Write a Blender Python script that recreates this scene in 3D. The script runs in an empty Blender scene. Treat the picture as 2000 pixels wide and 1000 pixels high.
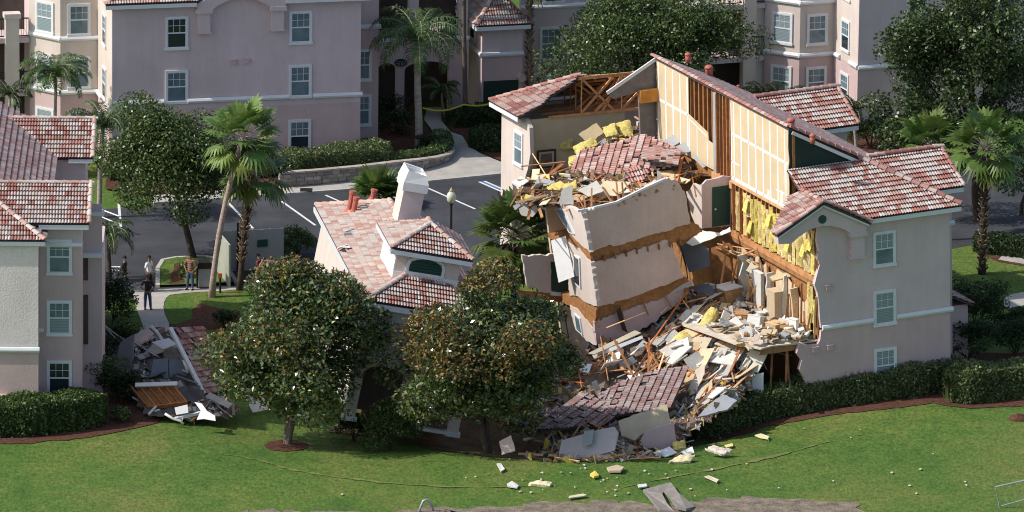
import bpy, bmesh, math, random
import numpy as np
from mathutils import Vector
SC = bpy.context.scene
COL = SC.collection
# ---------------------------------------------------------------- camera, sky, sun, exposure
FPX, DIST, PITCH, ROLL = 17000., 420., math.radians(15), math.radians(.7)
cp, sp = math.cos(PITCH), math.sin(PITCH)
CAM = np.array([0, -DIST*cp, DIST*sp])
FW, RT, UP = np.array([0, cp, -sp]), np.array([1., 0, 0]), np.array([0, sp, cp])
R2 = RT*math.cos(ROLL) + UP*math.sin(ROLL)
U2 = -RT*math.sin(ROLL) + UP*math.cos(ROLL)
cd = bpy.data.cameras.new('camera'); cam = bpy.data.objects.new('camera', cd); COL.objects.link(cam)
cd.sensor_width = 36; cd.lens = FPX*36/2000; cd.clip_start = 5; cd.clip_end = 3000
from mathutils import Matrix
m4 = Matrix.Identity(4)
for i in range(3):
    m4[i][0], m4[i][1], m4[i][2], m4[i][3] = R2[i], U2[i], -FW[i], CAM[i]
cam.matrix_world = m4
SC.camera = cam
SUN_EL, SUN_AZ = math.radians(43), math.atan2(-.979, -.203)      # azimuth measured from +y towards +x
to_sun = Vector((math.sin(SUN_AZ)*math.cos(SUN_EL), math.cos(SUN_AZ)*math.cos(SUN_EL), math.sin(SUN_EL)))
W = bpy.data.worlds.new('World'); SC.world = W; W.use_nodes = True
wn = W.node_tree.nodes; wl = W.node_tree.links
sky = wn.new('ShaderNodeTexSky'); sky.sky_type = 'NISHITA'; sky.sun_disc = False
sky.sun_elevation = SUN_EL; sky.sun_rotation = SUN_AZ; sky.dust_density = 2.0; sky.air_density = 1.0
bg = wn['Background']; bg.inputs['Strength'].default_value = .15
wl.new(sky.outputs[0], bg.inputs[0])
ld = bpy.data.lights.new('sun', 'SUN'); ld.energy = 4.2; ld.angle = math.radians(.6); ld.color = (1, .955, .895)
sun = bpy.data.objects.new('sun', ld); COL.objects.link(sun)
sun.rotation_euler = to_sun.to_track_quat('Z', 'Y').to_euler()
sun.location = (-60, -20, 80)
SC.view_settings.view_transform = 'Standard'; SC.view_settings.look = 'None'
SC.view_settings.exposure = 0.0; SC.view_settings.gamma = 1; SC.view_settings.use_curve_mapping = False
SC.cycles.max_bounces = 6; SC.cycles.diffuse_bounces = 3; SC.cycles.glossy_bounces = 2
SC.cycles.transparent_max_bounces = 4
SC.cycles.use_adaptive_sampling = True
SC.cycles.pixel_filter_type = 'BLACKMAN_HARRIS'; SC.cycles.filter_width = 1.05

# ---------------------------------------------------------------- geometry helpers
def ray(x, y): return FW*FPX + R2*(x-1000) + U2*(500-y)
def G(x, y, z=0.):                      # the ground point at height z seen at photo position x, y
    d = ray(x, y); return CAM + d*((z-CAM[2])/d[2])
def A(x, y, Y):                         # the point at distance line Y
    d = ray(x, y); return CAM + d*((Y-CAM[1])/d[1])
def gz(x, y):                           # ground level: lawn with the slumped hole
    return -1.9*math.exp(-((x-2.)/9.5)**2 - ((y+26.0)/5.5)**2) - .5*math.exp(-((x+9)/6)**2 - ((y+29)/4)**2)
def GT(x, y, dz=0.):
    p = G(x, y)
    for _ in range(8): p = G(x, y, gz(p[0], p[1])+dz)
    return p
class Fr:
    def __init__(s, o, yaw, tilt=0, pitch=0):
        a, t, q = math.radians(yaw), math.radians(tilt), math.radians(pitch)
        s.yaw = yaw
        U = np.array([math.cos(a), math.sin(a), 0]); V = np.array([-math.sin(a), math.cos(a), 0]); w = np.array([0, 0, 1.])
        U_ = U*math.cos(t)+w*math.sin(t); W_ = w*math.cos(t)-U*math.sin(t)
        s.o = np.array(o, float)
        s.M = np.array([U_, V*math.cos(q)-W_*math.sin(q), W_*math.cos(q)+V*math.sin(q)])
    def pt(s, u, v, w): return s.o + np.array([u, v, w], float)@s.M
    def hit(s, x, y, ax, val):
        d = s.M@ray(x, y); c = s.M@(CAM-s.o); i = 'uvw'.index(ax)
        return c + d*((val-c[i])/d[i])
    def sub(s, u, v, w, yaw):           # same frame moved and turned about its own w axis
        f = Fr((0, 0, 0), 0); a = math.radians(yaw)
        f.o = s.pt(u, v, w)
        f.M = np.array([s.M[0]*math.cos(a)+s.M[1]*math.sin(a), s.M[1]*math.cos(a)-s.M[0]*math.sin(a), s.M[2]])
        return f
ID = Fr((0, 0, 0), 0)
def nrm(a):
    a = np.array(a, float); return a/(np.linalg.norm(a)+1e-12)
ORG = {}
class MB:
    def __init__(s): s.v = []; s.f = []; s.m = []; s.c = []
    def add(s, vs, fs, m=0, c=(1, 1, 1)):
        b = len(s.v); s.v += [tuple(map(float, p)) for p in vs]
        for f in fs:
            s.f.append([i+b for i in f]); s.m.append(m); s.c.append(c)
    def box(s, fr, u0, u1, v0, v1, w0, w1, m=0, c=(1, 1, 1)):
        P = [fr.pt(u, v, w) for w in (w0, w1) for v in (v0, v1) for u in (u0, u1)]
        s.add(P, [(0, 2, 3, 1), (4, 5, 7, 6), (0, 1, 5, 4), (2, 6, 7, 3), (0, 4, 6, 2), (1, 3, 7, 5)], m, c)
    def prism(s, pts, vec, m=0, c=(1, 1, 1), m2=None):
        n = len(pts); P = [np.array(p, float) for p in pts]; Q = [p+np.array(vec, float) for p in P]
        s.add(P+Q, [list(range(n))], m, c)
        b = len(s.v)-2*n
        s.f.append([b+n+i for i in reversed(range(n))]); s.m.append(m if m2 is None else m2); s.c.append(c)
        for i in range(n):
            j = (i+1) % n
            s.f.append([b+j, b+i, b+n+i, b+n+j]); s.m.append(m if m2 is None else m2); s.c.append(c)
    def sheet(s, pts, th, m=0, c=(1, 1, 1), m2=None):   # flat polygon with thickness along its normal
        P = [np.array(p, float) for p in pts]
        n = np.zeros(3)
        for i in range(len(P)): n += np.cross(P[i]-P[0], P[(i+1) % len(P)]-P[0])
        n = nrm(n)
        if n@(CAM-P[0]) < 0: n = -n
        s.prism(P, -n*th, m, c, m2)
    def beam(s, p, q, a=.09, b=.05, m=0, c=(1, 1, 1), up=(0, 0, 1)):
        p = np.array(p, float); q = np.array(q, float); d = nrm(q-p); up = np.array(up, float)
        if abs(d@nrm(up)) > .98: up = np.array([0, 1., .1])
        x = nrm(np.cross(d, up))*a/2; y = nrm(np.cross(x, d))*b/2
        P = [e+i*x+j*y for e in (p, q) for i, j in ((-1, -1), (1, -1), (1, 1), (-1, 1))]
        s.add(P, [(3, 2, 1, 0), (4, 5, 6, 7), (0, 1, 5, 4), (1, 2, 6, 5), (2, 3, 7, 6), (3, 0, 4, 7)], m, c)
    def tube(s, pts, rad, n=8, m=0, c=(1, 1, 1), cap=True):
        pts = [np.array(p, float) for p in pts]
        if not hasattr(rad, '__len__'): rad = [rad]*len(pts)
        t0 = nrm(pts[1]-pts[0]); a = nrm(np.cross(t0, (0, 0, 1) if abs(t0[2]) < .9 else (1, 0, 0)))
        P = []
        for i, p in enumerate(pts):
            t = nrm(pts[min(i+1, len(pts)-1)]-pts[max(i-1, 0)])
            a = nrm(a-t*(a@t)); b = np.cross(t, a)
            for k in range(n):
                w = 2*math.pi*k/n; P.append(p+(a*math.cos(w)+b*math.sin(w))*rad[i])
        F = []
        for i in range(len(pts)-1):
            for k in range(n):
                k2 = (k+1) % n; F.append((i*n+k, i*n+k2, (i+1)*n+k2, (i+1)*n+k))
        if cap: F += [tuple(reversed(range(n))), tuple(range((len(pts)-1)*n, len(pts)*n))]
        s.add(P, F, m, c)
    def ell(s, ctr, rx, ry, rz, m=0, c=(1, 1, 1), n=10, k=7, M=None):
        P = []
        M = np.eye(3) if M is None else M
        for i in range(k+1):
            th = math.pi*i/k
            for j in range(n):
                ph = 2*math.pi*j/n
                P.append(np.array(ctr)+np.array([rx*math.sin(th)*math.cos(ph), ry*math.sin(th)*math.sin(ph), rz*math.cos(th)])@M)
        F = [(i*n+j, (i+1)*n+j, (i+1)*n+(j+1) % n, i*n+(j+1) % n) for i in range(k) for j in range(n)]
        s.add(P, F, m, c)
    def lathe(s, base, prof, n=12, m=0, c=(1, 1, 1)):
        P = [np.array(base)+np.array([r*math.cos(2*math.pi*j/n), r*math.sin(2*math.pi*j/n), z]) for r, z in prof for j in range(n)]
        F = [(i*n+j, i*n+(j+1) % n, (i+1)*n+(j+1) % n, (i+1)*n+j) for i in range(len(prof)-1) for j in range(n)]
        F += [tuple(reversed(range(n))), tuple(range((len(prof)-1)*n, len(prof)*n))]
        s.add(P, F, m, c)
    def build(s, name, mats, parent=None, smooth=False, origin=None):
        V = np.array(s.v, float).reshape(-1, 3)
        if parent is not None: org = ORG[parent.name]
        elif origin is not None: org = np.array(origin, float)
        else: org = np.array([V[:, 0].mean(), V[:, 1].mean(), V[:, 2].min()])
        me = bpy.data.meshes.new(name)
        me.from_pydata((V-org).tolist(), [], s.f)
        if not isinstance(mats, (list, tuple)): mats = [mats]
        for mt in mats: me.materials.append(mt)
        if len(mats) > 1: me.polygons.foreach_set('material_index', s.m)
        if any(c != (1, 1, 1) for c in s.c):
            at = me.attributes.new('tint', 'FLOAT_COLOR', 'FACE')
            at.data.foreach_set('color', np.array([(c[0], c[1], c[2], 1) for c in s.c], 'f').ravel())
        else:
            at = me.attributes.new('tint', 'FLOAT_COLOR', 'FACE')
            at.data.foreach_set('color', np.ones(4*len(s.f), 'f'))
        if smooth: me.polygons.foreach_set('use_smooth', [True]*len(s.f))
        me.update()
        o = bpy.data.objects.new(name, me); COL.objects.link(o)
        ORG[o.name] = org
        if parent is not None: o.parent = parent
        else: o.location = org
        return o
def tag(o, label=None, cat=None, group=None, kind=None):
    if label: o['label'] = label
    if cat: o['category'] = cat
    if group: o['group'] = group
    if kind: o['kind'] = kind
    return o
def thing(name, label, cat, loc, group=None):
    o = bpy.data.objects.new(name, None); COL.objects.link(o); o.empty_display_size = .3
    o.location = tuple(map(float, loc)); ORG[o.name] = np.array(loc, float)
    return tag(o, label, cat, group)
def clone(o, loc, label=None, rz=None, scale=None):
    r = o.copy(); COL.objects.link(r); r.location = tuple(map(float, loc)); ORG[r.name] = np.array(loc, float)
    if rz is not None: r.rotation_euler = (0, 0, rz)
    if scale: r.scale = (scale,)*3
    if label: r['label'] = label
    for ch in list(o.children):
        c = ch.copy(); COL.objects.link(c); c.parent = r
        for g in list(ch.children):
            d = g.copy(); COL.objects.link(d); d.parent = c
    return r

# ---------------------------------------------------------------- materials
MATS = {}
def mat(name, col, rough=.8, var=.12, scale=1.5, bump=.0, bscale=40., spec=.3, tint=False, col2=None, stretch=None, sss=0, metal=0, fine=0.0, streak=0.0):
    if name in MATS: return MATS[name]
    m = bpy.data.materials.new(name); m.use_nodes = True; nt = m.node_tree; N = nt.nodes; L = nt.links
    p = N['Principled BSDF']; p.inputs['Roughness'].default_value = rough
    p.inputs['Specular IOR Level'].default_value = spec; p.inputs['Metallic'].default_value = metal
    tc = N.new('ShaderNodeTexCoord')
    src = tc.outputs['Object']
    if stretch:
        mp = N.new('ShaderNodeMapping'); mp.inputs['Scale'].default_value = stretch; L.new(src, mp.inputs[0]); src = mp.outputs[0]
    nz = N.new('ShaderNodeTexNoise'); nz.inputs['Scale'].default_value = scale; nz.inputs['Detail'].default_value = 6; nz.inputs['Roughness'].default_value = .65
    L.new(src, nz.inputs['Vector'])
    cr = N.new('ShaderNodeValToRGB'); cr.color_ramp.elements[0].position = .3; cr.color_ramp.elements[1].position = .7
    c2 = col2 or tuple(min(1, x*(1+var)) for x in col); c1 = col if col2 else tuple(x*(1-var) for x in col)
    cr.color_ramp.elements[0].color = (*c1, 1); cr.color_ramp.elements[1].color = (*c2, 1)
    L.new(nz.outputs['Fac'], cr.inputs[0]); out = cr.outputs[0]
    if fine:
        n2 = N.new('ShaderNodeTexNoise'); n2.inputs['Scale'].default_value = bscale; n2.inputs['Detail'].default_value = 3; L.new(src, n2.inputs['Vector'])
        mr = N.new('ShaderNodeMapRange'); mr.inputs[1].default_value = .3; mr.inputs[2].default_value = .7; mr.inputs[3].default_value = 1-fine; mr.inputs[4].default_value = 1+fine
        L.new(n2.outputs['Fac'], mr.inputs[0])
        mx = N.new('ShaderNodeMix'); mx.data_type = 'RGBA'; mx.blend_type = 'MULTIPLY'; mx.inputs[0].default_value = 1
        L.new(out, mx.inputs[6]); L.new(mr.outputs[0], mx.inputs[7]); out = mx.outputs[2]
    if streak:
        mp = N.new('ShaderNodeMapping'); mp.inputs['Scale'].default_value = (.8, .8, .11); L.new(tc.outputs['Object'], mp.inputs[0])
        n3 = N.new('ShaderNodeTexNoise'); n3.inputs['Scale'].default_value = 1.4; n3.inputs['Detail'].default_value = 7; n3.inputs['Roughness'].default_value = .7; L.new(mp.outputs[0], n3.inputs['Vector'])
        mr = N.new('ShaderNodeMapRange'); mr.inputs[1].default_value = .35; mr.inputs[2].default_value = .62; mr.inputs[3].default_value = 1-streak; mr.inputs[4].default_value = 1+streak*.4
        L.new(n3.outputs['Fac'], mr.inputs[0])
        mx = N.new('ShaderNodeMix'); mx.data_type = 'RGBA'; mx.blend_type = 'MULTIPLY'; mx.inputs[0].default_value = 1
        L.new(out, mx.inputs[6]); L.new(mr.outputs[0], mx.inputs[7]); out = mx.outputs[2]
    if tint:
        at = N.new('ShaderNodeAttribute'); at.attribute_name = 'tint'
        mx = N.new('ShaderNodeMix'); mx.data_type = 'RGBA'; mx.blend_type = 'MULTIPLY'; mx.inputs[0].default_value = 1
        L.new(out, mx.inputs[6]); L.new(at.outputs['Color'], mx.inputs[7]); out = mx.outputs[2]
    L.new(out, p.inputs['Base Color'])
    if bump:
        nb = N.new('ShaderNodeTexNoise'); nb.inputs['Scale'].default_value = bscale; nb.inputs['Detail'].default_value = 4; L.new(src, nb.inputs['Vector'])
        bp = N.new('ShaderNodeBump'); bp.inputs['Strength'].default_value = bump; bp.inputs['Distance'].default_value = .03
        L.new(nb.outputs['Fac'], bp.inputs['Height']); L.new(bp.outputs[0], p.inputs['Normal'])
    if sss:
        p.inputs['Transmission Weight'].default_value = 0
        tr = N.new('ShaderNodeBsdfTranslucent'); L.new(out, tr.inputs[0]); ms = N.new('ShaderNodeMixShader'); ms.inputs[0].default_value = sss
        L.new(p.outputs[0], ms.inputs[1]); L.new(tr.outputs[0], ms.inputs[2]); L.new(ms.outputs[0], N['Material Output'].inputs[0])
    MATS[name] = m
    return m
def stripes(name, ca, cb, freq, axis=2, rough=.4, spec=.5, duty=.5):
    if name in MATS: return MATS[name]
    m = bpy.data.materials.new(name); m.use_nodes = True; nt = m.node_tree; N = nt.nodes; L = nt.links
    p = N['Principled BSDF']; p.inputs['Roughness'].default_value = rough; p.inputs['Specular IOR Level'].default_value = spec
    tc = N.new('ShaderNodeTexCoord'); sx = N.new('ShaderNodeSeparateXYZ'); L.new(tc.outputs['Object'], sx.inputs[0])
    mu = N.new('ShaderNodeMath'); mu.operation = 'MULTIPLY'; mu.inputs[1].default_value = freq; L.new(sx.outputs[axis], mu.inputs[0])
    fr = N.new('ShaderNodeMath'); fr.operation = 'FRACT'; L.new(mu.outputs[0], fr.inputs[0])
    nz = N.new('ShaderNodeTexNoise'); nz.inputs['Scale'].default_value = .9; L.new(tc.outputs['Object'], nz.inputs['Vector'])
    cr = N.new('ShaderNodeValToRGB'); e = cr.color_ramp.elements; e[0].position = duty-.15; e[1].position = duty+.15
    e[0].color = (*ca, 1); e[1].color = (*cb, 1); L.new(fr.outputs[0], cr.inputs[0])
    mx = N.new('ShaderNodeMix'); mx.data_type = 'RGBA'; mx.blend_type = 'MULTIPLY'; mx.inputs[0].default_value = .6
    L.new(cr.outputs[0], mx.inputs[6]); L.new(nz.outputs['Color'], mx.inputs[7])
    L.new(cr.outputs[0], p.inputs['Base Color']); MATS[name] = m
    return m
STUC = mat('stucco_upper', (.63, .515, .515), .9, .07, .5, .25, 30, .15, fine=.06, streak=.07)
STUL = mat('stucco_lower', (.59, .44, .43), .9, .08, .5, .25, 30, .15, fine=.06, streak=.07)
STUW = mat('stucco_pale', (.66, .57, .51), .9, .07, .5, .25, 30, .15, fine=.06, streak=.07)  # paler stucco; on left-facing walls it puts the sunlight into the colour
STUB = mat('stucco_beige_lit', (.80, .72, .68), .9, .07, .6, .5, 14, .15, fine=.06, streak=.07)  # lighter copy of the upper stucco, grazing sun put into the colour
TRIM = mat('trim_white', (.72, .74, .75), .5, .05, 2, .05, 20)
WHITE = mat('white_paint', (.78, .78, .76), .5, .06, 2, .05, 20)
GLD = mat('window_glass_dark', (.025, .035, .04), .08, .3, 1, spec=.6)
GLB = stripes('window_blind', (.20, .26, .28), (.30, .37, .39), 14, 2, .25, .5)
GLS = mat('window_glass_sky', (.13, .19, .22), .12, .35, 1.2, spec=.6)  # pale sky reflection put into the pane colour
GRN = mat('door_green', (.02, .075, .065), .45, .15, 2)
GRND = mat('door_deep_green', (.012, .035, .032), .5, .15, 2)
TILE = mat('roof_tile', (1., 1., 1.), .75, .13, 6, .15, 60, .25, tint=True)
FELT = mat('roof_felt', (.07, .06, .06), .9, .3, 3)
WOOD = mat('framing_timber', (.40, .20, .09), .8, .3, 3, .2, 50, tint=True)
OSB = mat('sheathing_board', (.36, .17, .065), .85, .3, 5, .2, 60)
DRY = mat('drywall_tan', (.62, .50, .32), .9, .08, 1.2, .1, 25)
TAPE = mat('joint_compound', (.90, .90, .86), .9, .06, 4)
INS = mat('insulation_yellow', (.60, .50, .15), .95, .38, 5, 1.0, 14, .05, tint=True)
CREAM = mat('room_wall_cream', (.66, .52, .35), .9, .08, 1, .1, 25)
GREYP = mat('grey_board', (.36, .37, .38), .7, .15, 1.5, .1, 30, tint=True)
SHEETR = mat('plasterboard', (.62, .60, .55), .85, .15, 1.5, .2, 30, tint=True)
CONC = mat('concrete', (.42, .39, .35), .9, .16, 1.2, .15, 30, fine=.08)
ASPH = mat('asphalt', (.05, .053, .060), .9, .4, .35, .2, 60, fine=.15)
METAL = mat('black_metal', (.02, .02, .022), .4, .2, 5)
# ---------------------------------------------------------------- tiled roofs
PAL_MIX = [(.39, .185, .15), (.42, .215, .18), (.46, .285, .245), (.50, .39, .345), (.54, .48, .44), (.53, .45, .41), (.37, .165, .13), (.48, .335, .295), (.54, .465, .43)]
PAL_PINK = [(.57, .37, .30), (.60, .44, .37), (.62, .50, .435), (.63, .56, .50), (.54, .325, .265), (.61, .53, .465)]  # paler pink tiles; left slopes carry their sunlight in this palette
PAL_DULL = [(.30, .19, .175), (.34, .225, .21), (.38, .28, .265), (.42, .34, .325), (.36, .25, .24), (.33, .20, .185), (.37, .30, .29)]  # duller tiles for fallen pieces, and shade put into slopes turned from the sun
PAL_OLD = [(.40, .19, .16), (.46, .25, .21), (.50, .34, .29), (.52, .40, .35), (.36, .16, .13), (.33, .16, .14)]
def tile_roof(name, poly, parent, pal=PAL_MIX, seed=1, tw=.137, tl=.31, h=.06, deck=.10, edge=None, miss=0., clump=.62, prof=0, jit=0.):
    """poly[0]->poly[1] is the eave; tiles are laid as rounded barrels in courses up the slope."""
    rg = random.Random(seed)
    P = [np.array(p, float) for p in poly]
    e = nrm(P[1]-P[0]); n = np.zeros(3)
    for i in range(len(P)): n += np.cross(P[i]-P[0], P[(i+1) % len(P)]-P[0])
    n = nrm(n)
    if n[2] < 0: n = -n
    s = np.cross(n, e)
    if s[2] < 0: s = -s
    Q = [((p-P[0])@e, (p-P[0])@s) for p in P]
    a0, a1 = min(q[0] for q in Q), max(q[0] for q in Q)
    mb = MB()
    na = max(1, int(round((a1-a0)/tw))); tw = (a1-a0)/na
    arch = [(0, 0), (.17, .72), (.46, 1.), (.74, .72), (.92, 0)]
    tint = {}
    bmin = min(q[1] for q in Q)
    for k in range(na):
        ac = a0+(k+.5)*tw
        xs = []
        for i in range(len(Q)):
            (ax, ay), (bx, by) = Q[i], Q[(i+1) % len(Q)]
            if (ax <= ac) != (bx <= ac): xs.append(ay+(by-ay)*(ac-ax)/(bx-ax))
        xs.sort()
        for j in range(0, len(xs)-1, 2):
            lo, hi = xs[j], xs[j+1]
            r0 = int(math.floor((lo-bmin)/tl)); r1 = int(math.ceil((hi-bmin)/tl))
            for r in range(r0, r1):
                b0, b1 = bmin+r*tl-.02, bmin+(r+1)*tl+.02
                if b1 > hi: b1 = hi
                if r == r0: b0 = max(b0, lo-.06)
                if b1-b0 < .08: continue
                if miss and rg.random() < miss: continue
                key = ((k+r % 2)//2, r)
                if key not in tint:
                    cl = (math.sin(key[0]*.9+seed)+math.sin(r*1.3+key[0]*.5+seed*2.1)+math.sin(key[0]*.31-r*.7+seed))*.33
                    idx = (cl*.5+.5)*len(pal) if rg.random() < clump else rg.random()*len(pal)
                    tint[key] = pal[int(min(len(pal)-1, max(0, idx)))]
                c = tint[key]; f = rg.uniform(.86, 1.12); c = (c[0]*f, c[1]*f, c[2]*f)
                j1, j2 = rg.uniform(-jit, jit), rg.uniform(-jit, jit)
                V0 = [P[0]+e*(a0+(k+x)*tw+j1)+s*b0+n*(.078+z*h) for x, z in arch]
                V1 = [P[0]+e*(a0+(k+x)*tw+j2)+s*b1+n*(.012+z*h*.86) for x, z in arch]
                m = len(arch)
                mb.add(V0+V1, [(i, i+1, m+i+1, m+i) for i in range(m-1)], 0, c)
    dk = [p for p in P]
    mb.prism(dk, -n*deck, 1, (1, 1, 1))
    return mb.build(name, [TILE, FELT], parent)
def ridge_caps(p, q, parent, pal=PAL_MIX, seed=1, r=.14, name='ridge_cap', step=.4):
    rg = random.Random(seed); p = np.array(p, float); q = np.array(q, float)
    d = q-p; L = np.linalg.norm(d); d = d/L; x = nrm(np.cross(d, (0, 0, 1))); up = np.cross(x, d)
    n = max(2, int(L/step)); mb = MB()
    for i in range(n):
        c = pal[rg.randrange(len(pal)-1)]; f = rg.uniform(.9, 1.15); c = tuple(v*f for v in c)
        P = []
        for t, rr, lift in ((i/n, r*1.12, .03), ((i+1)/n+.03, r*.92, .0)):
            for k in range(7):
                a = math.pi*k/6; P.append(p+d*L*t+x*math.cos(a)*rr+up*(math.sin(a)*rr*.85+lift-.02))
        mb.add(P, [(k, k+1, 8+k, 7+k) for k in range(6)]+[tuple(reversed(range(7))), tuple(range(7, 14))], 0, c)
    return mb.build(name, TILE, parent)
def bar_part(name, fr, boxes, m, parent):
    mb = MB()
    for b in boxes: mb.box(fr, *b)
    return mb.build(name, m, parent)
# ---------------------------------------------------------------- windows
def window(fr, u, w, wd, ht, parent, up='s', lo='d', v=0, grid=True, name='window', trim=.11):
    """a sash window with its centre-bottom at u, w on the wall plane v; two panes, white trim, muntins above"""
    mb = MB(); a, b = u-wd/2, u+wd/2; t = trim
    mb.box(fr, a, a+t, v-.06, v+.02, w, w+ht); mb.box(fr, b-t, b, v-.06, v+.02, w, w+ht)
    mb.box(fr, a+t, b-t, v-.058, v+.02, w+ht-t, w+ht); mb.box(fr, a-.03, b+.03, v-.09, v+.02, w-.03, w+t*.9)
    mid = w+ht*.5; s = .035
    mb.box(fr, a+t, b-t, v-.05, v+.01, mid-.03, mid+.03)
    for x in (a+t, b-t-s): mb.box(fr, x, x+s, v-.045, v+.01, w+t*.9, w+ht-t)
    mb.box(fr, a+t+s, b-t-s, v-.044, v+.01, w+t*.9, w+t*.9+.04); mb.box(fr, a+t+s, b-t-s, v-.044, v+.01, w+ht-t-.04, w+ht-t)
    if grid:
        iw = wd-2*t
        for k in (1, 2): mb.box(fr, a+t+iw*k/3-.01, a+t+iw*k/3+.01, v-.036, v, mid+.03, w+ht-t-.04)
        mm = (mid+w+ht-t)/2; mb.box(fr, a+t+s, b-t-s, v-.034, v, mm-.01, mm+.01)
    fo = mb.build(name, TRIM, parent)
    g = {'d': GLD, 'b': GLB, 's': GLS}
    ORG[fo.name] = ORG[parent.name]
    p1 = MB(); p1.box(fr, a+t, b-t, v-.024, v-.004, mid, w+ht-t); p1.build('pane', g[up], fo)
    p2 = MB(); p2.box(fr, a+t, b-t, v-.030, v-.004, w+t*.9, mid); p2.build('pane', g[lo], fo)
    return fo
def band(fr, segs, parent, v=0, r=.13, name='trim_band'):
    for u0, u1, w in segs:
        mb = MB()
        pts = [(-.02, -r), (-.10, -r*.75), (-.14, 0), (-.10, r*.75), (-.02, r)]
        P = [fr.pt(u0, v+a, w+b) for a, b in pts]; Q = [fr.pt(u1, v+a, w+b) for a, b in pts]
        n = len(pts); mb.add(P+Q, [(i, i+1, n+i+1, n+i) for i in range(n-1)]+[tuple(range(n)), tuple(range(2*n-1, n-1, -1))])
        mb.build(name, TRIM, parent)
def vent_box(fr, u, w, parent, v=0):
    mb = MB(); mb.box(fr, u-.13, u+.13, v-.12, v, w-.08, w+.14); mb.box(fr, u-.17, u+.17, v-.14, v+.01, w+.14, w+.18)
    return mb.build('vent_box', STUL, parent)
def wall_poly(fr, pts, th, v=0):       # wall prism from (u,w) outline on plane v, thickness th inward
    return [fr.pt(u, v, w) for u, w in pts], fr.M[1]*th
def gable_arch(fr, uc, wtop, half, parent, v=-.35, depth=.35, wl=None, rise=1.25, drop=1.05, mats=None, both=True, vent=True):
    """the stucco gable with a segmental arch under it, carried on brackets"""
    mb = MB(); S = .53
    wb = wtop-half*S
    ain = half-.62
    out = [(-half, wb), (-half+.02, wb-.32), (-ain, wb-.38)]
    for k in range(9):
        t = -1+2*k/8; out.append((ain*.97*t, wb-.38+.62*(1-t*t)))
    out += [(ain, wb-.38), (half-.02, wb-.32), (half, wb), (0, wtop)]
    P = [fr.pt(uc+a, v, b) for a, b in out]
    mb.prism(P, fr.M[1]*depth)
    o = mb.build('gable_arch', STUC if mats is None else mats, parent)
    for sg in ((-1, 1) if both else (1,)):
        k2 = MB(); x = uc+sg*(ain+.24); k2.box(fr, x-.42, x+.42, v-.02, -.002, wb-.5, wb-.28); k2.box(fr, x-.31, x+.31, v+.08, -.003, wb-.42-drop, wb-.5)
        k2.box(fr, x-.36, x+.36, v+.04, -.004, wb-.5-drop, wb-.42-drop)
        k2.build('arch_bracket', STUC, parent)
    if vent:
        vb = MB(); c = fr.pt(uc, v-.03, wtop-.62)
        pts = [c+fr.M[0]*.2*math.cos(i*math.pi/8)+fr.M[2]*.2*math.sin(i*math.pi/8) for i in range(16)]
        vb.prism(pts, fr.M[1]*.06); vb.build('round_vent', GRN, parent)
    return o
# ---------------------------------------------------------------- foliage
def leafmat(name, c, c2=None, rough=.5, spec=.35, sss=.25): return mat(name, c, rough, .35, .8, 0, 20, spec, True, c2, sss=sss)
LF_OAK = leafmat('leaf_oak', (.048, .078, .026), (.085, .125, .045), .36, .5)
LF_MAG = leafmat('leaf_magnolia', (.075, .118, .045), (.125, .172, .075), .24, .8, .25)
LF_PALM = leafmat('leaf_palm', (.055, .105, .025), (.09, .15, .04), .45)
LF_QUEEN = leafmat('leaf_feather_palm', (.035, .075, .018), (.06, .11, .028), .45)
LF_HEDGE = leafmat('leaf_hedge', (.11, .155, .062), (.17, .21, .095), .38, .5, .35)
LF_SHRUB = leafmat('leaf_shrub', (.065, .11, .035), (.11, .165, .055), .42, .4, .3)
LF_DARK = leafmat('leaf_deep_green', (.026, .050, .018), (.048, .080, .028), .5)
LF_RUST = leafmat('leaf_rust', (.23, .115, .040), (.34, .19, .075), .4)
BARK = mat('bark_grey', (.15, .125, .10), .95, .35, 4, .6, 18, .1)
BARKD = mat('bark_dark', (.07, .052, .04), .95, .35, 4, .6, 18, .1)
BARKP = mat('palm_bark_pale', (.37, .32, .27), .95, .3, 3, .5, 16, .1, stretch=(1, 1, 4))
BARKB = mat('palm_boots', (.28, .21, .15), .95, .4, 6, .9, 12, .1, tint=True)
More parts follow.
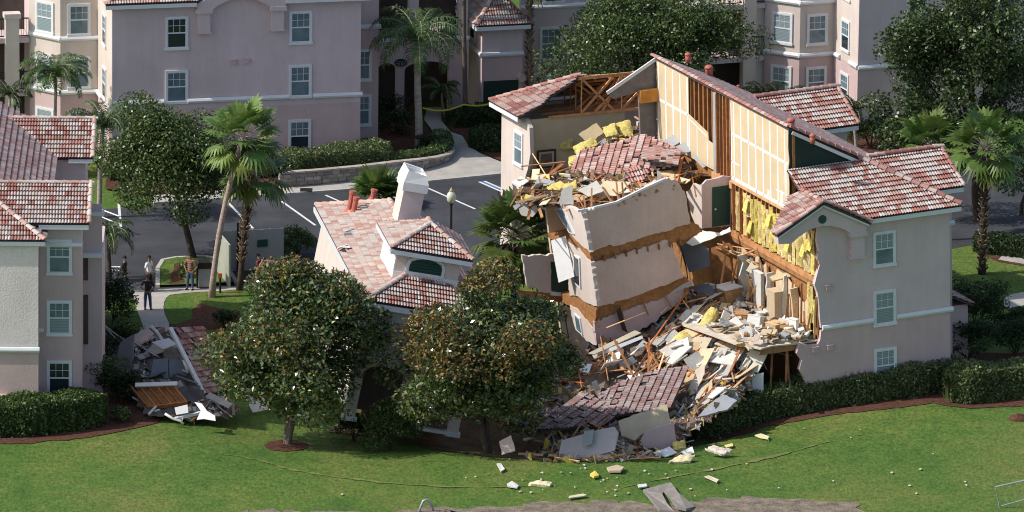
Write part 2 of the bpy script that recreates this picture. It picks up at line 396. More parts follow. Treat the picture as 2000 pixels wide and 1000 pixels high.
def leaves(mb_name, ctrs, size, mt, parent, seed=0, aspect=.5, pal=((1, 1, 1),), wts=None, up=.35, fold=.18):
    """many leaf-sized folded blades at the given points, one mesh"""
    rg = np.random.default_rng(seed); C = np.asarray(ctrs, float); n = len(C)
    nr = rg.normal(size=(n, 3)); nr /= np.linalg.norm(nr, axis=1)[:, None]; nr[:, 2] = np.abs(nr[:, 2])+up; nr /= np.linalg.norm(nr, axis=1)[:, None]
    t = rg.normal(size=(n, 3)); t -= nr*(t*nr).sum(1)[:, None]; t /= np.linalg.norm(t, axis=1)[:, None]
    b = np.cross(nr, t); L = size*rg.uniform(.65, 1.3, n)[:, None]; Wd = L*aspect*rg.uniform(.8, 1.2, n)[:, None]
    p0 = C-t*L*.5; p2 = C+t*L*.5-nr*L*fold
    p1 = C+b*Wd*.5+nr*L*fold*.5; p3 = C-b*Wd*.5+nr*L*fold*.5
    V = np.stack([p0, p1, p2, p3], 1).reshape(-1, 3)
    org = ORG[parent.name]
    me = bpy.data.meshes.new(mb_name)
    me.vertices.add(4*n); me.vertices.foreach_set('co', (V-org).astype('f').ravel())
    me.loops.add(4*n); me.loops.foreach_set('vertex_index', np.arange(4*n, dtype='i'))
    me.polygons.add(n); me.polygons.foreach_set('loop_start', np.arange(0, 4*n, 4, dtype='i')); 
    me.materials.append(mt); me.update(calc_edges=True)
    pal = np.array(pal, float); idx = rg.choice(len(pal), n, p=wts); c = pal[idx]*rg.uniform(.7, 1.35, (n, 1))
    at = me.attributes.new('tint', 'FLOAT_COLOR', 'FACE'); at.data.foreach_set('color', np.c_[c, np.ones(n)].astype('f').ravel())
    o = bpy.data.objects.new(mb_name, me); COL.objects.link(o); o.parent = parent; ORG[o.name] = org
    return o
def crown_points(ctr, R, n, seed, clumps=40, cr=.30, low=.62, taper=0.):
    """points gathered on leafy clumps spread over the outer part of an uneven crown"""
    rg = np.random.default_rng(seed); ctr = np.array(ctr, float); R = np.array(R, float)
    d = rg.normal(size=(clumps, 3)); d /= np.linalg.norm(d, axis=1)[:, None]
    d[:, 2] = np.where(d[:, 2] < -low, -d[:, 2]*.6, d[:, 2])
    rad = rg.uniform(.35, 1.0, clumps)**.6*rg.uniform(.74, 1.17, clumps)
    cc = d*rad[:, None]*.82; cs = cr*rg.uniform(.5, 1.4, clumps)
    pr = cs**2; pr /= pr.sum(); k = rg.choice(clumps, n, p=pr)
    q = rg.normal(size=(n, 3)); q /= np.linalg.norm(q, axis=1)[:, None]
    rr = rg.uniform(.25, 1.05, n)**.5
    p = cc[k]+q*(cs[k]*rr)[:, None]*np.array([1, 1, .8])
    for a_ in (p, cc):
        k_ = 1-taper*np.clip(a_[:, 2], 0, 1.2)**1.1; a_[:, 0] *= k_; a_[:, 1] *= k_
    return ctr+p*R, ctr+cc*R, cs
def limbs(mb, base, cc, r0, seed, ntr=1, hfork=.4, m=0, top=None, n=18):
    rg = random.Random(seed); base = np.array(base, float); cm = np.mean(cc, 0) if top is None else np.array(top, float)
    fork = base+(cm-base)*hfork
    for t in range(ntr):
        off = np.array([rg.uniform(-.5, .5), rg.uniform(-.3, .3), 0])*(0 if ntr == 1 else 1)
        f = fork+off*1.2; b = base+off*.25
        mid = (b+f)/2+np.array([rg.uniform(-.08, .08), rg.uniform(-.08, .08), 0])
        mb.tube([b-np.array([0, 0, .3]), b+np.array([0, 0, .12]), mid, f], [r0*1.35, r0*1.05, r0*.9, r0*.75], 9, m)
        for c in rg.sample(list(cc), min(len(cc), n//ntr)):
            a = f+(cm-f)*rg.uniform(0, .35)
            md = (a+c)/2+np.array([rg.uniform(-.2, .2), rg.uniform(-.2, .2), rg.uniform(0, .35)])
            mb.tube([f, a, md, c], [r0*.6, r0*.42, r0*.24, r0*.08], 6, m)
def tree(name, label, base, ctr, R, n, size, lm, seed, r0=.16, cat='tree', group=None, clumps=46, cr=.30, ntr=1, hfork=.45, bark=None, pal=((1, 1, 1),), wts=None, aspect=.5, nl=18, low=.62, flush=0, up=.15, taper=0.):
    t = thing(name, label, cat, base, group)
    pts, cc, cs = crown_points(ctr, R, n, seed, clumps, cr, low, taper)
    mb = MB(); limbs(mb, base, cc, r0, seed, ntr, hfork, n=nl); mb.build('trunk', bark or BARK, t, smooth=True)
    leaves('crown', pts, size, lm, t, seed, aspect, pal, wts, up)
    if flush:      # young rust coloured leaves at the outer upper twigs
        q = (pts-np.array(ctr))/np.array(R); rr = np.linalg.norm(q, axis=1); sel = np.where((rr > .78) & (q[:, 2] > -.1))[0]
        k = np.random.default_rng(seed+9).choice(sel, min(flush, len(sel)), replace=False)
        leaves('new_leaves', pts[k]+(pts[k]-np.array(ctr))*.02, size*.8, LF_RUST, t, seed+9, aspect)
    return t
def frond_fan(mb, o, d, side, L, r, rg, m=0, c=(1, 1, 1), nb=17, droop=.35):
    """fan leaf: stalk from o along d, then folded blades spread around its end"""
    d = nrm(d); side = nrm(side); nz = np.cross(side, d)
    e = o+d*L; mb.tube([o, o+d*L*.5+np.array([0, 0, .04]), e], [.022, .016, .012], 3, 1, c)
    for k in range(nb):
        a = (k/(nb-1)-.5)*math.radians(255)
        dr = d*math.cos(a)+side*math.sin(a); w = np.cross(nz, dr)*r*.085
        rl = r*(1-.25*abs(a)/2.3)*rg.uniform(.88, 1.1)
        p1 = e+dr*rl*.55-np.array([0, 0, droop*.06*r]); p2 = e+dr*rl*.92-np.array([0, 0, rl*droop*rg.uniform(.5, 1.3)])
        f = rg.uniform(.75, 1.25); cc = (c[0]*f, c[1]*f, c[2]*f)
        mb.add([e-w*.15, e+w*.15, p1+w, p1-w], [(0, 1, 2, 3)], 0, cc)
        mb.add([p1-w, p1+w, p2+w*.2, p2-w*.2], [(0, 1, 2, 3)], 0, cc)
def fan_palm(name, label, base, top, nf, r, L, seed, rt=.17, boots=0., bark=None, group=None, cat='palm tree', low=-.75, dead=3, dcol=(1.9, 1.35, .9), mid=None, gl=1.):
    rg = random.Random(seed); base = np.array(base, float); top = np.array(top, float)
    t = thing(name, label, cat, base, group)
    mb = MB(); md = (base+top)/2 if mid is None else np.array(mid, float)
    H = np.linalg.norm(top-base)
    pts = []
    for k in range(9):
        x = k/8; pts.append((1-x)**2*base+2*x*(1-x)*md+x*x*top)
    pts[0] = pts[0]-np.array([0, 0, .2])
    mb.tube(pts, [rt*1.35]+[rt*(1-.15*k/8)*rg.uniform(.95, 1.05) for k in range(1, 9)], 10, 0)
    tk = mb.build('trunk', bark or BARKP, t, smooth=True)
    if boots:
        bt = MB()
        n = int(H*boots*16)
        for k in range(n):
            x = 1-boots*k/n; p = (1-x)**2*base+2*x*(1-x)*md+x*x*top; a = k*2.4
            dr = np.array([math.cos(a), math.sin(a), 0]); f = rg.uniform(.6, 1.5)
            bt.beam(p+dr*rt*.7, p+dr*(rt+.13)+np.array([0, 0, .22]), .13, .03, 0, (f, f*.9, f*.8))
        bt.build('leaf_boots', BARKB, t)
    cr = MB()
    for k in range(nf):
        el = math.asin(low+(1-low)*((k+.5)/nf)**.85*.985); a = k*2.399+rg.uniform(-.3, .3)
        d = np.array([math.cos(a)*math.cos(el), math.sin(a)*math.cos(el), math.sin(el)])
        side = np.cross(d, (0, 0, 1))+np.array([rg.uniform(-.3, .3) for _ in range(3)])*.6
        f = rg.uniform(.7, 1.25)*gl; c = (f*rg.uniform(.9, 1.3), f, f*.9)
        if k < dead: c = dcol
        frond_fan(cr, top+d*.08, d+np.array([0, 0, .1 if el > 0 else -.12]), side, L*rg.uniform(.8, 1.2), r*rg.uniform(.85, 1.15), rg, 0, c, droop=.16+.3*(el < -.1))
    cr.build('crown', [LF_PALM, BARKP], t)
    return t
def feather_palm(name, label, base, top, nf, L, seed, rt=.13, bark=None, group=None, cat='palm tree', ll=.55, arch=.9, gl=1., lm=None, up0=.9):
    rg = random.Random(seed); base = np.array(base, float); top = np.array(top, float)
    t = thing(name, label, cat, base, group); mb = MB()
    pts = [base-np.array([0, 0, .2])]+[base+(top-base)*k/8+np.array([math.sin(k)*.02, 0, 0]) for k in range(1, 9)]
    mb.tube(pts, [rt*1.3]+[rt*(1.05-.25*k/8) for k in range(1, 9)], 10, 0); mb.build('trunk', bark or BARKP, t, smooth=True)
    cr = MB()
    for k in range(nf):
        a = k*2.399+rg.uniform(-.25, .25); el = up0*(1-k/nf)*1.25-.15+rg.uniform(-.1, .1); Lk = L*rg.uniform(.85, 1.1)
        hd = np.array([math.cos(a), math.sin(a), 0]); p = top.copy(); ang = el+.35; sd = np.array([-math.sin(a), math.cos(a), 0])
        rach = [p.copy()]; N = 12
        for i in range(N):
            ang -= arch*2.0/N*(.4+1.2*i/N); p = p+(hd*math.cos(ang)+np.array([0, 0, 1])*math.sin(ang))*Lk/N; rach.append(p.copy())
        f = rg.uniform(.75, 1.25)*gl; c = (f*rg.uniform(.9, 1.25), f, f*.9)
        cr.tube(rach, [.03*(1-i/(N+2)) for i in range(N+1)], 3, 1, c, cap=False)
        for i in range(1, N+1):
            for q in range(3):
                x = (q+rg.random())/3; o = rach[i-1]+(rach[i]-rach[i-1])*x; tt = nrm(rach[i]-rach[i-1])
                ln = ll*(math.sin(math.pi*min(1, (i+x)/(N+1.2))*.93+.12)*.8+.2)*rg.uniform(.8, 1.15)
                for sg in (-1, 1):
                    d = nrm(sd*sg+tt*.6+np.array([0, 0, rg.uniform(-.1, .35)])); m1 = o+d*ln*.5; m2 = o+d*ln*.82-np.array([0, 0, ln*rg.uniform(.25, .6)])
                    w = tt*.02; g = rg.uniform(.8, 1.2); cc = tuple(v*g for v in c)
                    cr.add([o-w*.6, o+w*.6, m1+w*1.5, m1-w*1.5, m2], [(0, 1, 2, 3), (3, 2, 4)], 0, cc)
    cr.build('crown', [lm or LF_QUEEN, BARKP], t)
    return t
def hedge(name, label, path, wd, ht, n, size, lm, seed, cat='hedge', group=None, pal=((1, 1, 1), (1.5, 1.45, 1.1), (.6, .65, .6)), zf=None, lump=.12, core=None):
    """clipped hedge along a path: leafy skin over a twiggy core that follows the ground"""
    rg = np.random.default_rng(seed); zf = zf or gz
    P = np.array([(p[0], p[1]) for p in path], float); seg = np.linalg.norm(np.diff(P, axis=0), axis=1); cum = np.r_[0, np.cumsum(seg)]; T = cum[-1]
    c = P.mean(0); t = thing(name, label, cat, (c[0], c[1], zf(c[0], c[1])), group)
    def at(s):
        i = int(min(len(seg)-1, max(0, np.searchsorted(cum, s)-1))); x = (s-cum[i])/seg[i]; p = P[i]+(P[i+1]-P[i])*x; d = (P[i+1]-P[i])/seg[i]
        return p, np.array([-d[1], d[0]])
    mb = MB(); ns = max(3, int(T/.5)); prof = [(-.42, .02), (-.46, .5), (-.36, .86), (0, .93), (.36, .86), (.46, .5), (.42, .02)]
    V = []
    for i in range(ns+1):
        p, q = at(T*i/ns); e = .55 if i in (0, ns) else 1.
        for a, b in prof:
            x = p+q*a*wd*e*.93; V.append((x[0], x[1], zf(*x)+b*ht*(.93 if e == 1 else .75)))
    k = len(prof); mb.add(V, [(i*k+j, i*k+j+1, (i+1)*k+j+1, (i+1)*k+j) for i in range(ns) for j in range(k-1)]+[tuple(range(k)), tuple(range((ns+1)*k-1, ns*k-1, -1))])
    mb.build('core', core or (lm if lm is LF_DARK else LF_OAK), t, smooth=True)
    pts = []
    for _ in range(n):
        s = rg.uniform(-.02, 1.02)*T; sc = min(max(s, 0), T); p, q = at(sc); er = min(1., .55+min(sc, T-sc)/(wd*.7))
        w_ = rg.random(); rr = rg.uniform(.90, 1.07)+lump*math.sin(s*1.7+seed)*math.sin(s*.77+seed*3)
        if w_ < .62:
            z = rg.uniform(.02, 1.); o = (1-.16*z**5)*rr*(-1 if w_ < .42 else 1)*.5
        else:
            o = rg.uniform(-.5, .5); z = (1-.16*abs(2*o)**5)*rr
        o += rg.uniform(-.03, .03)
        x = p+q*o*wd*er; z = max(.03, z*ht)*(.8+.2*er)
        if s < 0 or s > T: x = x+(P[-1]-P[-2])/seg[-1]*(s-sc)
        pts.append((x[0], x[1], zf(x[0], x[1])+z))
    leaves('foliage', pts, size, lm, t, seed, .6, pal, None, .0)
    return t
def shrub(name, label, base, R, n, size, lm, seed, cat='shrub', group=None, pal=((1, 1, 1), (1.5, 1.45, 1.1), (.6, .65, .6)), stems=7):
    b = np.array(base, float)
    t = thing(name, label, cat, b, group); ctr = b+np.array([0, 0, R[2]*.85])
    pts, cc, cs = crown_points(ctr, R, n, seed, 26, .36)
    pts[:, 2] = np.maximum(pts[:, 2], b[2]+.03)
    mb = MB(); rg = random.Random(seed)
    for c in rg.sample(list(cc), stems): mb.tube([b+np.array([rg.uniform(-.1, .1), rg.uniform(-.1, .1), -.1]), (b+c)/2+np.array([0, 0, .1]), c], [.03, .022, .01], 5)
    mb.build('stem', BARKD, t)
    leaves('foliage', pts, size, lm, t, seed, .55, pal, None, .5)
    return t
# ---------------------------------------------------------------- the ground and what is laid on it
def grass_mat():
    m = bpy.data.materials.new('lawn_grass'); m.use_nodes = True; nt = m.node_tree; N = nt.nodes; L = nt.links
    p = N['Principled BSDF']; p.inputs['Roughness'].default_value = .8; p.inputs['Specular IOR Level'].default_value = .15
    tc = N.new('ShaderNodeTexCoord')
    def nz(s, d, st=None, dist=0):
        n = N.new('ShaderNodeTexNoise'); n.inputs['Scale'].default_value = s; n.inputs['Detail'].default_value = d; n.inputs['Roughness'].default_value = .7; n.inputs['Distortion'].default_value = dist
        src = tc.outputs['Object']
        if st: mp = N.new('ShaderNodeMapping'); mp.inputs['Scale'].default_value = st; L.new(src, mp.inputs[0]); src = mp.outputs[0]
        L.new(src, n.inputs['Vector']); return n.outputs['Fac']
    def ramp(f, stops):
        r = N.new('ShaderNodeValToRGB'); el = r.color_ramp.elements
        while len(el) < len(stops): el.new(.5)
        for e, (x, c) in zip(el, stops): e.position = x; e.color = (*c, 1)
        L.new(f, r.inputs[0]); return r.outputs[0]
    base = ramp(nz(.16, 5, (1, .6, 1), .6), [(.30, (.050, .112, .024)), (.47, (.082, .150, .030)), (.60, (.122, .164, .040)), (.74, (.185, .172, .065))])
    fine = ramp(nz(6, 6, (1, .5, 1)), [(.28, (.45, .50, .42)), (.5, (.98, 1., .95)), (.72, (1.6, 1.45, 1.3))])
    mid = ramp(nz(1.3, 5, (1, .8, 1)), [(.3, (.78, .82, .8)), (.7, (1.2, 1.12, 1.1))])
    a = N.new('ShaderNodeMix'); a.data_type = 'RGBA'; a.blend_type = 'MULTIPLY'; a.inputs[0].default_value = 1; L.new(base, a.inputs[6]); L.new(fine, a.inputs[7])
    b = N.new('ShaderNodeMix'); b.data_type = 'RGBA'; b.blend_type = 'MULTIPLY'; b.inputs[0].default_value = 1; L.new(a.outputs[2], b.inputs[6]); L.new(mid, b.inputs[7])
    L.new(b.outputs[2], p.inputs['Base Color'])
    bp = N.new('ShaderNodeBump'); bp.inputs['Strength'].default_value = .7; bp.inputs['Distance'].default_value = .06; L.new(nz(9, 6, (1, .6, 1)), bp.inputs['Height']); L.new(bp.outputs[0], p.inputs['Normal'])
    return m
GRASS = grass_mat()
MULCH = mat('mulch_bark', (.105, .050, .034), .95, .45, 5, 1., 30, .1, fine=.35)
DIRT = mat('bare_dirt', (.20, .165, .125), .95, .45, 1.8, .8, 14, .1, fine=.3)
MUD = mat('hole_soil', (.10, .075, .045), .95, .4, 1.1, 1., 8, .1, col2=(.20, .15, .09), fine=.3)
STRIPE = mat('road_paint_white', (.70, .70, .68), .7, .15, 8)
STRIPEB = mat('road_paint_blue', (.10, .20, .45), .7, .15, 8)
KERB = mat('kerb_concrete', (.48, .45, .40), .9, .12, 2, .1, 30)
def axis(lo, hi, f0, f1, st, coarse):
    a = list(np.arange(lo, f0, coarse))+list(np.arange(f0, f1, st))+list(np.arange(f1, hi+coarse, coarse)); return a
xs = axis(-900, 900, -30, 30, .5, 60.); ys = axis(-390, 1500, -46, -10, .4, 30.)
mb = MB(); nx = len(xs)
mb.add([(x, y, gz(x, y)) for y in ys for x in xs], [(j*nx+i, j*nx+i+1, (j+1)*nx+i+1, (j+1)*nx+i) for j in range(len(ys)-1) for i in range(nx-1)])
tag(mb.build('ground', GRASS, smooth=True, origin=(0, 0, 0)), kind='structure')
def drape(name, px, m, dz, sub=0, wob=0., seed=1, flat=None, smooth_n=0):
    """a thin sheet laid over the ground along an outline given by photo positions"""
    P = [GT(x, y)[:2] if flat is None else G(x, y, flat)[:2] for x, y in px]
    for _ in range(smooth_n):
        Q = []
        for i in range(len(P)):
            a, b = P[i], P[(i+1) % len(P)]; Q += [a*.75+b*.25, a*.25+b*.75]
        P = Q
    if wob:
        rg = random.Random(seed); Q = []
        for i in range(len(P)):
            a, b = P[i], P[(i+1) % len(P)]; n = max(1, int(np.linalg.norm(b-a)/.45))
            for k in range(n):
                q = a+(b-a)*k/n; Q.append(q+np.array([rg.uniform(-wob, wob), rg.uniform(-wob, wob)]))
        P = Q
    bm = bmesh.new(); bm.faces.new([bm.verts.new((p[0], p[1], 0)) for p in P])
    bm.normal_update(); bmesh.ops.triangulate(bm, faces=bm.faces[:])
    for _ in range(sub):
        es = [e for e in bm.edges if e.calc_length() > .9]
        if not es: break
        bmesh.ops.subdivide_edges(bm, edges=es, cuts=1, use_grid_fill=True); bmesh.ops.triangulate(bm, faces=[f for f in bm.faces if len(f.verts) > 3])
    for v in bm.verts: v.co.z = (gz(v.co.x, v.co.y) if flat is None else flat)+dz
    bmesh.ops.recalc_face_normals(bm, faces=bm.faces[:])
    if bm.faces and sum(f.normal.z for f in bm.faces) < 0: bmesh.ops.reverse_faces(bm, faces=bm.faces[:])
    me = bpy.data.meshes.new(name); bm.to_mesh(me); bm.free(); me.materials.append(m)
    o = bpy.data.objects.new(name, me); COL.objects.link(o); ORG[o.name] = np.zeros(3)
    return tag(o, kind='structure')
drape('road', [(-400, 600), (240, 568), (460, 562), (900, 560), (1300, 530), (1700, 520), (1880, 482), (1990, 464), (2400, 420), (2400, 330), (1900, 332), (1500, 305), (1200, 320), (990, 343), (850, 357), (700, 373), (560, 383), (300, 402), (-400, 450)], ASPH, .006, flat=0)
# pavement behind the kerb and the curved walk to the rear entrance
def kerb_line(pxs, h=.14, w=.16, z=0.):
    P = [G(x, y) for x, y in pxs]; mb = MB()
    for a, b in zip(P[:-1], P[1:]): mb.beam(a+(0, 0, h/2), b+(b-a)*.001+(0, 0, h/2), w, h)
    return tag(mb.build('kerb', KERB), kind='structure')
kerb_line([(300, 400), (560, 382), (700, 372), (850, 356), (990, 342), (1200, 319)])
drape('pavement', [(300, 399), (560, 381), (700, 371), (850, 355), (990, 341), (1200, 318), (1200, 300), (985, 324), (935, 303), (912, 285), (903, 270), (880, 262), (862, 240), (862, 214), (835, 214), (828, 238), (846, 262), (868, 285), (880, 305), (860, 326), (800, 342), (700, 357), (560, 368), (300, 386)], CONC, .135, flat=0)
for x0, y0, x1, y1 in [(446, 396, 494, 446), (550, 393, 616, 440), (636, 381, 672, 397), (835, 367, 928, 408), (345, 402, 366, 446), (232, 398, 236, 446), (748, 378, 800, 396)]:
    a, b = G(x0, y0, .011), G(x1, y1, .011); mb = MB(); d = nrm(b-a); s = np.cross(d, (0, 0, 1))*.065
    mb.add([a-s, b-s, b+s, a+s], [(0, 1, 2, 3)]); tag(mb.build('road_marking', STRIPE), kind='structure')
for off, m in ((0, STRIPE), (.17, STRIPEB), (.30, STRIPE)):
    a, b = G(935, 355, .011), G(990, 379, .011); d = nrm(b-a); s = np.cross(d, (0, 0, 1)); mb = MB()
    mb.add([a-s*(off-.05), b-s*(off-.05), b-s*(off+.09), a-s*(off+.09)], [(0, 1, 2, 3)]); tag(mb.build('road_marking', m), kind='structure')
a = G(224, 521, .011); mb = MB(); mb.add([a+(-.35, -.05, 0), a+(.3, -.12, 0), a+(.3, .12, 0), a+(-.35, .05, 0)], [(0, 1, 2, 3)])
mb.add([a+(-.3, -.6, 0), a+(.25, -.75, 0), a+(.25, -.6, 0), a+(-.3, -.45, 0)], [(0, 1, 2, 3)]); tag(mb.build('road_marking', STRIPE), kind='structure')
# path from the road to the sunken building, island with its kerb, beds
drape('path', [(180, 574), (240, 569), (300, 566), (480, 558), (480, 566), (335, 574), (322, 584), (318, 606), (334, 640), (318, 655), (286, 655), (276, 628), (264, 596), (262, 578), (180, 584)], CONC, .02, flat=0, smooth_n=1)
ISL = [(308, 562), (308, 528), (318, 512), (345, 507), (400, 505), (428, 510), (446, 530), (462, 556)]
kerb_line(ISL, .15, .2)
drape('island_lawn', ISL, GRASS, .13, flat=0)
drape('mulch_bed', [(332, 560), (334, 545), (340, 522), (352, 518), (356, 534), (362, 558)], MULCH, .14, flat=0, wob=.08)
drape('mulch_bed', [(322, 634), (345, 632), (378, 622), (372, 606), (392, 594), (420, 600), (470, 612), (480, 640), (390, 646), (340, 650)], MULCH, .012, flat=0, wob=.1)
drape('mulch_bed', [(1372, 868), (1440, 852), (1500, 834), (1640, 809), (1760, 797), (1820, 788), (1850, 795), (1900, 798), (2080, 792), (2080, 690), (1860, 690), (1600, 760), (1420, 800)], MULCH, .03, sub=5, wob=.12)
drape('mulch_bed', [(-60, 868), (60, 866), (150, 858), (205, 850), (262, 838), (306, 826), (318, 812), (300, 780), (190, 720), (60, 720), (-60, 760)], MULCH, .03, sub=4, wob=.12)
drape('mulch_bed', [(560+44*math.cos(i*math.pi/8), 871+11*math.sin(i*math.pi/8)) for i in range(16)], MULCH, .03, sub=2, wob=.05)
drape('mulch_bed', [(545, 372), (700, 356), (800, 341), (850, 330), (876, 318), (882, 308), (868, 288), (845, 264), (820, 240), (820, 210), (700, 210), (700, 300), (545, 325), (210, 335), (205, 372), (300, 385), (540, 374)], MULCH, .10, flat=0)
drape('mulch_bed', [(985, 320), (938, 300), (914, 284), (905, 268), (884, 260), (866, 240), (864, 214), (1100, 200), (1100, 315)], MULCH, .10, flat=0)
drape('mulch_bed', [(1640, 300), (1760, 305), (1790, 290), (1760, 262), (1660, 262)], MULCH, .02, flat=0)
drape('mulch_bed', [(1905, 492), (1950, 512), (2060, 530), (2060, 505), (1960, 488)], MULCH, .02, flat=0)
drape('path', [(1950, 508), (2060, 527), (2060, 512), (1960, 497)], CONC, .03, flat=0)
drape('path', [(1958, 584), (1985, 572), (2060, 566), (2060, 590), (1990, 598), (1964, 606)], CONC, .03, flat=0, smooth_n=1)
drape('hole_floor', [(640, 845), (700, 850), (820, 868), (890, 884), (960, 893), (1060, 900), (1180, 903), (1330, 880), (1390, 850), (1400, 800), (1330, 740), (1150, 700), (900, 740), (700, 800)], MUD, .03, sub=6, wob=.15)
drape('bank_dirt', [(440, 1012), (480, 998), (520, 993), (580, 1002), (660, 996), (740, 1001), (800, 994), (840, 990), (900, 996), (960, 990), (1010, 988), (1060, 981), (1110, 983), (1190, 979), (1290, 988), (1350, 976), (1420, 975), (1490, 971), (1560, 976), (1620, 978), (1660, 984), (1680, 996), (1720, 1012), (1720, 1300), (440, 1300)], DIRT, .025, sub=4, wob=.4)

# pale cracks in the turf where the lawn has slumped
DRYG = mat('dry_turf', (.16, .185, .062), .95, .25, 3, 0, 20, .1)
def crack(px, w):
    P = [GT(x, y)[:2] for x, y in px]; Q = []
    for i in range(len(P)-1):
        for k in range(6):
            t = k/6; a, b, c, d = P[max(0, i-1)], P[i], P[i+1], P[min(len(P)-1, i+2)]
            Q.append(.5*((2*b)+(-a+c)*t+(2*a-5*b+4*c-d)*t*t+(-a+3*b-3*c+d)*t**3))
    Q.append(P[-1]); rg = random.Random(len(px)*3); mb = MB(); V = []
    for i, q in enumerate(Q):
        d = Q[min(i+1, len(Q)-1)]-Q[max(0, i-1)]; n = np.array([-d[1], d[0]])/(np.linalg.norm(d)+1e-9); ww = w*rg.uniform(.3, 1.2)*math.sin(math.pi*(i+.6)/(len(Q)+.2))
        if rg.random() < .25: ww = .005
        for s_ in (-1, 1): p = q+n*(ww*s_+rg.uniform(-.08, .08)); V.append((p[0], p[1], gz(*p)+.03))
    mb.add(V, [(2*i, 2*i+1, 2*i+3, 2*i+2) for i in range(len(Q)-1)]); tag(mb.build('turf_crack', DRYG), kind='structure')
crack([(410, 884), (500, 898), (560, 916), (640, 930), (760, 944), (900, 952), (1040, 950)], .16)
crack([(1180, 962), (1300, 935), (1420, 912), (1520, 890), (1600, 868), (1680, 850)], .18)
# ---------------------------------------------------------------- the damaged building: standing half cut open along its ridge
S = .53
rb = Fr(G(1857, 757), 24, 2); U0 = -6.64
RB = thing('damaged_building', 'stucco apartment building torn open along its ridge, yellow party wall exposed, behind the long hedge', 'building', rb.pt(-3, 5, 0))
def pv(px, fr, ax, val): return [fr.hit(x, y, ax, val) for x, y in px]
wb = MB(); wy = rb.M[1]*.22
up_edge = pv([(1596, 470), (1599, 488), (1597, 505), (1601, 518), (1595, 540), (1591, 556), (1597, 572), (1600, 596), (1601, 620), (1604, 641)], rb, 'v', 0)
lo_edge = pv([(1604, 646), (1602, 664), (1597, 673), (1580, 674), (1562, 671), (1556, 690), (1566, 704), (1561, 722), (1570, 737), (1575, 752)], rb, 'v', 0)
P = [(-6.62, 8.55)]+[(p[0], p[2]) for p in up_edge]+[(0, 3.72), (0, 8.62)]
wb.prism([rb.pt(u, 0, w) for u, w in P], wy, 0)
P = [(p[0], p[2]) for p in lo_edge]+[(lo_edge[-1][0], -.6), (0, -.6), (0, 3.72)]
wb.prism([rb.pt(u, -.002, w) for u, w in P], wy, 1)
wb.box(rb, -.22, 0, .222, 3.0, 3.72, 8.62, 0); wb.box(rb, -.22, -.002, .222, 3.0, -.6, 3.72, 1)
wb.box(rb, 0, 1.6, 3.0, 3.2, 3.72, 8.6, 0); wb.box(rb, 0, 1.6, 3.002, 3.2, -.6, 3.72, 1)
wb.box(rb, 1.4, 1.6, 3.2, 6.6, -.6, 8.6, 0); wb.box(rb, 0, 1.4, 6.4, 6.6, -.6, 8.6, 0); wb.box(rb, -.22, 0, 6.6, 15.0, -.6, 8.62, 0)
wb.box(rb, 0, 2.1, 15.0, 15.2, -.6, 8.6, 0); wb.box(rb, 1.9, 2.1, 15.2, 19.2, -.6, 8.6, 0); wb.box(rb, 0, 1.9, 19., 19.2, -.6, 8.6, 0)
wb.box(rb, U0+.3, 0, 20.2, 20.4, -.6, 8.6, 0)
wb.prism([rb.pt(1.58, 3.0, 8.6), rb.pt(1.58, 6.6, 8.6), rb.pt(1.58, 4.9, 9.8)], rb.M[0]*-.2, 0)
wb.prism([rb.pt(2.08, 15.0, 8.6), rb.pt(2.08, 19.2, 8.6), rb.pt(2.08, 17.1, 9.8)], rb.M[0]*-.2, 0)
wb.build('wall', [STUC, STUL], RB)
g = MB(); g.prism([rb.pt(-6.6, 3.0, 10.42), rb.pt(-2.95, 3.0, 10.42), rb.pt(-6.6, 3.0, 12.33)], rb.M[1]*.1); g.build('gable_panel', GRND, RB)
EW = 8.68
def rp(u, v, w): return rb.pt(u, v, w)
def fw_(v): return EW+S*(v+.45)
tile_roof('roof', [rp(-4.4, -.45, EW), rp(.4, -.45, EW), rp(-3.0, 2.95, fw_(2.95)), rp(-6.75, 2.95, fw_(2.95)), rp(-6.75, 1.75, fw_(1.75))], RB, PAL_MIX, 3)
def mw(u): return 12.45-S*(u-U0)
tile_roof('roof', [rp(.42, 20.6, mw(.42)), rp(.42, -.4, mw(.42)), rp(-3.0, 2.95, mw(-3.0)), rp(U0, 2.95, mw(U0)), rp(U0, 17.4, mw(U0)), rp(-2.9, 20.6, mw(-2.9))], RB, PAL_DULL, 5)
WR = EW+S*2.4
def wing_roof(v0, u1, ul, seed):
    vr = v0+2.4
    tile_roof('wing_roof', [rp(.35, v0, EW), rp(u1, v0, EW), rp(u1+.05, vr, WR), rp(ul, vr, WR)], RB, PAL_MIX, seed)
    tile_roof('wing_roof', [rp(u1, v0+4.8, EW), rp(.35, v0+4.8, EW), rp(ul, vr, WR), rp(u1+.05, vr, WR)], RB, PAL_DULL, seed+1)
    ridge_caps(rp(ul, vr, WR+.08), rp(u1+.05, vr, WR+.08), RB, PAL_OLD, seed)
    ridge_caps(rp(u1, v0, EW+.08), rp(u1+.02, vr, WR+.08), RB, PAL_OLD, seed, .09)
    f = MB(); f.beam(rp(-.1, v0+.02, EW-.14), rp(u1-.02, v0+.02, EW-.14), .05, .20); f.beam(rp(u1-.05, v0, EW-.16), rp(u1-.05, vr, WR-.16), .05, .18); f.build('fascia', TRIM, RB)
wing_roof(2.5, 2.0, -1.75, 11); wing_roof(14.6, 2.55, -1.75, 15)
uL = U0; gw = 9.80
def gs(d): return gw-S*abs(d)
tile_roof('gable_roof', [rp(uL+2.4, -.62, gs(2.4)), rp(uL+2.4, -.55, gs(2.4)), rp(uL, 1.72, gw), rp(uL, -.62, gw)], RB, PAL_MIX, 21)
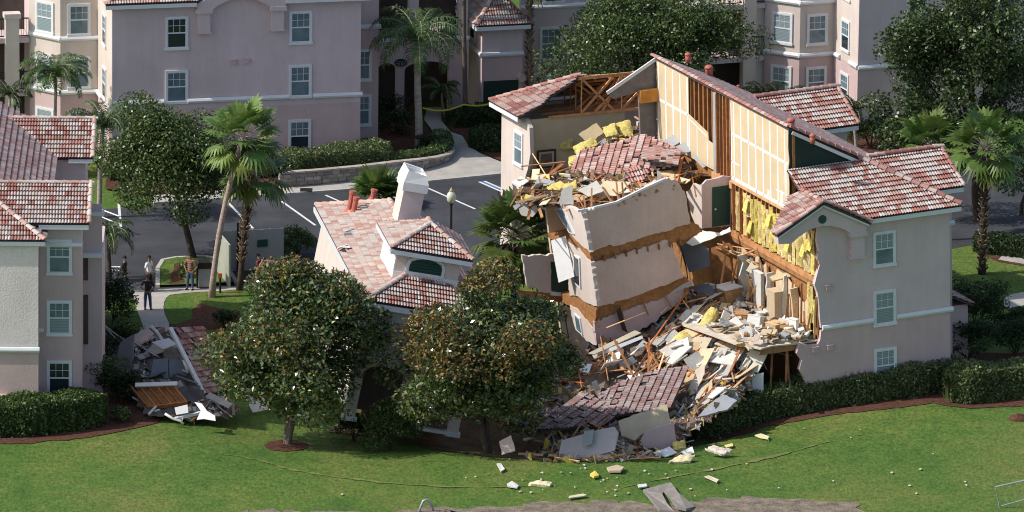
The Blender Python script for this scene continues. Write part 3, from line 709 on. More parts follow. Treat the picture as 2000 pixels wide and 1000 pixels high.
tile_roof('gable_roof', [rp(uL-2.35, -.1, gs(2.35)), rp(uL-2.35, -.62, gs(2.35)), rp(uL, -.62, gw), rp(uL, 1.6, gw), rp(uL-.5, 1.9, gs(.5)), rp(uL-1.1, 1.2, gs(1.1))], RB, PAL_PINK[:4]+PAL_OLD, 22)
ridge_caps(rp(uL, -.6, gw+.06), rp(uL, 1.7, gw+.06), RB, PAL_OLD, 2, .12)
ridge_caps(rp(uL+2.42, -.58, gs(2.42)+.08), rp(uL, -.58, gw+.08), RB, PAL_OLD, 3, .12); ridge_caps(rp(uL-2.4, -.58, gs(2.4)+.08), rp(uL, -.58, gw+.08), RB, PAL_OLD, 4, .12)
ridge_caps(rp(.4, -.42, EW+.1), rp(-3.0, 2.95, fw_(2.95)+.08), RB, PAL_OLD, 5)
ridge_caps(rp(U0, 2.95, 12.5), rp(-2.9, 2.95, mw(-2.9)+.06), RB, PAL_OLD[:3], 6, .15)
ridge_caps(rp(U0, 2.95, 12.5), rp(U0, 17.4, 12.5), RB, PAL_OLD, 7, .11)
f = MB(); f.beam(rp(-4.3, -.42, EW-.13), rp(.38, -.42, EW-.13), .05, .2); f.beam(rp(.38, -.4, EW-.14), rp(.38, 2.6, EW-.14), .05, .2)
f.beam(rp(-6.5, 2.9, 12.22), rp(-3.0, 2.9, mw(-3.0)-.2), .05, .16); f.build('fascia', TRIM, RB)
f = MB(); f.box(rb, -6.4, -.2, .23, 3.0, 8.45, 8.55); f.build('ceiling', SHEETR, RB)
gable_arch(rb, U0, 9.60, 2.22, RB, v=-.45, depth=.42, both=False)
f = MB(); f.beam(rp(uL-2.3, -.56, gs(2.3)-.13), rp(uL, -.56, gw-.13), .05, .13); f.beam(rp(uL+2.3, -.56, gs(2.3)-.13), rp(uL, -.56, gw-.13), .05, .13); f.build('rake_board', TRIM, RB)
for w in (6.23, 3.44, .70): window(rb, -3.33, w, 1.14, 1.66, RB, 'b', 's' if w > 6 else 'b', grid=True)
band(rb, [(-6.5, -3.92, 3.74), (-2.74, .12, 3.74)], RB); bs = rb.sub(0, 0, 0, 90); band(bs, [(0, 3, 3.74)], RB)
band(rb, [(0, 1.7, 6.9)], RB, 3.0)
for x, y in ((1617, 563), (1620, 680), (1591, 684)):
    h = rb.hit(x, y, 'v', 0); vent_box(rb, h[0], h[2], RB)
for x, y in ((1655, 729), (1669, 727), (1682, 724)):
    h = rb.hit(x, y, 'v', 0); mb = MB(); mb.box(rb, h[0]-.07, h[0]+.07, -.1, 0, h[2]-.12, h[2]+.1); mb.build('vent_box', STUL, RB)
lp = MB(); lp.box(rb, 1.62, 3.0, 4.2, 7.6, -.6, 2.5); lp.build('low_wall', STUL, RB)
tile_roof('low_roof', [rp(3.2, 4.0, 2.5), rp(3.2, 7.8, 2.5), rp(1.62, 7.8, 3.3), rp(1.62, 4.0, 3.3)], RB, PAL_OLD, 27)
# small pipes and hoods on the dull slope
for x, y, r in ((1344, 118, .13), (1385, 147, .17), (1545, 250, .16), (1587, 276, .12), (1442, 174, .07)):
    # on the slope plane: solve by stepping along v
    best = min((abs(rb.hit(x, y, 'v', v)[2]-mw(rb.hit(x, y, 'v', v)[0])), v) for v in np.arange(2, 20, .05))
    h = rb.hit(x, y, 'v', best[1]); mb = MB(); c = rb.pt(*h); mb.tube([c-rb.M[2]*.1, c+rb.M[2]*r*2.2], r, 8); mb.ell(c+rb.M[2]*r*2.2, r*1.25, r*1.25, r*.8); mb.build('roof_vent', mat('terracotta_pipe', (.45, .13, .09), .6, .15, 4), RB, smooth=True)
# ---- the exposed party wall in the plane of the ridge
def uw(v, w, d=0): return rb.pt(U0+d, v, w)
core = MB()
core.prism([uw(.2, -.6, .16), uw(.2, 8.5, .16), uw(2.95, 8.5, .16), uw(2.95, 12.3, .16), uw(17.4, 12.3, .16), uw(17.4, -.6, .16)], rb.M[0]*.14)
core.build('party_wall', OSB, RB)
ox = lambda x, y: rb.hit(x, y, 'u', U0)[1]
vA, vB, vC, vD = ox(1345, 175), ox(1397, 200), ox(1428, 270), 3.0
dw = MB()
def dsheet(pts): dw.prism([uw(v, w, -.016) for v, w in pts], rb.M[0]*.03, 0)
dsheet([(17.3, 8.5), (vA, 8.5), (vA, 12.32), (17.3, 12.32)])
dsheet([(vA-.003, 8.5), (vB+.25, 8.5), (vB+.25, 9.75), (vB+.75, 9.8), (vB+.8, 10.15), (vA-.003, 10.55)])
dsheet([(vC, 8.5), (vD+.02, 8.5), (vD+.1, 9.0), (vD-.03, 9.2), (vD-.05, 9.9), (vD+.06, 10.4), (vD-.06, 10.9), (vD+.04, 11.5), (vD+.0, 12.3), (vC, 12.32)])
dw.build('drywall', DRY, RB)
tp = MB()
def strip(v0, w0, v1, w1, wd=.07): 
    a, b = uw(v0, w0, -.020), uw(v1, w1, -.020); d = nrm(b-a); s = np.cross(d, rb.M[0])*wd/2
    tp.add([a-s, b-s, b+s, a+s], [(0, 1, 2, 3)])
for k in range(8):
    v = vC-.35-k*.78
    if v > 3.1: strip(v, 8.52, v+.03*(k % 2), 12.28, .11)
strip(vC-.01, 10.75, 3.05, 10.72, .13); strip(vC-.01, 8.62, 3.05, 8.62, .16); strip(vC-.9, 9.4, vC-.02, 9.42, .07); strip(vC-.06, 8.6, vC-.06, 12.2, .08)
strip(3.35, 8.7, 3.3, 10.6, .16); strip(3.8, 8.7, 3.75, 9.3, .22); strip(5.2, 8.6, 5.15, 9.0, .2); strip(4.4, 9.2, 3.2, 9.25, .05)
for k in range(5):
    v = 17.1-k*.8
    if v > vA+.1: strip(v, 8.52, v, 12.28, .11)
strip(17.25, 10.5, vA+.01, 10.5, .13); strip(vA-.02, 10.35, vB+.9, 9.95, .05); strip(vA-.9, 8.6, vA-.9, 10.1, .06); strip(vB+.9, 8.6, vB+.9, 9.7, .06); strip(vA-.05, 8.5, vA-.05, 10.4, .09)
tp.build('joint_tape', TAPE, RB)
st = MB()
def stud(v, w0, w1, dd=.0, c=(1, 1, 1)): st.box(rb, U0-.01+dd, U0+.13+dd, v-.022, v+.022, w0, w1, 0, c)
rg = random.Random(4)
n = 6
for k in range(n): stud(vB+.35+(vA-vB-.5)*k/(n-1), 9.8 if k < 4 else 10.4, 12.3, .02, (rg.uniform(.5, .9),)*3)
for k in range(5):
    v = vC+.12+(vB-vC-.2)*k/4; g_ = rg.uniform(.6, 1.2); stud(v, 8.2, 12.3, .0, (g_, g_, g_))
st.build('stud', WOOD, RB)
gp = MB(); gp.box(rb, U0-.03, U0+.1, vB-.05, vB+.22, 8.3, 12.25); gp.build('post', GREYP, RB)
pl = MB(); pl.box(rb, U0-.06, U0+.12, vC-.1, vB+.4, 8.08, 8.42, 0, (1.5, 1.6, 1.7)); pl.box(rb, U0-.05, U0+.12, 2.5, 9.2, 8.38, 8.49, 0, (1.6, 1.9, 2.2)); pl.build('top_plate', WOOD, RB)
# second level: studs with yellow batts
st = MB(); ins = MB()
for k in range(23):
    v = .3+k*.4; g_ = rg.uniform(.7, 1.5); stud(v, 6.1, 8.37, -.02, (g_, g_*.95, g_*.85))
    if k in (21, 22, 19): continue
    w0, w1 = 6.12+rg.uniform(0, .15), 8.3-rg.uniform(0, .25 if k > 3 else .5)
    if k == 17: w0 = 7.2
    if k in (6, 7): w1 = 7.5
    nu, nw = 3, 9; V = []
    for j in range(nw+1):
        for i in range(nu+1):
            x = i/nu; bul = math.sin(math.pi*x)*.07+rg.uniform(-.03, .03)
            V.append(uw(v+.03+.34*x, w0+(w1-w0)*j/nw, -.04-bul))
    f = rg.uniform(.8, 1.2); ins.add(V, [(j*(nu+1)+i, j*(nu+1)+i+1, (j+1)*(nu+1)+i+1, (j+1)*(nu+1)+i) for j in range(nw) for i in range(nu)], 0, (f, f*.97, f*rg.uniform(.8, 1.7)))
    if rg.random() < .45:    # a flap peeling away
        a = uw(v+.05, w1-rg.uniform(.2, 1.2), -.12); ins.sheet([a, a+rb.M[1]*.3, a+rb.M[1]*.32-rb.M[2]*.5-rb.M[0]*.18, a-rb.M[2]*.55-rb.M[0]*.14], .04, 0, (f*1.1, f*1.1, f))
st.build('stud', WOOD, RB); ins.build('insulation_batt', INS, RB)
rim = MB(); rim.box(rb, U0-.08, U0+.12, .1, 9.4, 5.82, 6.1, 0, (1.35, 1.3, 1.2)); rim.box(rb, U0-.05, U0+.1, .2, 9.3, 5.6, 5.8, 0, (.8, .8, .8)); rim.build('rim_joist', WOOD, RB)
# cream room below, its floor edge, broken studs at the front, and the open ground storey
rg = random.Random(12)
rm = MB(); top_e = [(8.6-k*.385, 5.55-abs(rg.gauss(0, .22))-(.7 if k in (9, 10, 17, 18, 19) else 0)) for k in range(21)]
rm.prism([uw(.9, 3.2, -.03), uw(8.6, 3.2, -.03)]+[uw(v, w, -.03) for v, w in top_e], rb.M[0]*.04); rm.build('room_wall', CREAM, RB)
for v, d, h_ in ((7.3, .55, 2.2), (5.9, .35, 1.9), (4.6, .5, 2.0), (3.2, .3, 2.2), (2.1, .45, 1.9)):
    cw = MB(); n_ = 6; lf_ = [uw(v, 3.2+h_*k/n_, -d*rg.uniform(.55, 1.1)) for k in range(n_+1)]
    cw.prism([uw(v, 3.2, -.06)]+lf_+[uw(v, 3.2+h_*1.02, -.06)], rb.M[1]*.11); cw.build('cross_wall', rg.choice([CREAM, SHEETR, SHEETR]), RB)
for k in range(15):
    v = .4+k*.36+rg.uniform(-.1, .1); f_ = rg.choice([(1, .95, .9), (1.6, 1.9, 2.4), (.6, .55, .5), (1.4, 1.5, 1.4)]); st = MB(); st.beam(uw(v, 3.2, -.1-rg.uniform(0, .3)), uw(v+rg.uniform(-.2, .2), rg.uniform(4.2, 5.7), -.08-rg.uniform(0, .25)), .09, .05, 0, f_); st.build('broken_stud', WOOD, RB)
for k in range(5):
    v = .25+.28*k; w0, w1 = 3.3+rg.uniform(0, .8), 5.0+rg.uniform(0, .8); ib = MB(); V = [uw(v+.26*i/2, w0+(w1-w0)*j/6, -.06-.05*(i == 1)+rg.uniform(-.03, .03)) for j in range(7) for i in range(3)]
    ib.add(V, [(j*3+i, j*3+i+1, j*3+i+4, j*3+i+3) for j in range(6) for i in range(2)], 0, (1, 1, 1.2)); 
    if k < 3: ib.build('insulation_batt', INS, RB)
fl = MB()
edge = [(0.15, 0), (.12, -1.0), (.3, -2.2), (.1, -2.9), (1.4, -3.6), (3.0, -3.9), (5.2, -4.4), (8.4, -3.6), (8.8, -.1)]
fl.prism([rb.pt(U0+u, v, 3.14) for v, u in edge], rb.M[2]*-.06, 0, (1, 1, 1)); fl.build('floor', mat('floor_board', (.60, .53, .43), .9, .2, 3, .3, 20), RB)
fj = MB()
for k in range(11):
    v = .3+k*.75; fj.beam(rb.pt(U0-.05, v, 2.92), rb.pt(U0-2.2-rg.uniform(0, 1.2), v, 2.92-rg.uniform(0, .1)), .05, .28, 0, (rg.uniform(.5, .9),)*3)
fj.build('floor_joist', WOOD, RB)
gs_ = MB()
for v in (.5, .9, 1.4, 2.3, 3.2): gs_.box(rb, U0-.1, U0+.06, v-.04, v+.04, -.6, 2.8, 0, (rg.uniform(.5, 1.1),)*3)
for u in (-.6, -1.2, -1.5, -2.3): gs_.beam(rb.pt(U0+u, .6, -.6), rb.pt(U0+u+rg.uniform(-.3, .2), .5, 2.8), .1, .06, 0, (rg.uniform(.4, 1.),)*3)
gs_.build('broken_stud', WOOD, RB)
es = MB()
for k in range(7): es.beam(rb.pt(U0+.02+k*.035, .22, 3.2+k*.3), rb.pt(U0-.02+k*.03, .1, 8.4-rg.uniform(0, 1.5)), .05, .04, 0, (rg.uniform(.7, 1.6),)*3)
es.build('torn_edge', WOOD, RB)
# remaining gable and rake at the far end
fg = MB(); fg.prism([rb.pt(U0, 17.42, 12.3), rb.pt(U0-2.5, 17.42, 11.0), rb.pt(U0-2.2, 17.42, 10.7), rb.pt(U0-.9, 17.42, 10.9), rb.pt(U0-.8, 17.42, 7.5), rb.pt(U0, 17.42, 7.5)], rb.M[1]*.12); fg.build('far_gable', mat('gable_dark_grey', (.20, .18, .17), .9, .2, 3), RB)  # dark grey gable; the lower wall part's shadow is put into this colour
fr_ = MB(); fr_.beam(rb.pt(U0+.05, 17.36, 12.42), rb.pt(U0-2.55, 17.36, 11.05), .08, .16); fr_.build('rake_board', TRIM, RB)
fo = MB(); fo.box(rb, U0-.95, U0-.02, 17.1, 17.3, 10.4, 11.0); fo.build('strap_board', mat('orange_board', (.55, .24, .05), .8, .2, 3), RB)
# upper wall piece with the green door beside the party wall
dwl = MB(); DV = ox(1428, 400)+.15
q = lambda x, y: rb.pt(*rb.hit(x, y, 'v', DV))
dwl.prism([q(1371, 446), q(1371, 362), q(1380, 352), q(1398, 349), q(1412, 344), q(1428, 345), q(1428, 441)], rb.M[1]*.12)
uf = rb.hit(1371, 400, 'v', DV)[0]; q2 = lambda x, y: rb.pt(*rb.hit(x, y, 'u', uf)); s2 = MB()
s2.prism([q2(1371, 447), q2(1370, 360), q2(1362, 362), q2(1354, 358), q2(1346, 372), q2(1340, 374), q2(1346, 400), q2(1350, 420), q2(1358, 438)], rb.M[0]*.12); s2.build('wall_return', STUW, RB)
dwl.build('wall_fragment', STUC, RB)
dd = MB(); dd.prism([q(1391, 443), q(1391, 366), q(1425, 361), q(1425, 438)], rb.M[1]*-.04); dor = dd.build('door', GRN, RB)
dk = MB(); c = q(1396, 408); dk.ell(c-rb.M[1]*.08, .05, .05, .05); dk.build('handle', TRIM, dor)

# ---------------------------------------------------------------- the rear corner still standing
bl = Fr(G(976, 545), 24, 0)
BL = thing('broken_corner', 'upright rear corner of the torn building, pale wall with one window under broken trusses', 'building ruin', bl.pt(1, -1, 0))
mb = MB(); e = pv([(1034, 250), (1036, 300), (1031, 330), (1024, 352), (1012, 372), (1004, 385)], bl, 'u', 0)
P = [(0, -.5), (0, 8.55), (-2.75, 8.55)]+[(p[1], p[2]) for p in e]+[(-1.0, -.5)]
mb.prism([bl.pt(0, v, w) for v, w in P], bl.M[0]*.2, 0); mb.box(bl, .2, 9.5, -.2, 0, -.5, 8.55, 0); mb.build('wall', [STUW], BL)
ws = bl.sub(0, 0, 0, -90)      # wall facing left: u' runs towards the viewer
h = bl.hit(1013, 290, 'u', 0); window(ws, -h[1], h[2]-.83, 1.05, 1.66, BL, 'b', 's')
mb = MB(); mb.box(bl, .2, 5.2, -2.7, -2.58, 5.9, 8.45); mb.build('room_wall', CREAM, BL)
mb = MB(); mb.box(bl, .2, 8.5, -2.9, -.2, 5.75, 5.95); mb.build('floor', OSB, BL)
RW = 8.68
tile_roof('roof', [bl.pt(-.45, .45, RW), bl.pt(-.45, -2.95, RW), bl.pt(.7, -3.2, RW+S*1.15), bl.pt(1.2, -2.9, RW+S*1.65), bl.pt(2.3, -3.0, RW+S*2.75), bl.pt(2.75, -2.75, RW+S*3.2)], BL, PAL_OLD, 31)
tile_roof('roof', [bl.pt(9.6, .45, RW), bl.pt(-.45, .45, RW), bl.pt(2.75, -2.75, RW+S*3.2), bl.pt(4.6, -2.2, RW+S*2.65), bl.pt(6.2, -2.4, RW+S*2.85), bl.pt(7.3, -2.0, RW+S*2.45)], BL, PAL_OLD, 32)
ridge_caps(bl.pt(-.45, .45, RW+.08), bl.pt(2.75, -2.75, RW+S*3.2+.08), BL, PAL_OLD, 33, .12)
f = MB(); f.beam(bl.pt(-.44, .45, RW-.13), bl.pt(-.44, -2.9, RW-.13), .05, .2); f.build('fascia', TRIM, BL)
tr = MB()
def T(u, w, v=-2.7): return bl.pt(u, v, w)
rg = random.Random(8)
for vv, g_ in ((-2.75, 2.1), (-2.1, 1.3), (-1.5, .9), (-.8, .7)):  # front truss tinted bright, rear ones darker: daylight put into the wood colour
    tp_ = RW+S*(3.2+(-2.75-vv)*1.0)
    c = (g_, g_*.9, g_*.8)
    tr.beam(T(2.6, tp_-.12, vv), T(7.1, tp_-.12, vv), .06, .16, 0, c); tr.beam(T(1.2, 8.5, vv), T(7.4, 8.5, vv), .05, .12, 0, c)
    for a, b in ((2.9, 2.9), (2.9, 4.6), (4.6, 2.9), (5.0, 5.0), (5.0, 6.9), (3.6, 5.6), (6.6, 5.2), (4.0, 5.0), (6.0, 6.9)): tr.beam(T(a, 8.55, vv), T(b, tp_-.15, vv), .06, .11, 0, c)
for k in range(5): tr.beam(bl.pt(2.9+k*.8, .3, 8.8), bl.pt(2.9+k*.8, -2.7, 10.2), .05, .1, 0, (.8, .7, .6))
tr.build('roof_truss', WOOD, BL)
ul = MB(); ul.sheet([T(6.9, 10.6, -3.3), T(7.3, 10.6, -3.3), T(7.6, 8.8, -3.5), T(7.1, 8.4, -3.5)], .05); ul.build('torn_underlay', mat('red_paper', (.30, .06, .05), .7, .2, 3), BL)
ul = MB(); ul.sheet([T(6.55, 10.6, -3.4), T(6.85, 10.7, -3.4), T(7.05, 8.3, -3.6), T(6.75, 8.1, -3.6)], .04); ul.build('torn_underlay', GREYP, BL)
h = bl.hit(1067, 310, 'v', -2.74)
PF = thing('framed_picture', 'framed brown landscape picture still hanging on the exposed cream wall below the rear roof', 'picture', bl.pt(h[0], -2.75, h[2]-.4))
mb = MB(); 
for a in ((-.48, .48, .36, .44), (-.48, .48, -.44, -.36), (-.48, -.40, -.36, .36), (.40, .48, -.36, .36)): mb.box(bl, h[0]+a[0], h[0]+a[1], -2.79, -2.71, h[2]+a[2], h[2]+a[3])
mb.build('frame', mat('frame_brown', (.09, .05, .03), .5, .2, 4), PF)
mb = MB(); mb.box(bl, h[0]-.40, h[0]+.40, -2.75, -2.71, h[2]-.36, h[2]+.36); mb.build('mount', mat('mount_cream', (.62, .57, .45), .8), PF)
mb = MB(); mb.box(bl, h[0]-.29, h[0]+.29, -2.757, -2.75, h[2]-.25, h[2]+.25); mb.build('print', mat('picture_print', (.12, .07, .06), .4, .5, 5, col2=(.34, .25, .19)), PF)
# ---------------------------------------------------------------- the block that slid and leans over
cb = Fr(G(1165, 745), 24, 8)
CB = thing('leaning_block', 'cracked stucco block leaning left, its wall panels parted by bands of bare orange board', 'building ruin', cb.pt(2.5, 1.5, 0))
def face(name, px, m, ax='v', val=0., th=.2, parent=None, c=(1, 1, 1), fr=None):
    fr = fr or cb; mb = MB()
    if name in ('wall_panel', 'side_wall', 'board_band', 'wall_fragment'):
        rg = random.Random(len(px)*7+int(px[0][0])); Q = []
        for i in range(len(px)):
            a, b = px[i], px[(i+1) % len(px)]; kk = max(1, int(math.hypot(b[0]-a[0], b[1]-a[1])/6))
            for j in range(kk): t = j/kk; Q.append((a[0]+(b[0]-a[0])*t+rg.uniform(-.9, .9), a[1]+(b[1]-a[1])*t+rg.uniform(-1.5, 1.5)*(1 if rg.random() < .8 else 2.2)))
        px = Q
    k = 'uvw'.index(ax); mb.prism([fr.pt(*p) for p in pv(px, fr, ax, val)], fr.M[k]*th, 0, c)
    return mb.build(name, m, parent or CB)
STUS = mat('stucco_raw', (.66, .51, .45), .9, .1, .7, .3, 25, .15, fine=.08, streak=.08)
face('wall_panel', [(1136, 415), (1160, 408), (1204, 396), (1230, 385), (1252, 372), (1276, 357), (1300, 350), (1318, 350), (1338, 374), (1343, 405), (1349, 436), (1300, 452), (1262, 462), (1220, 476), (1198, 482), (1190, 478), (1152, 493)], STUS)
face('wall_panel', [(1154, 513), (1190, 506), (1215, 497), (1235, 490), (1270, 480), (1300, 470), (1309, 473), (1316, 492), (1326, 510), (1331, 530), (1338, 541), (1318, 550), (1290, 560), (1240, 578), (1166, 601)], STUS)
face('wall_panel', [(1160, 628), (1205, 612), (1290, 585), (1335, 566), (1345, 572), (1300, 610), (1262, 640), (1230, 655), (1166, 674)], STUL)
face('board_band', [(1150, 490), (1350, 434), (1365, 440), (1372, 452), (1330, 472), (1300, 476), (1154, 517)], OSB, 'v', .10, .1)
face('board_band', [(1163, 598), (1338, 539), (1350, 556), (1290, 590), (1160, 632)], OSB, 'v', .10, .1)
mb = MB(); mb.box(cb, .35, 5.6, .25, 4.6, 5.75, 6.0); mb.box(cb, .35, 5.2, .25, 4.6, 2.9, 3.2); mb.build('floor', OSB, CB)
mb = MB(); mb.box(cb, .35, 5.3, 4.4, 4.6, 1.0, 7.2); mb.build('rear_wall', CREAM, CB)
mb = MB(); mb.box(cb, .4, 5.2, .35, 4.4, .2, 2.6); mb.build('core', mat('dark_interior', (.06, .05, .045), .9, .3, 2), CB)  # dark filler box, its colour stands for the unlit lowest storey
UL = .24
face('side_wall', [(1076, 396), (1100, 400), (1137, 414), (1152, 493), (1130, 474), (1112, 455), (1094, 425)], STUW, 'u', UL, .2)
face('side_wall', [(1104, 470), (1130, 486), (1155, 514), (1166, 600), (1148, 592), (1128, 579), (1112, 577), (1108, 520)], STUW, 'u', UL, .2)
face('side_wall', [(1112, 596), (1126, 604), (1158, 642), (1164, 675), (1140, 662), (1122, 640)], STUW, 'u', UL, .2)
face('board_band', [(1112, 455), (1152, 491), (1155, 513), (1110, 475)], OSB, 'u', UL+.05, .1)
face('board_band', [(1100, 576), (1128, 580), (1166, 602), (1160, 643), (1126, 604), (1098, 590)], OSB, 'u', UL+.05, .1)
mw_ = MB()
wf = face('window', [(1083, 408), (1099, 406), (1121, 458), (1111, 455)], TRIM, 'u', UL-.06, .06)
face('pane', [(1086, 411), (1097, 409), (1117, 454), (1112, 453)], GLB, 'u', UL-.07, .02, wf)
wf = face('window', [(1118, 497), (1131, 504), (1133, 564), (1121, 553)], TRIM, 'u', UL-.06, .06)
face('pane', [(1120, 501), (1129, 507), (1131, 559), (1122, 551)], GLD, 'u', UL-.07, .02, wf)
wf = face('window', [(1120, 612), (1132, 622), (1137, 655), (1124, 644)], TRIM, 'u', UL-.06, .06)
face('pane', [(1122, 616), (1130, 624), (1135, 651), (1126, 643)], GLS, 'u', UL-.07, .02, wf)
# landing wall with green doorway, left of the block
lf = Fr(cb.pt(.24, 3.9, 0), 18, 5)
face('wall_fragment', [(1020, 500), (1074, 497), (1112, 496), (1112, 512), (1076, 512), (1077, 574), (1048, 566), (1030, 560)], STUW, 'v', 0, .2, fr=lf)
face('door', [(1075, 500), (1110, 500), (1110, 573), (1077, 570)], GRN, 'v', .06, .05, fr=lf)
face('sill', [(1076, 570), (1110, 574), (1110, 580), (1076, 577)], TRIM, 'v', -.08, .12, fr=lf)
face('ledge_board', [(1010, 566), (1112, 578), (1120, 592), (1090, 590), (1015, 578)], OSB, 'v', .02, .1, fr=lf)

# ---------------------------------------------------------------- the sunken villa
vb = Fr(G(885, 850, -.8), 9, -11)
VB = thing('sunken_villa', 'sunken hip roofed villa tilting right, pink tiles, louvred dormer and pale chimney', 'villa', vb.pt(-2.5, 4, 0))
EV = 5.62; uE0, uE1 = -5.30, .45; VD = 16.4
def vp(u, v, w): return vb.pt(u, v, w)
SV = .50
mid = (uE0+uE1)/2; RGE = EV+SV*(mid-uE0)
tile_roof('roof', [vp(uE0, VD, EV), vp(uE0, -.45, EV), vp(mid, -.45+(mid-uE0), RGE), vp(mid, VD-(mid-uE0), RGE)], VB, PAL_PINK, 41, clump=.3)
tile_roof('roof', [vp(uE0, -.45, EV), vp(uE1, -.45, EV), vp(mid, -.45+(mid-uE0), RGE)], VB, PAL_MIX, 42)
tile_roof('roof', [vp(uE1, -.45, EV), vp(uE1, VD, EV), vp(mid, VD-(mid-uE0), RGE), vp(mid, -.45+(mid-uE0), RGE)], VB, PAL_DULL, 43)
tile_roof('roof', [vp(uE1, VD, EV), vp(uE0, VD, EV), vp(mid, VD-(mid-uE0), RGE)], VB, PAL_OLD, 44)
ridge_caps(vp(uE0, -.45, EV+.08), vp(mid, -.45+(mid-uE0), RGE+.06), VB, PAL_PINK, 45, .13)
ridge_caps(vp(uE0, VD, EV+.08), vp(mid, VD-(mid-uE0), RGE+.06), VB, PAL_PINK, 46, .13)
ridge_caps(vp(mid, -.45+(mid-uE0), RGE+.06), vp(mid, VD-(mid-uE0), RGE+.06), VB, PAL_PINK, 47, .13)
f = MB(); f.beam(vp(uE0-.02, -.47, EV-.16), vp(uE1, -.47, EV-.16), .06, .24); f.beam(vp(uE0-.03, -.45, EV-.16), vp(uE0-.03, VD, EV-.16), .06, .24); f.build('fascia', TRIM, VB)
mb = MB(); mb.box(vb, -4.9, 0, 0, .2, 3.0, EV-.05); mb.box(vb, -4.9, -4.7, .2, VD-.4, .2, EV-.05); mb.box(vb, -.2, 0, .2, VD-.4, .2, EV-.05); mb.box(vb, -4.7, -.2, VD-.6, VD-.4, .2, EV-.05)
mb.build('wall', [STUC], VB)
mb = MB(); mb.box(vb, -4.92, -4.905, .0, VD-.4, .2, EV-.06); mb.build('lit_side_skin', STUW, VB)  # thin paler skin on the left wall, sunlight put into its colour
mb = MB(); mb.box(vb, -4.95, .05, -.06, 0, 4.75, EV-.06); mb.build('frieze', TRIM, VB)
# arcade below: posts, arches, sill and balcony rail
for u in (-4.85, -2.5, -.05):
    mb = MB(); mb.box(vb, u-.24, u+.24, -.1, .25, .15, 2.5); mb.build('pillar', STUW, VB)
mb = MB()
for u0, u1 in ((-4.6, -2.75), (-2.25, -.3)):
    out = [(u0, 3.0), (u0, 2.2)]+[((u0+u1)/2-(u1-u0)/2*math.cos(k*math.pi/8), 2.2+.45*math.sin(k*math.pi/8)) for k in range(1, 8)]+[(u1, 2.2), (u1, 3.0)]
    mb.prism([vp(u, -.02, w) for u, w in out], vb.M[1]*.2)
mb.build('arch', STUW, VB)
mb = MB()
for u in (-4.85, -2.5, -.05): mb.box(vb, u-.34, u+.34, -.18, .3, -.05, .16)
mb.box(vb, -2.3, -.2, -.12, .2, .0, .14); mb.box(vb, -5.1, .3, -.14, -.0, 2.92, 3.06); mb.build('plinth', TRIM, VB)
mb = MB(); mb.beam(vp(-4.9, -.12, 3.75), vp(.1, -.12, 3.75), .07, .06); mb.beam(vp(-4.9, -.12, 3.16), vp(.1, -.12, 3.16), .07, .06)
for k in range(38): mb.beam(vp(-4.85+k*.132, -.12, 3.16), vp(-4.85+k*.132, -.12, 3.75), .035, .035)
mb.build('railing', WHITE, VB)
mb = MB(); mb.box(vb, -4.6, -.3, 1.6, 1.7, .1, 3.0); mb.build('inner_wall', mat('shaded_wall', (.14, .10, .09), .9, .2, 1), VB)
# dormer / cupola
hd = vb.hit(763, 500, 'v', 1.5); du0, du1, dv0, dv1, dw0 = hd[0]+.3, hd[0]+3.25, 1.5, 5.2, 6.2
dE = vb.hit(765, 484, 'v', 1.2)[2]
mb = MB(); mb.box(vb, du0, du1, dv0, dv1, dw0, dE); mb.build('dormer_wall', STUW, VB)
mb = MB(); mb.box(vb, du0-.05, du1+.05, dv0-.06, dv0-.004, dw0, dw0+.55); mb.box(vb, du0-.06, du0-.004, dv0, dv1, dw0, dE-.02); mb.build('dormer_trim_lit_side', WHITE, VB)  # base trim, plus a white skin painting sunlight on the left cheek
lv = MB(); uc = (du0+du1)/2-.1; pts = [(-.75, 0), (.75, 0)]+[(.75*math.cos(k*math.pi/10), .28+.36*math.sin(k*math.pi/10)) for k in range(0, 11)]
lv.prism([vp(uc+a, dv0-.09, dw0+.66+b) for a, b in pts], vb.M[1]*.07); lv.build('louvre', GRN, VB)
tb = MB(); po = [(-.9, -.12), (.9, -.12), (.9, .28)]+[(.9*math.cos(k*math.pi/10), .30+.5*math.sin(k*math.pi/10)) for k in range(1, 10)]+[(-.9, .28)]
tb.prism([vp(uc+a, dv0-.07, dw0+.66+b) for a, b in po], vb.M[1]*.05); tb.build('louvre_surround', TRIM, VB)
ls = MB()
for k in range(4): ls.beam(vp(uc-.7, dv0-.10, dw0+.74+k*.13), vp(uc+.7, dv0-.10, dw0+.74+k*.13), .03, .03)
ls.build('louvre_slat', GRND, VB)
a0, a1, b0, b1 = du0-.42, du1+.42, dv0-.42, dv1+.42; hw = (a1-a0)/2; am = (a0+a1)/2; rw = dE+SV*hw
tile_roof('dormer_roof', [vp(a0, b0, dE), vp(a1, b0, dE), vp(am, b0+hw, rw)], VB, PAL_MIX, 51)
tile_roof('dormer_roof', [vp(a0, b1, dE), vp(a0, b0, dE), vp(am, b0+hw, rw), vp(am, b1-hw, rw)], VB, PAL_PINK, 52)
tile_roof('dormer_roof', [vp(a1, b0, dE), vp(a1, b1, dE), vp(am, b1-hw, rw), vp(am, b0+hw, rw)], VB, PAL_DULL, 53)
tile_roof('dormer_roof', [vp(a1, b1, dE), vp(a0, b1, dE), vp(am, b1-hw, rw)], VB, PAL_OLD, 54)
ridge_caps(vp(a0, b0, dE+.08), vp(am, b0+hw, rw+.06), VB, PAL_PINK, 55, .12); ridge_caps(vp(a1, b0, dE+.08), vp(am, b0+hw, rw+.06), VB, PAL_PINK, 56, .12)
ridge_caps(vp(am, b1-hw, rw+.06), vp(am, b0+hw, rw+.06), VB, PAL_PINK, 57, .12)
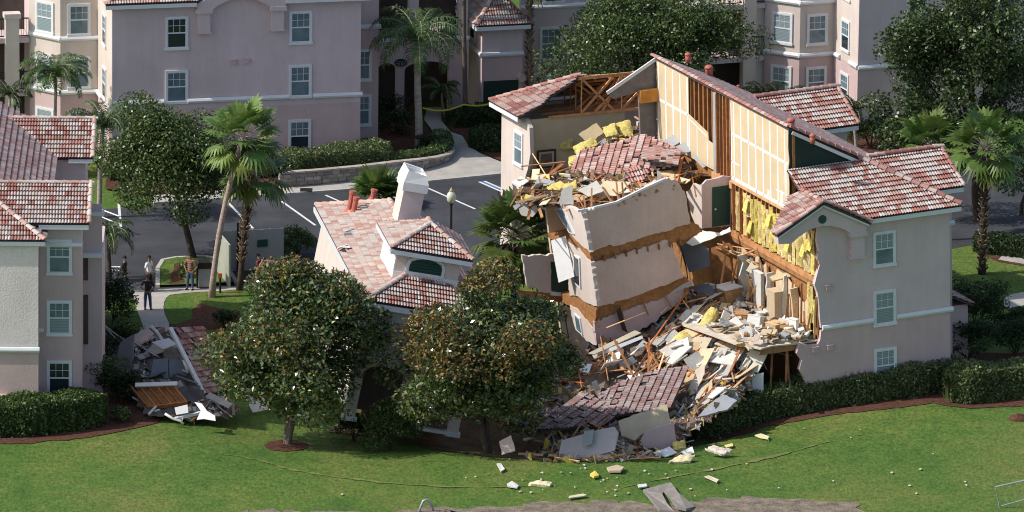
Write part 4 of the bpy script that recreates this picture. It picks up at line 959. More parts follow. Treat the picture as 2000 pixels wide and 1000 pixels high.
f = MB(); f.beam(vp(a0, b0-.02, dE-.14), vp(a1, b0-.02, dE-.14), .05, .2); f.beam(vp(a0-.02, b0, dE-.14), vp(a0-.02, b1, dE-.14), .05, .2); f.build('dormer_fascia', TRIM, VB)
# chimney
cv = 9.5; c0 = vb.hit(779, 421, 'v', cv); c1 = vb.hit(821, 419, 'v', cv); ct = vb.hit(793, 372, 'v', cv)[2]
mb = MB(); mb.box(vb, c0[0], c1[0], cv, cv+1.6, c0[2]-1.2, ct); ch = mb.build('chimney', STUC, VB)
mb = MB(); mb.box(vb, c0[0]-.012, c0[0], cv-.0, cv+1.6, c0[2]-1.2, ct); mb.build('chimney_lit_side', STUW, ch)  # paler skin on the left face, sunlight put into its colour
mb = MB(); mb.box(vb, c0[0]-.1, c1[0]+.1, cv-.1, cv+1.7, ct, ct+.4); x0, x1 = c0[0]-.1, c1[0]+.1
P0 = [vp(x0, cv-.1, ct+.4), vp(x1, cv-.1, ct+.4), vp(x1, cv+1.7, ct+.4), vp(x0, cv+1.7, ct+.4)]; P1 = [vp(x0+.14, cv+.04, ct+.95), vp(x1-.14, cv+.04, ct+.8), vp(x1-.14, cv+1.56, ct+.8), vp(x0+.14, cv+1.56, ct+.95)]
mb.add(P0+P1, [(0, 1, 5, 4), (1, 2, 6, 5), (2, 3, 7, 6), (3, 0, 4, 7)])
P2 = [p*.86+(sum(P1)/4)*.14-vb.M[2]*.02 for p in P1]; P3 = [p-vb.M[2]*.25 for p in P2]; mb.add(P1+P2, [(0, 1, 5, 4), (1, 2, 6, 5), (2, 3, 7, 6), (3, 0, 4, 7)]); mb.add(P2+P3, [(0, 1, 5, 4), (1, 2, 6, 5), (2, 3, 7, 6), (3, 0, 4, 7), (4, 5, 6, 7)])
mb.beam((P2[0]+P2[3])/2, (P2[1]+P2[2])/2, .06, .05)
mb.build('chimney_cap', WHITE, ch)
# red vent stacks on the tiles, dark patch for a small hole with timber, satellite bracket
TERR = mat('terracotta_pipe', (.45, .13, .09), .6, .15, 4)
def on_left_slope(x, y):
    v = min(np.arange(-1, 17, .02), key=lambda v: abs(vb.hit(x, y, 'v', v)[2]-(EV+SV*(vb.hit(x, y, 'v', v)[0]-uE0)))); return vb.pt(*vb.hit(x, y, 'v', v))
for x, y, r, hh in ((681, 414, .13, .95), (690, 416, .13, .7), (727, 391, .13, .45)):
    p = on_left_slope(x, y); mb = MB(); mb.tube([p-vb.M[2]*.15, p+vb.M[2]*hh], r, 10); mb.tube([p+vb.M[2]*hh*.93, p+vb.M[2]*(hh+.08)], r*1.25, 10); mb.tube([p-vb.M[2]*.05, p+vb.M[2]*.16], [r*2.0, r*1.05], 10); mb.build('vent_stack', TERR, VB, smooth=False)
p = on_left_slope(674, 492); mb = MB(); mb.sheet([p+vb.M[1]*.35+(0, 0, .12), p+vb.M[0]*.3+(0, 0, .26), p-vb.M[1]*.35+(0, 0, .12), p-vb.M[0]*.3+(0, 0, .0)], .06); mb.build('roof_hole_patch', mat('hole_dark', (.05, .03, .02), .9), VB)  # dark sheet on the tiles, coloured as the shade inside a hole
mb = MB(); mb.beam(p+(-.25, .2, .2), p+(.25, -.1, .25), .06, .06); mb.beam(p+(-.35, 0, .15), p+(.1, .3, .25), .06, .06); mb.build('broken_batten', WHITE, VB)
p = on_left_slope(683, 460); mb = MB(); mb.box(ID, *np.array([p[0]-.25, p[0]+.25, p[1]-.2, p[1]+.2, p[2]+.05, p[2]+.16])); mb.beam(p+(-.2, 0, .16), p+(.2, .1, .3), .05, .05); mb.build('roof_bracket', GREYP, VB)
# low porch wall sticking out at its left
pw = Fr(G(512, 575), 9, -6)
mb = MB(); mb.box(pw, 0, 3.6, 0, .25, -.3, 1.25); mb.build('porch_wall', STUW, VB)
mb = MB(); mb.box(pw, -.08, 3.7, -.08, 1.3, 1.25, 1.36); mb.build('porch_cap', mat('cap_pink', (.60, .42, .34), .8, .12, 2), VB)

# torn joists and hanging bits in the bands of the leaning block
rg = random.Random(66)
for k in range(9):
    jm = MB(); u = .5+k*.55; w = 5.95-.02*k; jm.box(cb, u, u+.05, -.06-rg.uniform(0, .1), .3, w-.32, w-.06, 0, (rg.uniform(.5, 1.),)*3)
    jm.build('torn_joist', WOOD, CB)
    if k % 2 == 0: jm = MB(); jm.beam(cb.pt(u, -.05, 3.35), cb.pt(u+rg.uniform(-.3, .3), -.25, 2.6+rg.uniform(-.2, .2)), .09, .04, 0, (rg.uniform(.6, 1.1),)*3); jm.build('torn_joist', WOOD, CB)
mb = MB(); P = [cb.pt(*cb.hit(x, y, 'v', -.06)) for x, y in ((1128, 412), (1150, 408), (1204, 395), (1252, 371), (1300, 349))]
for a, b in zip(P[:-1], P[1:]): mb.beam(a, b, .12, .1)
mb.build('gutter', TRIM, CB)
for pxs, c in (([(1204, 608), (1212, 600), (1218, 625), (1226, 650), (1216, 645)], METAL), ([(1326, 560), (1350, 548), (1352, 556), (1300, 580)], GREYP)):
    mb = MB(); mb.prism([cb.pt(*cb.hit(x, y, 'v', -.3)) for x, y in pxs], cb.M[1]*.04); mb.build('hanging_felt', c, CB)
lt = MB(); c = cb.pt(*cb.hit(1152, 409, 'v', -.1)); lt.ell(c, .1, .1, .1); lt.ell(c+(.16, .02, .02), .09, .09, .09); lt.build('flood_light', WHITE, CB, smooth=True)
mb = MB(); rg = random.Random(67)
for k in range(16):
    u = .4+rg.uniform(0, 4.6); mb.beam(cb.pt(u, -.05, 8.1+rg.uniform(-.1, .2)), cb.pt(u+rg.uniform(-.4, .4), rg.uniform(.2, 1), 8.5+rg.uniform(0, .5)), .08, .04, 0, (rg.uniform(.7, 1.5),)*3)
mb.build('splinter', WOOD, CB)
# ---------------------------------------------------------------- neighbouring apartment buildings
RAILM = mat('railing_dark', (.025, .03, .03), .5, .2, 3)
DARKIN = mat('recess_shade', (.10, .08, .07), .9, .3, 1)  # walls inside recesses coloured dark, shade put into the colour
def rail(fr, u0, u1, v, w, parent, h=1.0, ax='u'):
    mb = MB(); P = (lambda a, z: fr.pt(a, v, z)) if ax == 'u' else (lambda a, z: fr.pt(v, a, z))
    mb.beam(P(u0, w+h), P(u1, w+h), .06, .06); mb.beam(P(u0, w+.1), P(u1, w+.1), .05, .05)
    n = max(2, int(abs(u1-u0)/.12))
    for k in range(n+1):
        a = u0+(u1-u0)*k/n; mb.beam(P(a, w+.1), P(a, w+h), .02, .02)
    return mb.build('railing', RAILM, parent)
def wing_left(fr, uL, parent, rows, sd=4.6, bw=1.95, bal=True, storey=2.77, side_rows=None, bayup=None, sidew=.8, seed=1):
    """left flank of a building: lit side wall, front bay wall, canted bay face and the balcony bay beyond"""
    mb = MB(); lw = 3.0
    mb.box(fr, uL, uL+.2, .2, sd, lw, 8.5, 0); mb.box(fr, uL-.002, uL+.2, .202, sd, -.6, lw, 1)
    mb.box(fr, uL-bw, uL, sd, sd+.2, lw, 8.5, 0); mb.box(fr, uL-bw, uL, sd-.002, sd+.2, -.6, lw, 1)
    mb.build('wall', [STUW, STUB if False else STUL], parent)
    ca = fr.sub(uL-bw, sd, 0, -50); cw = 2.05
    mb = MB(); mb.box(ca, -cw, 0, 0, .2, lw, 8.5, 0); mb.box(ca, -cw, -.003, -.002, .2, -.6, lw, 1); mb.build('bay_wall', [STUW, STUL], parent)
    ss = fr.sub(uL, 0, 0, -90)     # u runs from -sd .. 0 when seen from the left
    for w in rows:
        window(fr, uL-bw/2, w, 1.15, 1.66, parent, 's', 's', sd)
        window(ca, -cw/2, w, 1.2, 1.66, parent, 'b', 'b', 0)
        window(ss, -sd*.52, w-.05, 1.1, 1.66, parent, 's', 'd', 0)
    for w in (lw+.05, lw+.05+storey): 
        band(fr, [(uL-bw-.1, uL+.02, w)], parent, sd); band(ca, [(-cw, .08, w)], parent, 0)
    band(ss, [(-sd, -sd*.52-.62, lw+.05), (-sd*.52+.62, .05, lw+.05)], parent, 0)
    if bal:
        e = ca.pt(-cw, 0, 0); b = fr.M@(e-fr.o); bu, bv = b[0], b[1]
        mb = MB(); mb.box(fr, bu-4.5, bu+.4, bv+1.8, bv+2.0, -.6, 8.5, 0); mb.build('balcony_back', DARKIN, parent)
        mb = MB(); mb.box(fr, bu+.01, bu+.2, bv+.1, bv+1.8, -.6, 8.5, 0); mb.build('balcony_side', STUC, parent)
        for z in (0.0, storey+.05, 2*storey+.05): mb = MB(); mb.box(fr, bu-4.2, bu-.02, bv-.1, bv+1.8, z-.25, z); mb.build('balcony_floor', STUC, parent)
        for uu in (bu-.9, bu-3.4):
            pm = MB(); pm.box(fr, uu-.34, uu+.34, bv-.25, bv+.25, -.4, 2*storey+1.1); pm.box(fr, uu-.42, uu+.42, bv-.33, bv+.33, 2*storey+1.1, 2*storey+1.35); pm.build('pillar', STUW, parent)
        for z in (storey, 2*storey):
            rail(fr, bu-3.2, bu-1.3, bv-.02, z+.05, parent); rail(fr, bu-.55, bu-.05, bv-.02, z+.05, parent)
# --- rear left building
bb = Fr(G(703, 316), 12)
BB = thing('apartment_building', 'grey mauve apartment building with two columns of windows behind the curved block wall', 'building', bb.pt(-6, 5, 0))
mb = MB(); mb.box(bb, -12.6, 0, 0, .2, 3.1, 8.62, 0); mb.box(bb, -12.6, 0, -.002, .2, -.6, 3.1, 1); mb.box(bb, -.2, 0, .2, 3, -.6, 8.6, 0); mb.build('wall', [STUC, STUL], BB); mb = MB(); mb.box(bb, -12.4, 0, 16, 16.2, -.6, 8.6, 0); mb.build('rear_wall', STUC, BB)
hb = lambda x, y, v=0: bb.hit(x, y, 'v', v)
for x, y, u_, l_ in ((345, 98, 'd', 'd'), (345, 203, 's', 's'), (587, 87, 's', 's'), (586, 192, 's', 's'), (585, 299, 's', 'd')):
    h = hb(x, y); window(bb, h[0], h[2]+.04, 1.16, 1.70, BB, u_, l_)
window(bb, hb(345, 98)[0], .35, 1.16, 1.70, BB, 's', 'd')
w0 = hb(650, 186)[2]
band(bb, [(-12.55, -9.98, w0), (-8.78, -3.66, w0), (-2.45, .1, w0)], BB)
wing_left(bb, -12.6, BB, (5.95, 3.2, .45), sd=4.5, bw=1.9)
EB = 8.66
gable_arch(bb, -6.13, 9.72, 2.25, BB, both=True, vent=False)
tile_roof('roof', [bb.pt(-13.0, -.45, EB), bb.pt(-8.4, -.45, EB), bb.pt(-6.1, 2.0, EB+S*2.45), bb.pt(-9.6, 3.0, EB+S*3.45)], BB, PAL_MIX, 61)
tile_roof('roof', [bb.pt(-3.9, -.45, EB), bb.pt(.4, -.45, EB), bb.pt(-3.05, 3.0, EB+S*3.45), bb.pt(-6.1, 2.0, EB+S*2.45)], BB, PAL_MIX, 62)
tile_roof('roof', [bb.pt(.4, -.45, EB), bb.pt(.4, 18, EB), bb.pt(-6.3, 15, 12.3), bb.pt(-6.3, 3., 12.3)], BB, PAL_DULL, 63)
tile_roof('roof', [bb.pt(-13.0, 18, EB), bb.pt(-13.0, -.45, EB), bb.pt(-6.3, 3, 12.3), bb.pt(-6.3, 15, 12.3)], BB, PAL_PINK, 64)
f = MB(); f.beam(bb.pt(-13.0, -.42, EB-.14), bb.pt(-8.4, -.42, EB-.14), .05, .2); f.build('fascia', TRIM, BB); f = MB(); f.beam(bb.pt(-3.9, -.42, EB-.14), bb.pt(.4, -.42, EB-.14), .05, .2); f.build('fascia', TRIM, BB)
mb = MB(); mb.prism([bb.pt(-6.3, 3, 12.3), bb.pt(-9.6, 3, 10.5), bb.pt(-3, 3, 10.5)], bb.M[1]*.1); mb.build('gable_panel', GRND, BB)
for x, y in ((455, 122), (480, 120)):
    h = hb(x, y); vent_box(bb, h[0], h[2], BB)
# recessed side and entrance range with arches
mb = MB(); mb.box(bb, .0, 1.5, 3.0, 3.2, -.6, 8.5, 0); mb.build('recess_wall', STUL, BB)
for y in (158, 246): h = hb(708, y, 3); window(bb, .62, h[2], 1.05, 1.66, BB, 's', 's', 3.0)
band(bb, [(0, 1.6, hb(716, 52, 3)[2])], BB, 3.0)
en = Fr(G(760, 232), 13)
EN = thing('entrance_range', 'shaded arcade with two dark arches and a balcony between the rear buildings', 'building', en.pt(2, 2, 0))
hE = lambda x, y, v=0: en.hit(x, y, 'v', v)
L0, L1 = hE(700, 150)[0], hE(915, 150)[0]
aw = [(hE(736, 150)[0], hE(774, 150)[0]), (hE(790, 150)[0], hE(876, 150)[0])]
top, bt = hE(800, 78)[2], -.5
zs, zr = hE(750, 140)[2], .45
def arch_wall(fr, u0, u1, w1, arches, th, name, m, parent, v=0):
    mb = MB(); cur = u0
    for a, b in arches:
        mb.box(fr, cur, a, v, v+th, -.5, w1)
        pts = [(a, w1), (a, zs)]+[((a+b)/2-(b-a)/2*math.cos(k*math.pi/10), zs+zr*math.sin(k*math.pi/10)) for k in range(1, 10)]+[(b, zs), (b, w1)]
        mb.prism([fr.pt(u, v, w) for u, w in pts], fr.M[1]*th); cur = b
    mb.box(fr, cur, u1, v, v+th, -.5, w1); return mb.build(name, m, parent)
arch_wall(en, L0, L1, top, aw, .3, 'arcade_wall', STUL, EN)
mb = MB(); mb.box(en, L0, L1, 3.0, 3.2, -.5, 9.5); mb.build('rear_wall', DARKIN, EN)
mb = MB(); mb.box(en, L0, L1, .3, 3.0, top-.25, top-.05); mb.build('balcony_floor', STUC, EN)
band(en, [(L0, L1, top)], EN); rail(en, L0+.3, L1-.2, .12, top+.05, EN)
for u in (L0+.3, (L0+L1)/2, L1-.3): mb = MB(); mb.box(en, u-.25, u+.25, .02, .45, top, top+3.2); mb.build('pillar', STUC, EN)
tile_roof('roof', [en.pt(L0, -.4, top+3.3), en.pt(L1, -.4, top+3.3), en.pt(L1, 3.2, top+5), en.pt(L0, 3.2, top+5)], EN, PAL_OLD, 66)
h = hE(783, 122); SG = thing('name_sign', 'small dark oval sign with pale lettering above the left arch of the arcade', 'sign', en.pt(h[0], -.05, h[2]))
mb = MB(); mb.prism([en.pt(h[0]+.33*math.cos(k*math.pi/10)*(1 if abs(math.cos(k*math.pi/10)) < .9 else 1), -.09, h[2]+.2*math.sin(k*math.pi/10)) for k in range(20)], en.M[1]*.08); mb.build('board', mat('sign_dark', (.01, .02, .025), .4), SG)
mb = MB()
for r, (n, w_) in enumerate(((4, .2), (7, .26), (5, .16))):
    for k in range(n): a = -w_+2*w_*k/(n-1); mb.box(en, h[0]+a-.016, h[0]+a+.016, -.1, -.088, h[2]+.07-r*.09-.02, h[2]+.07-r*.09+.025)
mb.build('lettering', mat('sign_letters', (.35, .42, .42), .5), SG)
# --- tower with the green garage door and the range beside it
gt = Fr(G(940, 232), 15)
GT_ = thing('garage_tower', 'pinkish stair tower with a dark green garage door and small hipped tile roof', 'building', gt.pt(1, 1, 0))
hg = lambda x, y, v=0: gt.hit(x, y, 'v', v)
gx = hg(1020, 150)[0]; bw_ = hg(975, 106)[2]; te = hg(975, 46)[2]
mb = MB(); mb.box(gt, 0, gx, 0, .2, bw_, te, 0); mb.box(gt, 0, gx, -.002, .2, -.5, bw_, 1); mb.box(gt, 0, .2, .2, 4, bw_, te, 2); mb.box(gt, -.002, .2, .202, 4, -.5, bw_, 2); mb.box(gt, gx-.2, gx, .2, 4, -.5, te, 0)
mb.build('wall', [STUC, STUL, STUW], GT_)
band(gt, [(-.05, gx+.05, bw_)], GT_); gsd = gt.sub(0, 0, 0, -90); band(gsd, [(-4, .1, bw_)], GT_); window(gsd, -1.9, bw_+.35, 1.1, 1.7, GT_, 's', 'd')
d0, d1, dt = hg(944, 180)[0], hg(1012, 180)[0], hg(980, 157)[2]
mb = MB(); mb.box(gt, d0, d1, -.03, .0, -.3, dt)
for k in range(1, 5): mb.box(gt, d0, d1, -.045, -.03, dt*k/5-.01, dt*k/5+.02)
mb.build('garage_door', GRND, GT_)
c = gt.pt(hg(1016, 150)[0], -.02, hg(1016, 150)[2]); mb = MB(); mb.tube([c-gt.M[1]*.35, c+gt.M[1]*.02], .2, 12); mb.build('duct_vent', STUL, GT_, smooth=False)
tile_roof('roof', [gt.pt(-.4, -.4, te), gt.pt(gx+.3, -.4, te), gt.pt(gx*.5, gx*.5+.2, te+1.5)], GT_, PAL_MIX, 67)
tile_roof('roof', [gt.pt(-.4, 4.5, te), gt.pt(-.4, -.4, te), gt.pt(gx*.5, gx*.5+.2, te+1.5), gt.pt(gx*.5, 4.5, te+1.5)], GT_, PAL_PINK, 68)
tile_roof('roof', [gt.pt(gx+.3, -.4, te), gt.pt(gx+.3, 4.5, te), gt.pt(gx*.5, 4.5, te+1.5), gt.pt(gx*.5, gx*.5+.2, te+1.5)], GT_, PAL_DULL, 69)
ridge_caps(gt.pt(-.4, -.4, te+.08), gt.pt(gx*.5, gx*.5+.2, te+1.57), GT_, PAL_PINK, 5, .12)
mb = MB(); mb.beam(gt.pt(-.4, -.42, te-.14), gt.pt(gx+.3, -.42, te-.14), .05, .2); mb.beam(gt.pt(-.42, -.4, te-.14), gt.pt(-.42, 4.5, te-.14), .05, .2); mb.build('fascia', TRIM, GT_)
rr = Fr(G(1022, 212), 15)
RR = thing('stair_range', 'mauve rear range with a large white window beside the garage tower', 'building', rr.pt(4, 2, 0))
hr = lambda x, y, v=0: rr.hit(x, y, 'v', v)
w1 = hr(1080, 14)[2]
mb = MB(); mb.box(rr, .1, 11, 1.2, 1.4, w1, w1+4, 0); mb.box(rr, .1, 11, 1.198, 1.4, -.5, w1, 1); mb.build('wall', [STUC, STUC], RR)
h = hr(1076, 118, 1.2); window(rr, h[0], h[2], 1.25, 1.8, RR, 's', 's', 1.2)
h2 = hr(1076, 12, 1.2); band(rr, [(.1, 11, h2[2])], RR, 1.2); window(rr, h[0]+.1, h2[2]+.15, 1.15, 1.7, RR, 's', 'd', 1.2); window(rr, h[0]+3.2, h2[2]+.15, 1.15, 1.7, RR, 's', 'd', 1.2)
a, b, c_ = (rr.pt(*hr(x, y, 1.12)) for x, y in ((1058, 186), (1060, 160), (1096, 142)))
mb = MB(); mb.beam(a, b, .14, .1); mb.beam(b, c_, .14, .1); mb.beam(c_, c_+rr.M[0]*2.2+rr.M[2]*1.3, .14, .1); mb.build('stair_rail', TRIM, RR)
# --- rear right building
br = Fr(G(1673, 244), 21)
BR = thing('apartment_building', 'rear right apartment building with sunlit bay windows and balconies, half hidden by the dark tree', 'building', br.pt(6, 5, 0))
mb = MB(); bz = br.hit(1700, 131, 'v', 0)[2]
mb.box(br, 0, 13, 0, .2, bz, 8.62, 0); mb.box(br, 0, 13, -.002, .2, -.6, bz, 1); mb.build('wall', [STUC, STUL], BR)
h = br.hit(1791, 25, 'v', 0); 
for w in (h[2], h[2]-2.78, h[2]-5.5): window(br, h[0], w, 1.18, 1.7, BR, 'd' if w > 5 else 's', 'd' if w > 5 else 's')
band(br, [(-.02, h[0]-.65, bz), (h[0]+.65, 13, bz)], BR)
window(br, h[0]+6.4, h[2]-2.78, 1.18, 1.7, BR, 's', 's'); window(br, h[0]+6.4, h[2], 1.18, 1.7, BR, 's', 's')
wing_left(br, 0, BR, (6.25, 3.55, .75), sd=3.2, bw=1.9)
tile_roof('roof', [br.pt(-.4, -.45, EB), br.pt(13, -.45, EB), br.pt(13, 3.5, EB+S*4), br.pt(3.5, 3.5, EB+S*4)], BR, PAL_MIX, 71)
# left-facing balcony end with stair rail and furniture
e = br.sub(0, 0, 0, 0); bu, bv = -4.4, 5.0
mb = MB(); mb.box(br, -3.95, -3.2, 4.9, 5.15, -.5, 8.5); mb.build('pier', STUW, BR)
# --- left building
lb = Fr(G(75, 829), 1.2)
LB = thing('apartment_building', 'left apartment building with a beige sunlit wall and stacked tiled gables', 'building', lb.pt(-2, 3, 0))
hl = lambda x, y, v=0: lb.hit(x, y, 'v', v)
EL = hl(60, 470)[2]; bl_ = hl(40, 683)[2]
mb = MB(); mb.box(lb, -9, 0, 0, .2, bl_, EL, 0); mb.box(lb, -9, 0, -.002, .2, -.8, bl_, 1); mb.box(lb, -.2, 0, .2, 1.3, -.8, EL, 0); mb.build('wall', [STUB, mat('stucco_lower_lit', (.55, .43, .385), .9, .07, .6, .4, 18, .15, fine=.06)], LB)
band(lb, [(-9, .06, bl_)], LB)
V1 = 1.35; u1 = hl(159, 600, V1)[0]; E1 = hl(130, 440, V1-.4)[2]; b2 = hl(130, 478, V1)[2]
mb = MB(); mb.box(lb, 0, u1, V1, V1+.2, b2, E1+.1, 0); mb.box(lb, 0, u1, V1-.002, V1+.2, -.8, b2, 1); mb.box(lb, u1-.2, u1, V1+.2, 5.2, -.8, E1, 1); mb.build('wing_wall', [STUC, STUL], LB)
band(lb, [(.0, u1+.05, b2)], LB, V1, .12)
b3 = hl(85, 645, V1)[2]; band(lb, [(.0, .22, b3)], LB, V1, .1)
for y in (536, 655, 772): h = hl(116, y, V1); window(lb, h[0], h[2], 1.14, 1.64, LB, 's' if y != 772 else 'd', 's' if y == 536 else 'b' if y == 655 else 'd', V1)
# side return with balconies further back
mb = MB(); mb.box(lb, u1, u1+.85, 4.2, 4.4, -.8, E1+.1); mb.box(lb, u1+.65, u1+.85, 4.4, 9.2, -.8, E1-2.2); mb.build('return_wall', STUC, LB)
mb = MB(); mb.box(lb, u1-.1, u1+.22, 4.12, 4.19, 2.6, 4.9); mb.box(lb, u1-.1, u1+.22, 4.13, 4.19, 5.6, 6.8); mb.build('opening_dark_plate', DARKIN, LB)  # dark plates on the wall, coloured as shaded openings
mb = MB(); mb.box(lb, u1-.05, u1+.95, 3.9, 4.21, E1-2.3, E1-2.1); mb.box(lb, u1-.05, u1+.95, 3.9, 4.5, E1-.35, E1-.2); mb.build('ledge', TRIM, LB)
vr = V1+2.0; wr = hl(85, 358, vr)[2]
uR_ = hl(174, 436, V1-.42)[0]
tile_roof('wing_roof', [lb.pt(-.6, V1-.45, E1+.05), lb.pt(uR_, V1-.45, E1+.05), lb.pt(uR_, vr, wr), lb.pt(-3.5, vr, wr), lb.pt(-1.6, V1+.6, E1+.05+(wr-E1)*.45)], LB, PAL_MIX, 75)
tile_roof('wing_roof', [lb.pt(uR_, vr+2.45, E1+.05), lb.pt(-3.5, vr+2.45, E1+.05), lb.pt(-3.5, vr, wr), lb.pt(uR_, vr, wr)], LB, PAL_DULL, 76)
mb = MB(); mb.beam(lb.pt(.0, V1-.44, E1-.08), lb.pt(uR_-.02, V1-.44, E1-.08), .05, .2); mb.build('fascia', TRIM, LB)
ridge_caps(lb.pt(-3.5, vr, wr+.06), lb.pt(uR_, vr, wr+.06), LB, PAL_PINK, 77, .1); ridge_caps(lb.pt(uR_, V1-.45, E1+.12), lb.pt(uR_+.02, vr, wr+.08), LB, PAL_PINK, 78, .1)
mb = MB(); mb.prism([lb.pt(u1-.05, V1+.1, E1), lb.pt(u1-.05, vr+2.3, E1), lb.pt(u1-.05, vr, wr-.12)], lb.M[0]*-.15); mb.build('gable_wall', STUC, LB)
ex = hl(88, 467, -.16)[0]; EWL = EL+.02; mS = .56
def lw_(u): return EWL+mS*(ex-u)
tile_roof('roof', [lb.pt(-10, -.18, EWL), lb.pt(ex, -.18, EWL), lb.pt(ex-4.2, 3.75, lw_(ex-4.2)), lb.pt(-10, 3.75, lw_(ex-4.2))], LB, PAL_MIX, 79)
tile_roof('roof', [lb.pt(ex, 19, EWL), lb.pt(ex, -.18, EWL), lb.pt(ex-4.2, 3.75, lw_(ex-4.2)), lb.pt(ex-5.6, 3.75, lw_(ex-5.6)), lb.pt(ex-5.6, 19, lw_(ex-5.6))], LB, PAL_DULL, 80)
ridge_caps(lb.pt(ex, -.18, EWL+.08), lb.pt(ex-4.2, 3.75, lw_(ex-4.2)+.06), LB, PAL_PINK, 81, .12)
mb = MB(); mb.beam(lb.pt(-9, -.17, EWL-.12), lb.pt(ex, -.17, EWL-.12), .05, .18); mb.build('fascia', TRIM, LB)
VB2 = min(np.arange(8, 18, .05), key=lambda v: abs(hl(140, 310, v)[2]-EWL)); E2 = EWL
uR2 = hl(181, 308, VB2)[0]; vr2 = VB2+2.4; wr2 = hl(90, 232, vr2)[2]
tile_roof('wing_roof', [lb.pt(.2, VB2, E2), lb.pt(uR2, VB2, E2), lb.pt(uR2, vr2, wr2), lb.pt(-4.2, vr2, wr2)], LB, PAL_MIX, 82)
tile_roof('wing_roof', [lb.pt(uR2, vr2+2.4, E2), lb.pt(.2, vr2+2.4, E2), lb.pt(-4.2, vr2, wr2), lb.pt(uR2, vr2, wr2)], LB, PAL_DULL, 83)
ridge_caps(lb.pt(-4.2, vr2, wr2+.06), lb.pt(uR2, vr2, wr2+.06), LB, PAL_PINK, 84, .1); ridge_caps(lb.pt(uR2, VB2, E2+.08), lb.pt(uR2+.02, vr2, wr2+.08), LB, PAL_PINK, 85, .1)
mb = MB(); mb.beam(lb.pt(.9, VB2, E2-.12), lb.pt(uR2, VB2, E2-.12), .05, .18); mb.build('fascia', TRIM, LB)
mb = MB(); mb.box(lb, -.3, uR2-.35, VB2+.4, VB2+.6, -.5, E2); mb.box(lb, uR2-.55, uR2-.35, VB2+.6, VB2+4.2, -.5, E2); mb.prism([lb.pt(uR2-.36, VB2+.4, E2), lb.pt(uR2-.36, VB2+4.4, E2), lb.pt(uR2-.36, vr2, wr2-.1)], lb.M[0]*-.15); mb.box(lb, -.2, .0, 1.4, VB2+.4, -.5, EWL-.1); mb.build('rear_wall', STUC, LB)
mb = MB(); mb.box(lb, hl(-40, 780)[0], hl(15, 780)[0], -.35, -.002, hl(10, 795)[2], hl(10, 769)[2]); mb.build('meter_box', mat('meter_beige', (.52, .45, .35), .6, .08), LB)
# handrail beside it
a, b, c_, d = (G(x, y, z) for x, y, z in ((178, 402, 1.0), (232, 422, 1.0), (232, 455, 0), (178, 415, .6)))
HR = thing('handrail', 'thin white handrail at the road beside the left building', 'handrail', G(205, 440))
mb = MB(); mb.tube([a, b, c_], .035, 6); mb.tube([d, b-(0, 0, .4)], .03, 6); mb.build('rail', WHITE, HR)
# ---------------------------------------------------------------- trees, palms, hedges
PO = ((1, 1, 1), (1.6, 1.5, 1.0), (.6, .65, .6), (2.0, 1.9, 1.6))
MP = ((1, 1, 1), (1.5, 1.45, 1.2), (.5, .58, .5), (2.7, 1.35, .55), (3.4, 2.8, 1.7)); MW = (.46, .2, .2, .09, .05)
MP2 = ((1, 1, 1), (1.5, 1.35, 1.1), (.5, .55, .5), (4.6, 1.75, .75), (4.0, 2.7, 1.5)); MW2 = (.34, .16, .18, .20, .12)
def zc(b, x, y):                       # the point above base b's distance seen at x, y
    return A(x, y, b[1])
b = GT(562, 868); tree('magnolia_tree', 'glossy green magnolia on a mulch ring at the lawn edge', b, zc(b, 600, 672)+(0, .4, 0), (4.75, 4.0, 4.3), 36000, .23, LF_MAG, 101, .14, 'tree', 'magnolias in front of the ruin', 90, .26, 3, .42, BARK, MP, MW, .5, 24, .97, 900, .15, .5)
b = GT(957, 888); tree('magnolia_tree', 'rust tinged magnolia beside the hole, its foliage brown on top', b, zc(b, 972, 698)+(0, .4, 0), (4.6, 3.6, 3.95), 33000, .23, LF_MAG, 208, .15, 'tree', 'magnolias in front of the ruin', 86, .26, 2, .42, BARKD, MP, MW, .5, 24, .97, 3000, .15, .12)
b = G(377, 507); tree('shade_tree', 'dense dark green shade tree on the kerbed island by the left building', b, zc(b, 320, 318)+(0, 0, 0), (3.5, 3.3, 3.6), 34000, .17, LF_OAK, 103, .17, 'tree', None, 70, .31, 1, .5, BARKD, PO, None, .55, 20)
b = G(1235, 262); tree('shade_tree', 'broad green oak behind the torn roof, in front of the rear right range', b, zc(b, 1255, 85), (5.5, 4.4, 3.6), 36000, .18, LF_OAK, 104, .25, 'tree', None, 90, .27, 1, .35, BARKD, PO, None, .55, 24)
b = G(1905, 430); tree('shade_tree', 'tall dark olive tree at the right edge covering the rear right facade', b, zc(b, 1875, 172), (5.2, 4.4, 6.4), 32000, .21, LF_OAK, 105, .2, 'tree', None, 85, .215, 2, .35, BARKD, ((1, 1, 1), (1.5, 1.45, 1.2), (.6, .62, .6)), None, .55, 26)
b = G(1995, 420); tree('shade_tree', 'small green tree cut by the right edge behind the palm', b, zc(b, 2010, 330), (1.9, 1.8, 2.2), 3500, .14, LF_OAK, 106, .1, 'tree', None, 30, .3, 1, .4, BARKD, PO, None, .55, 10)
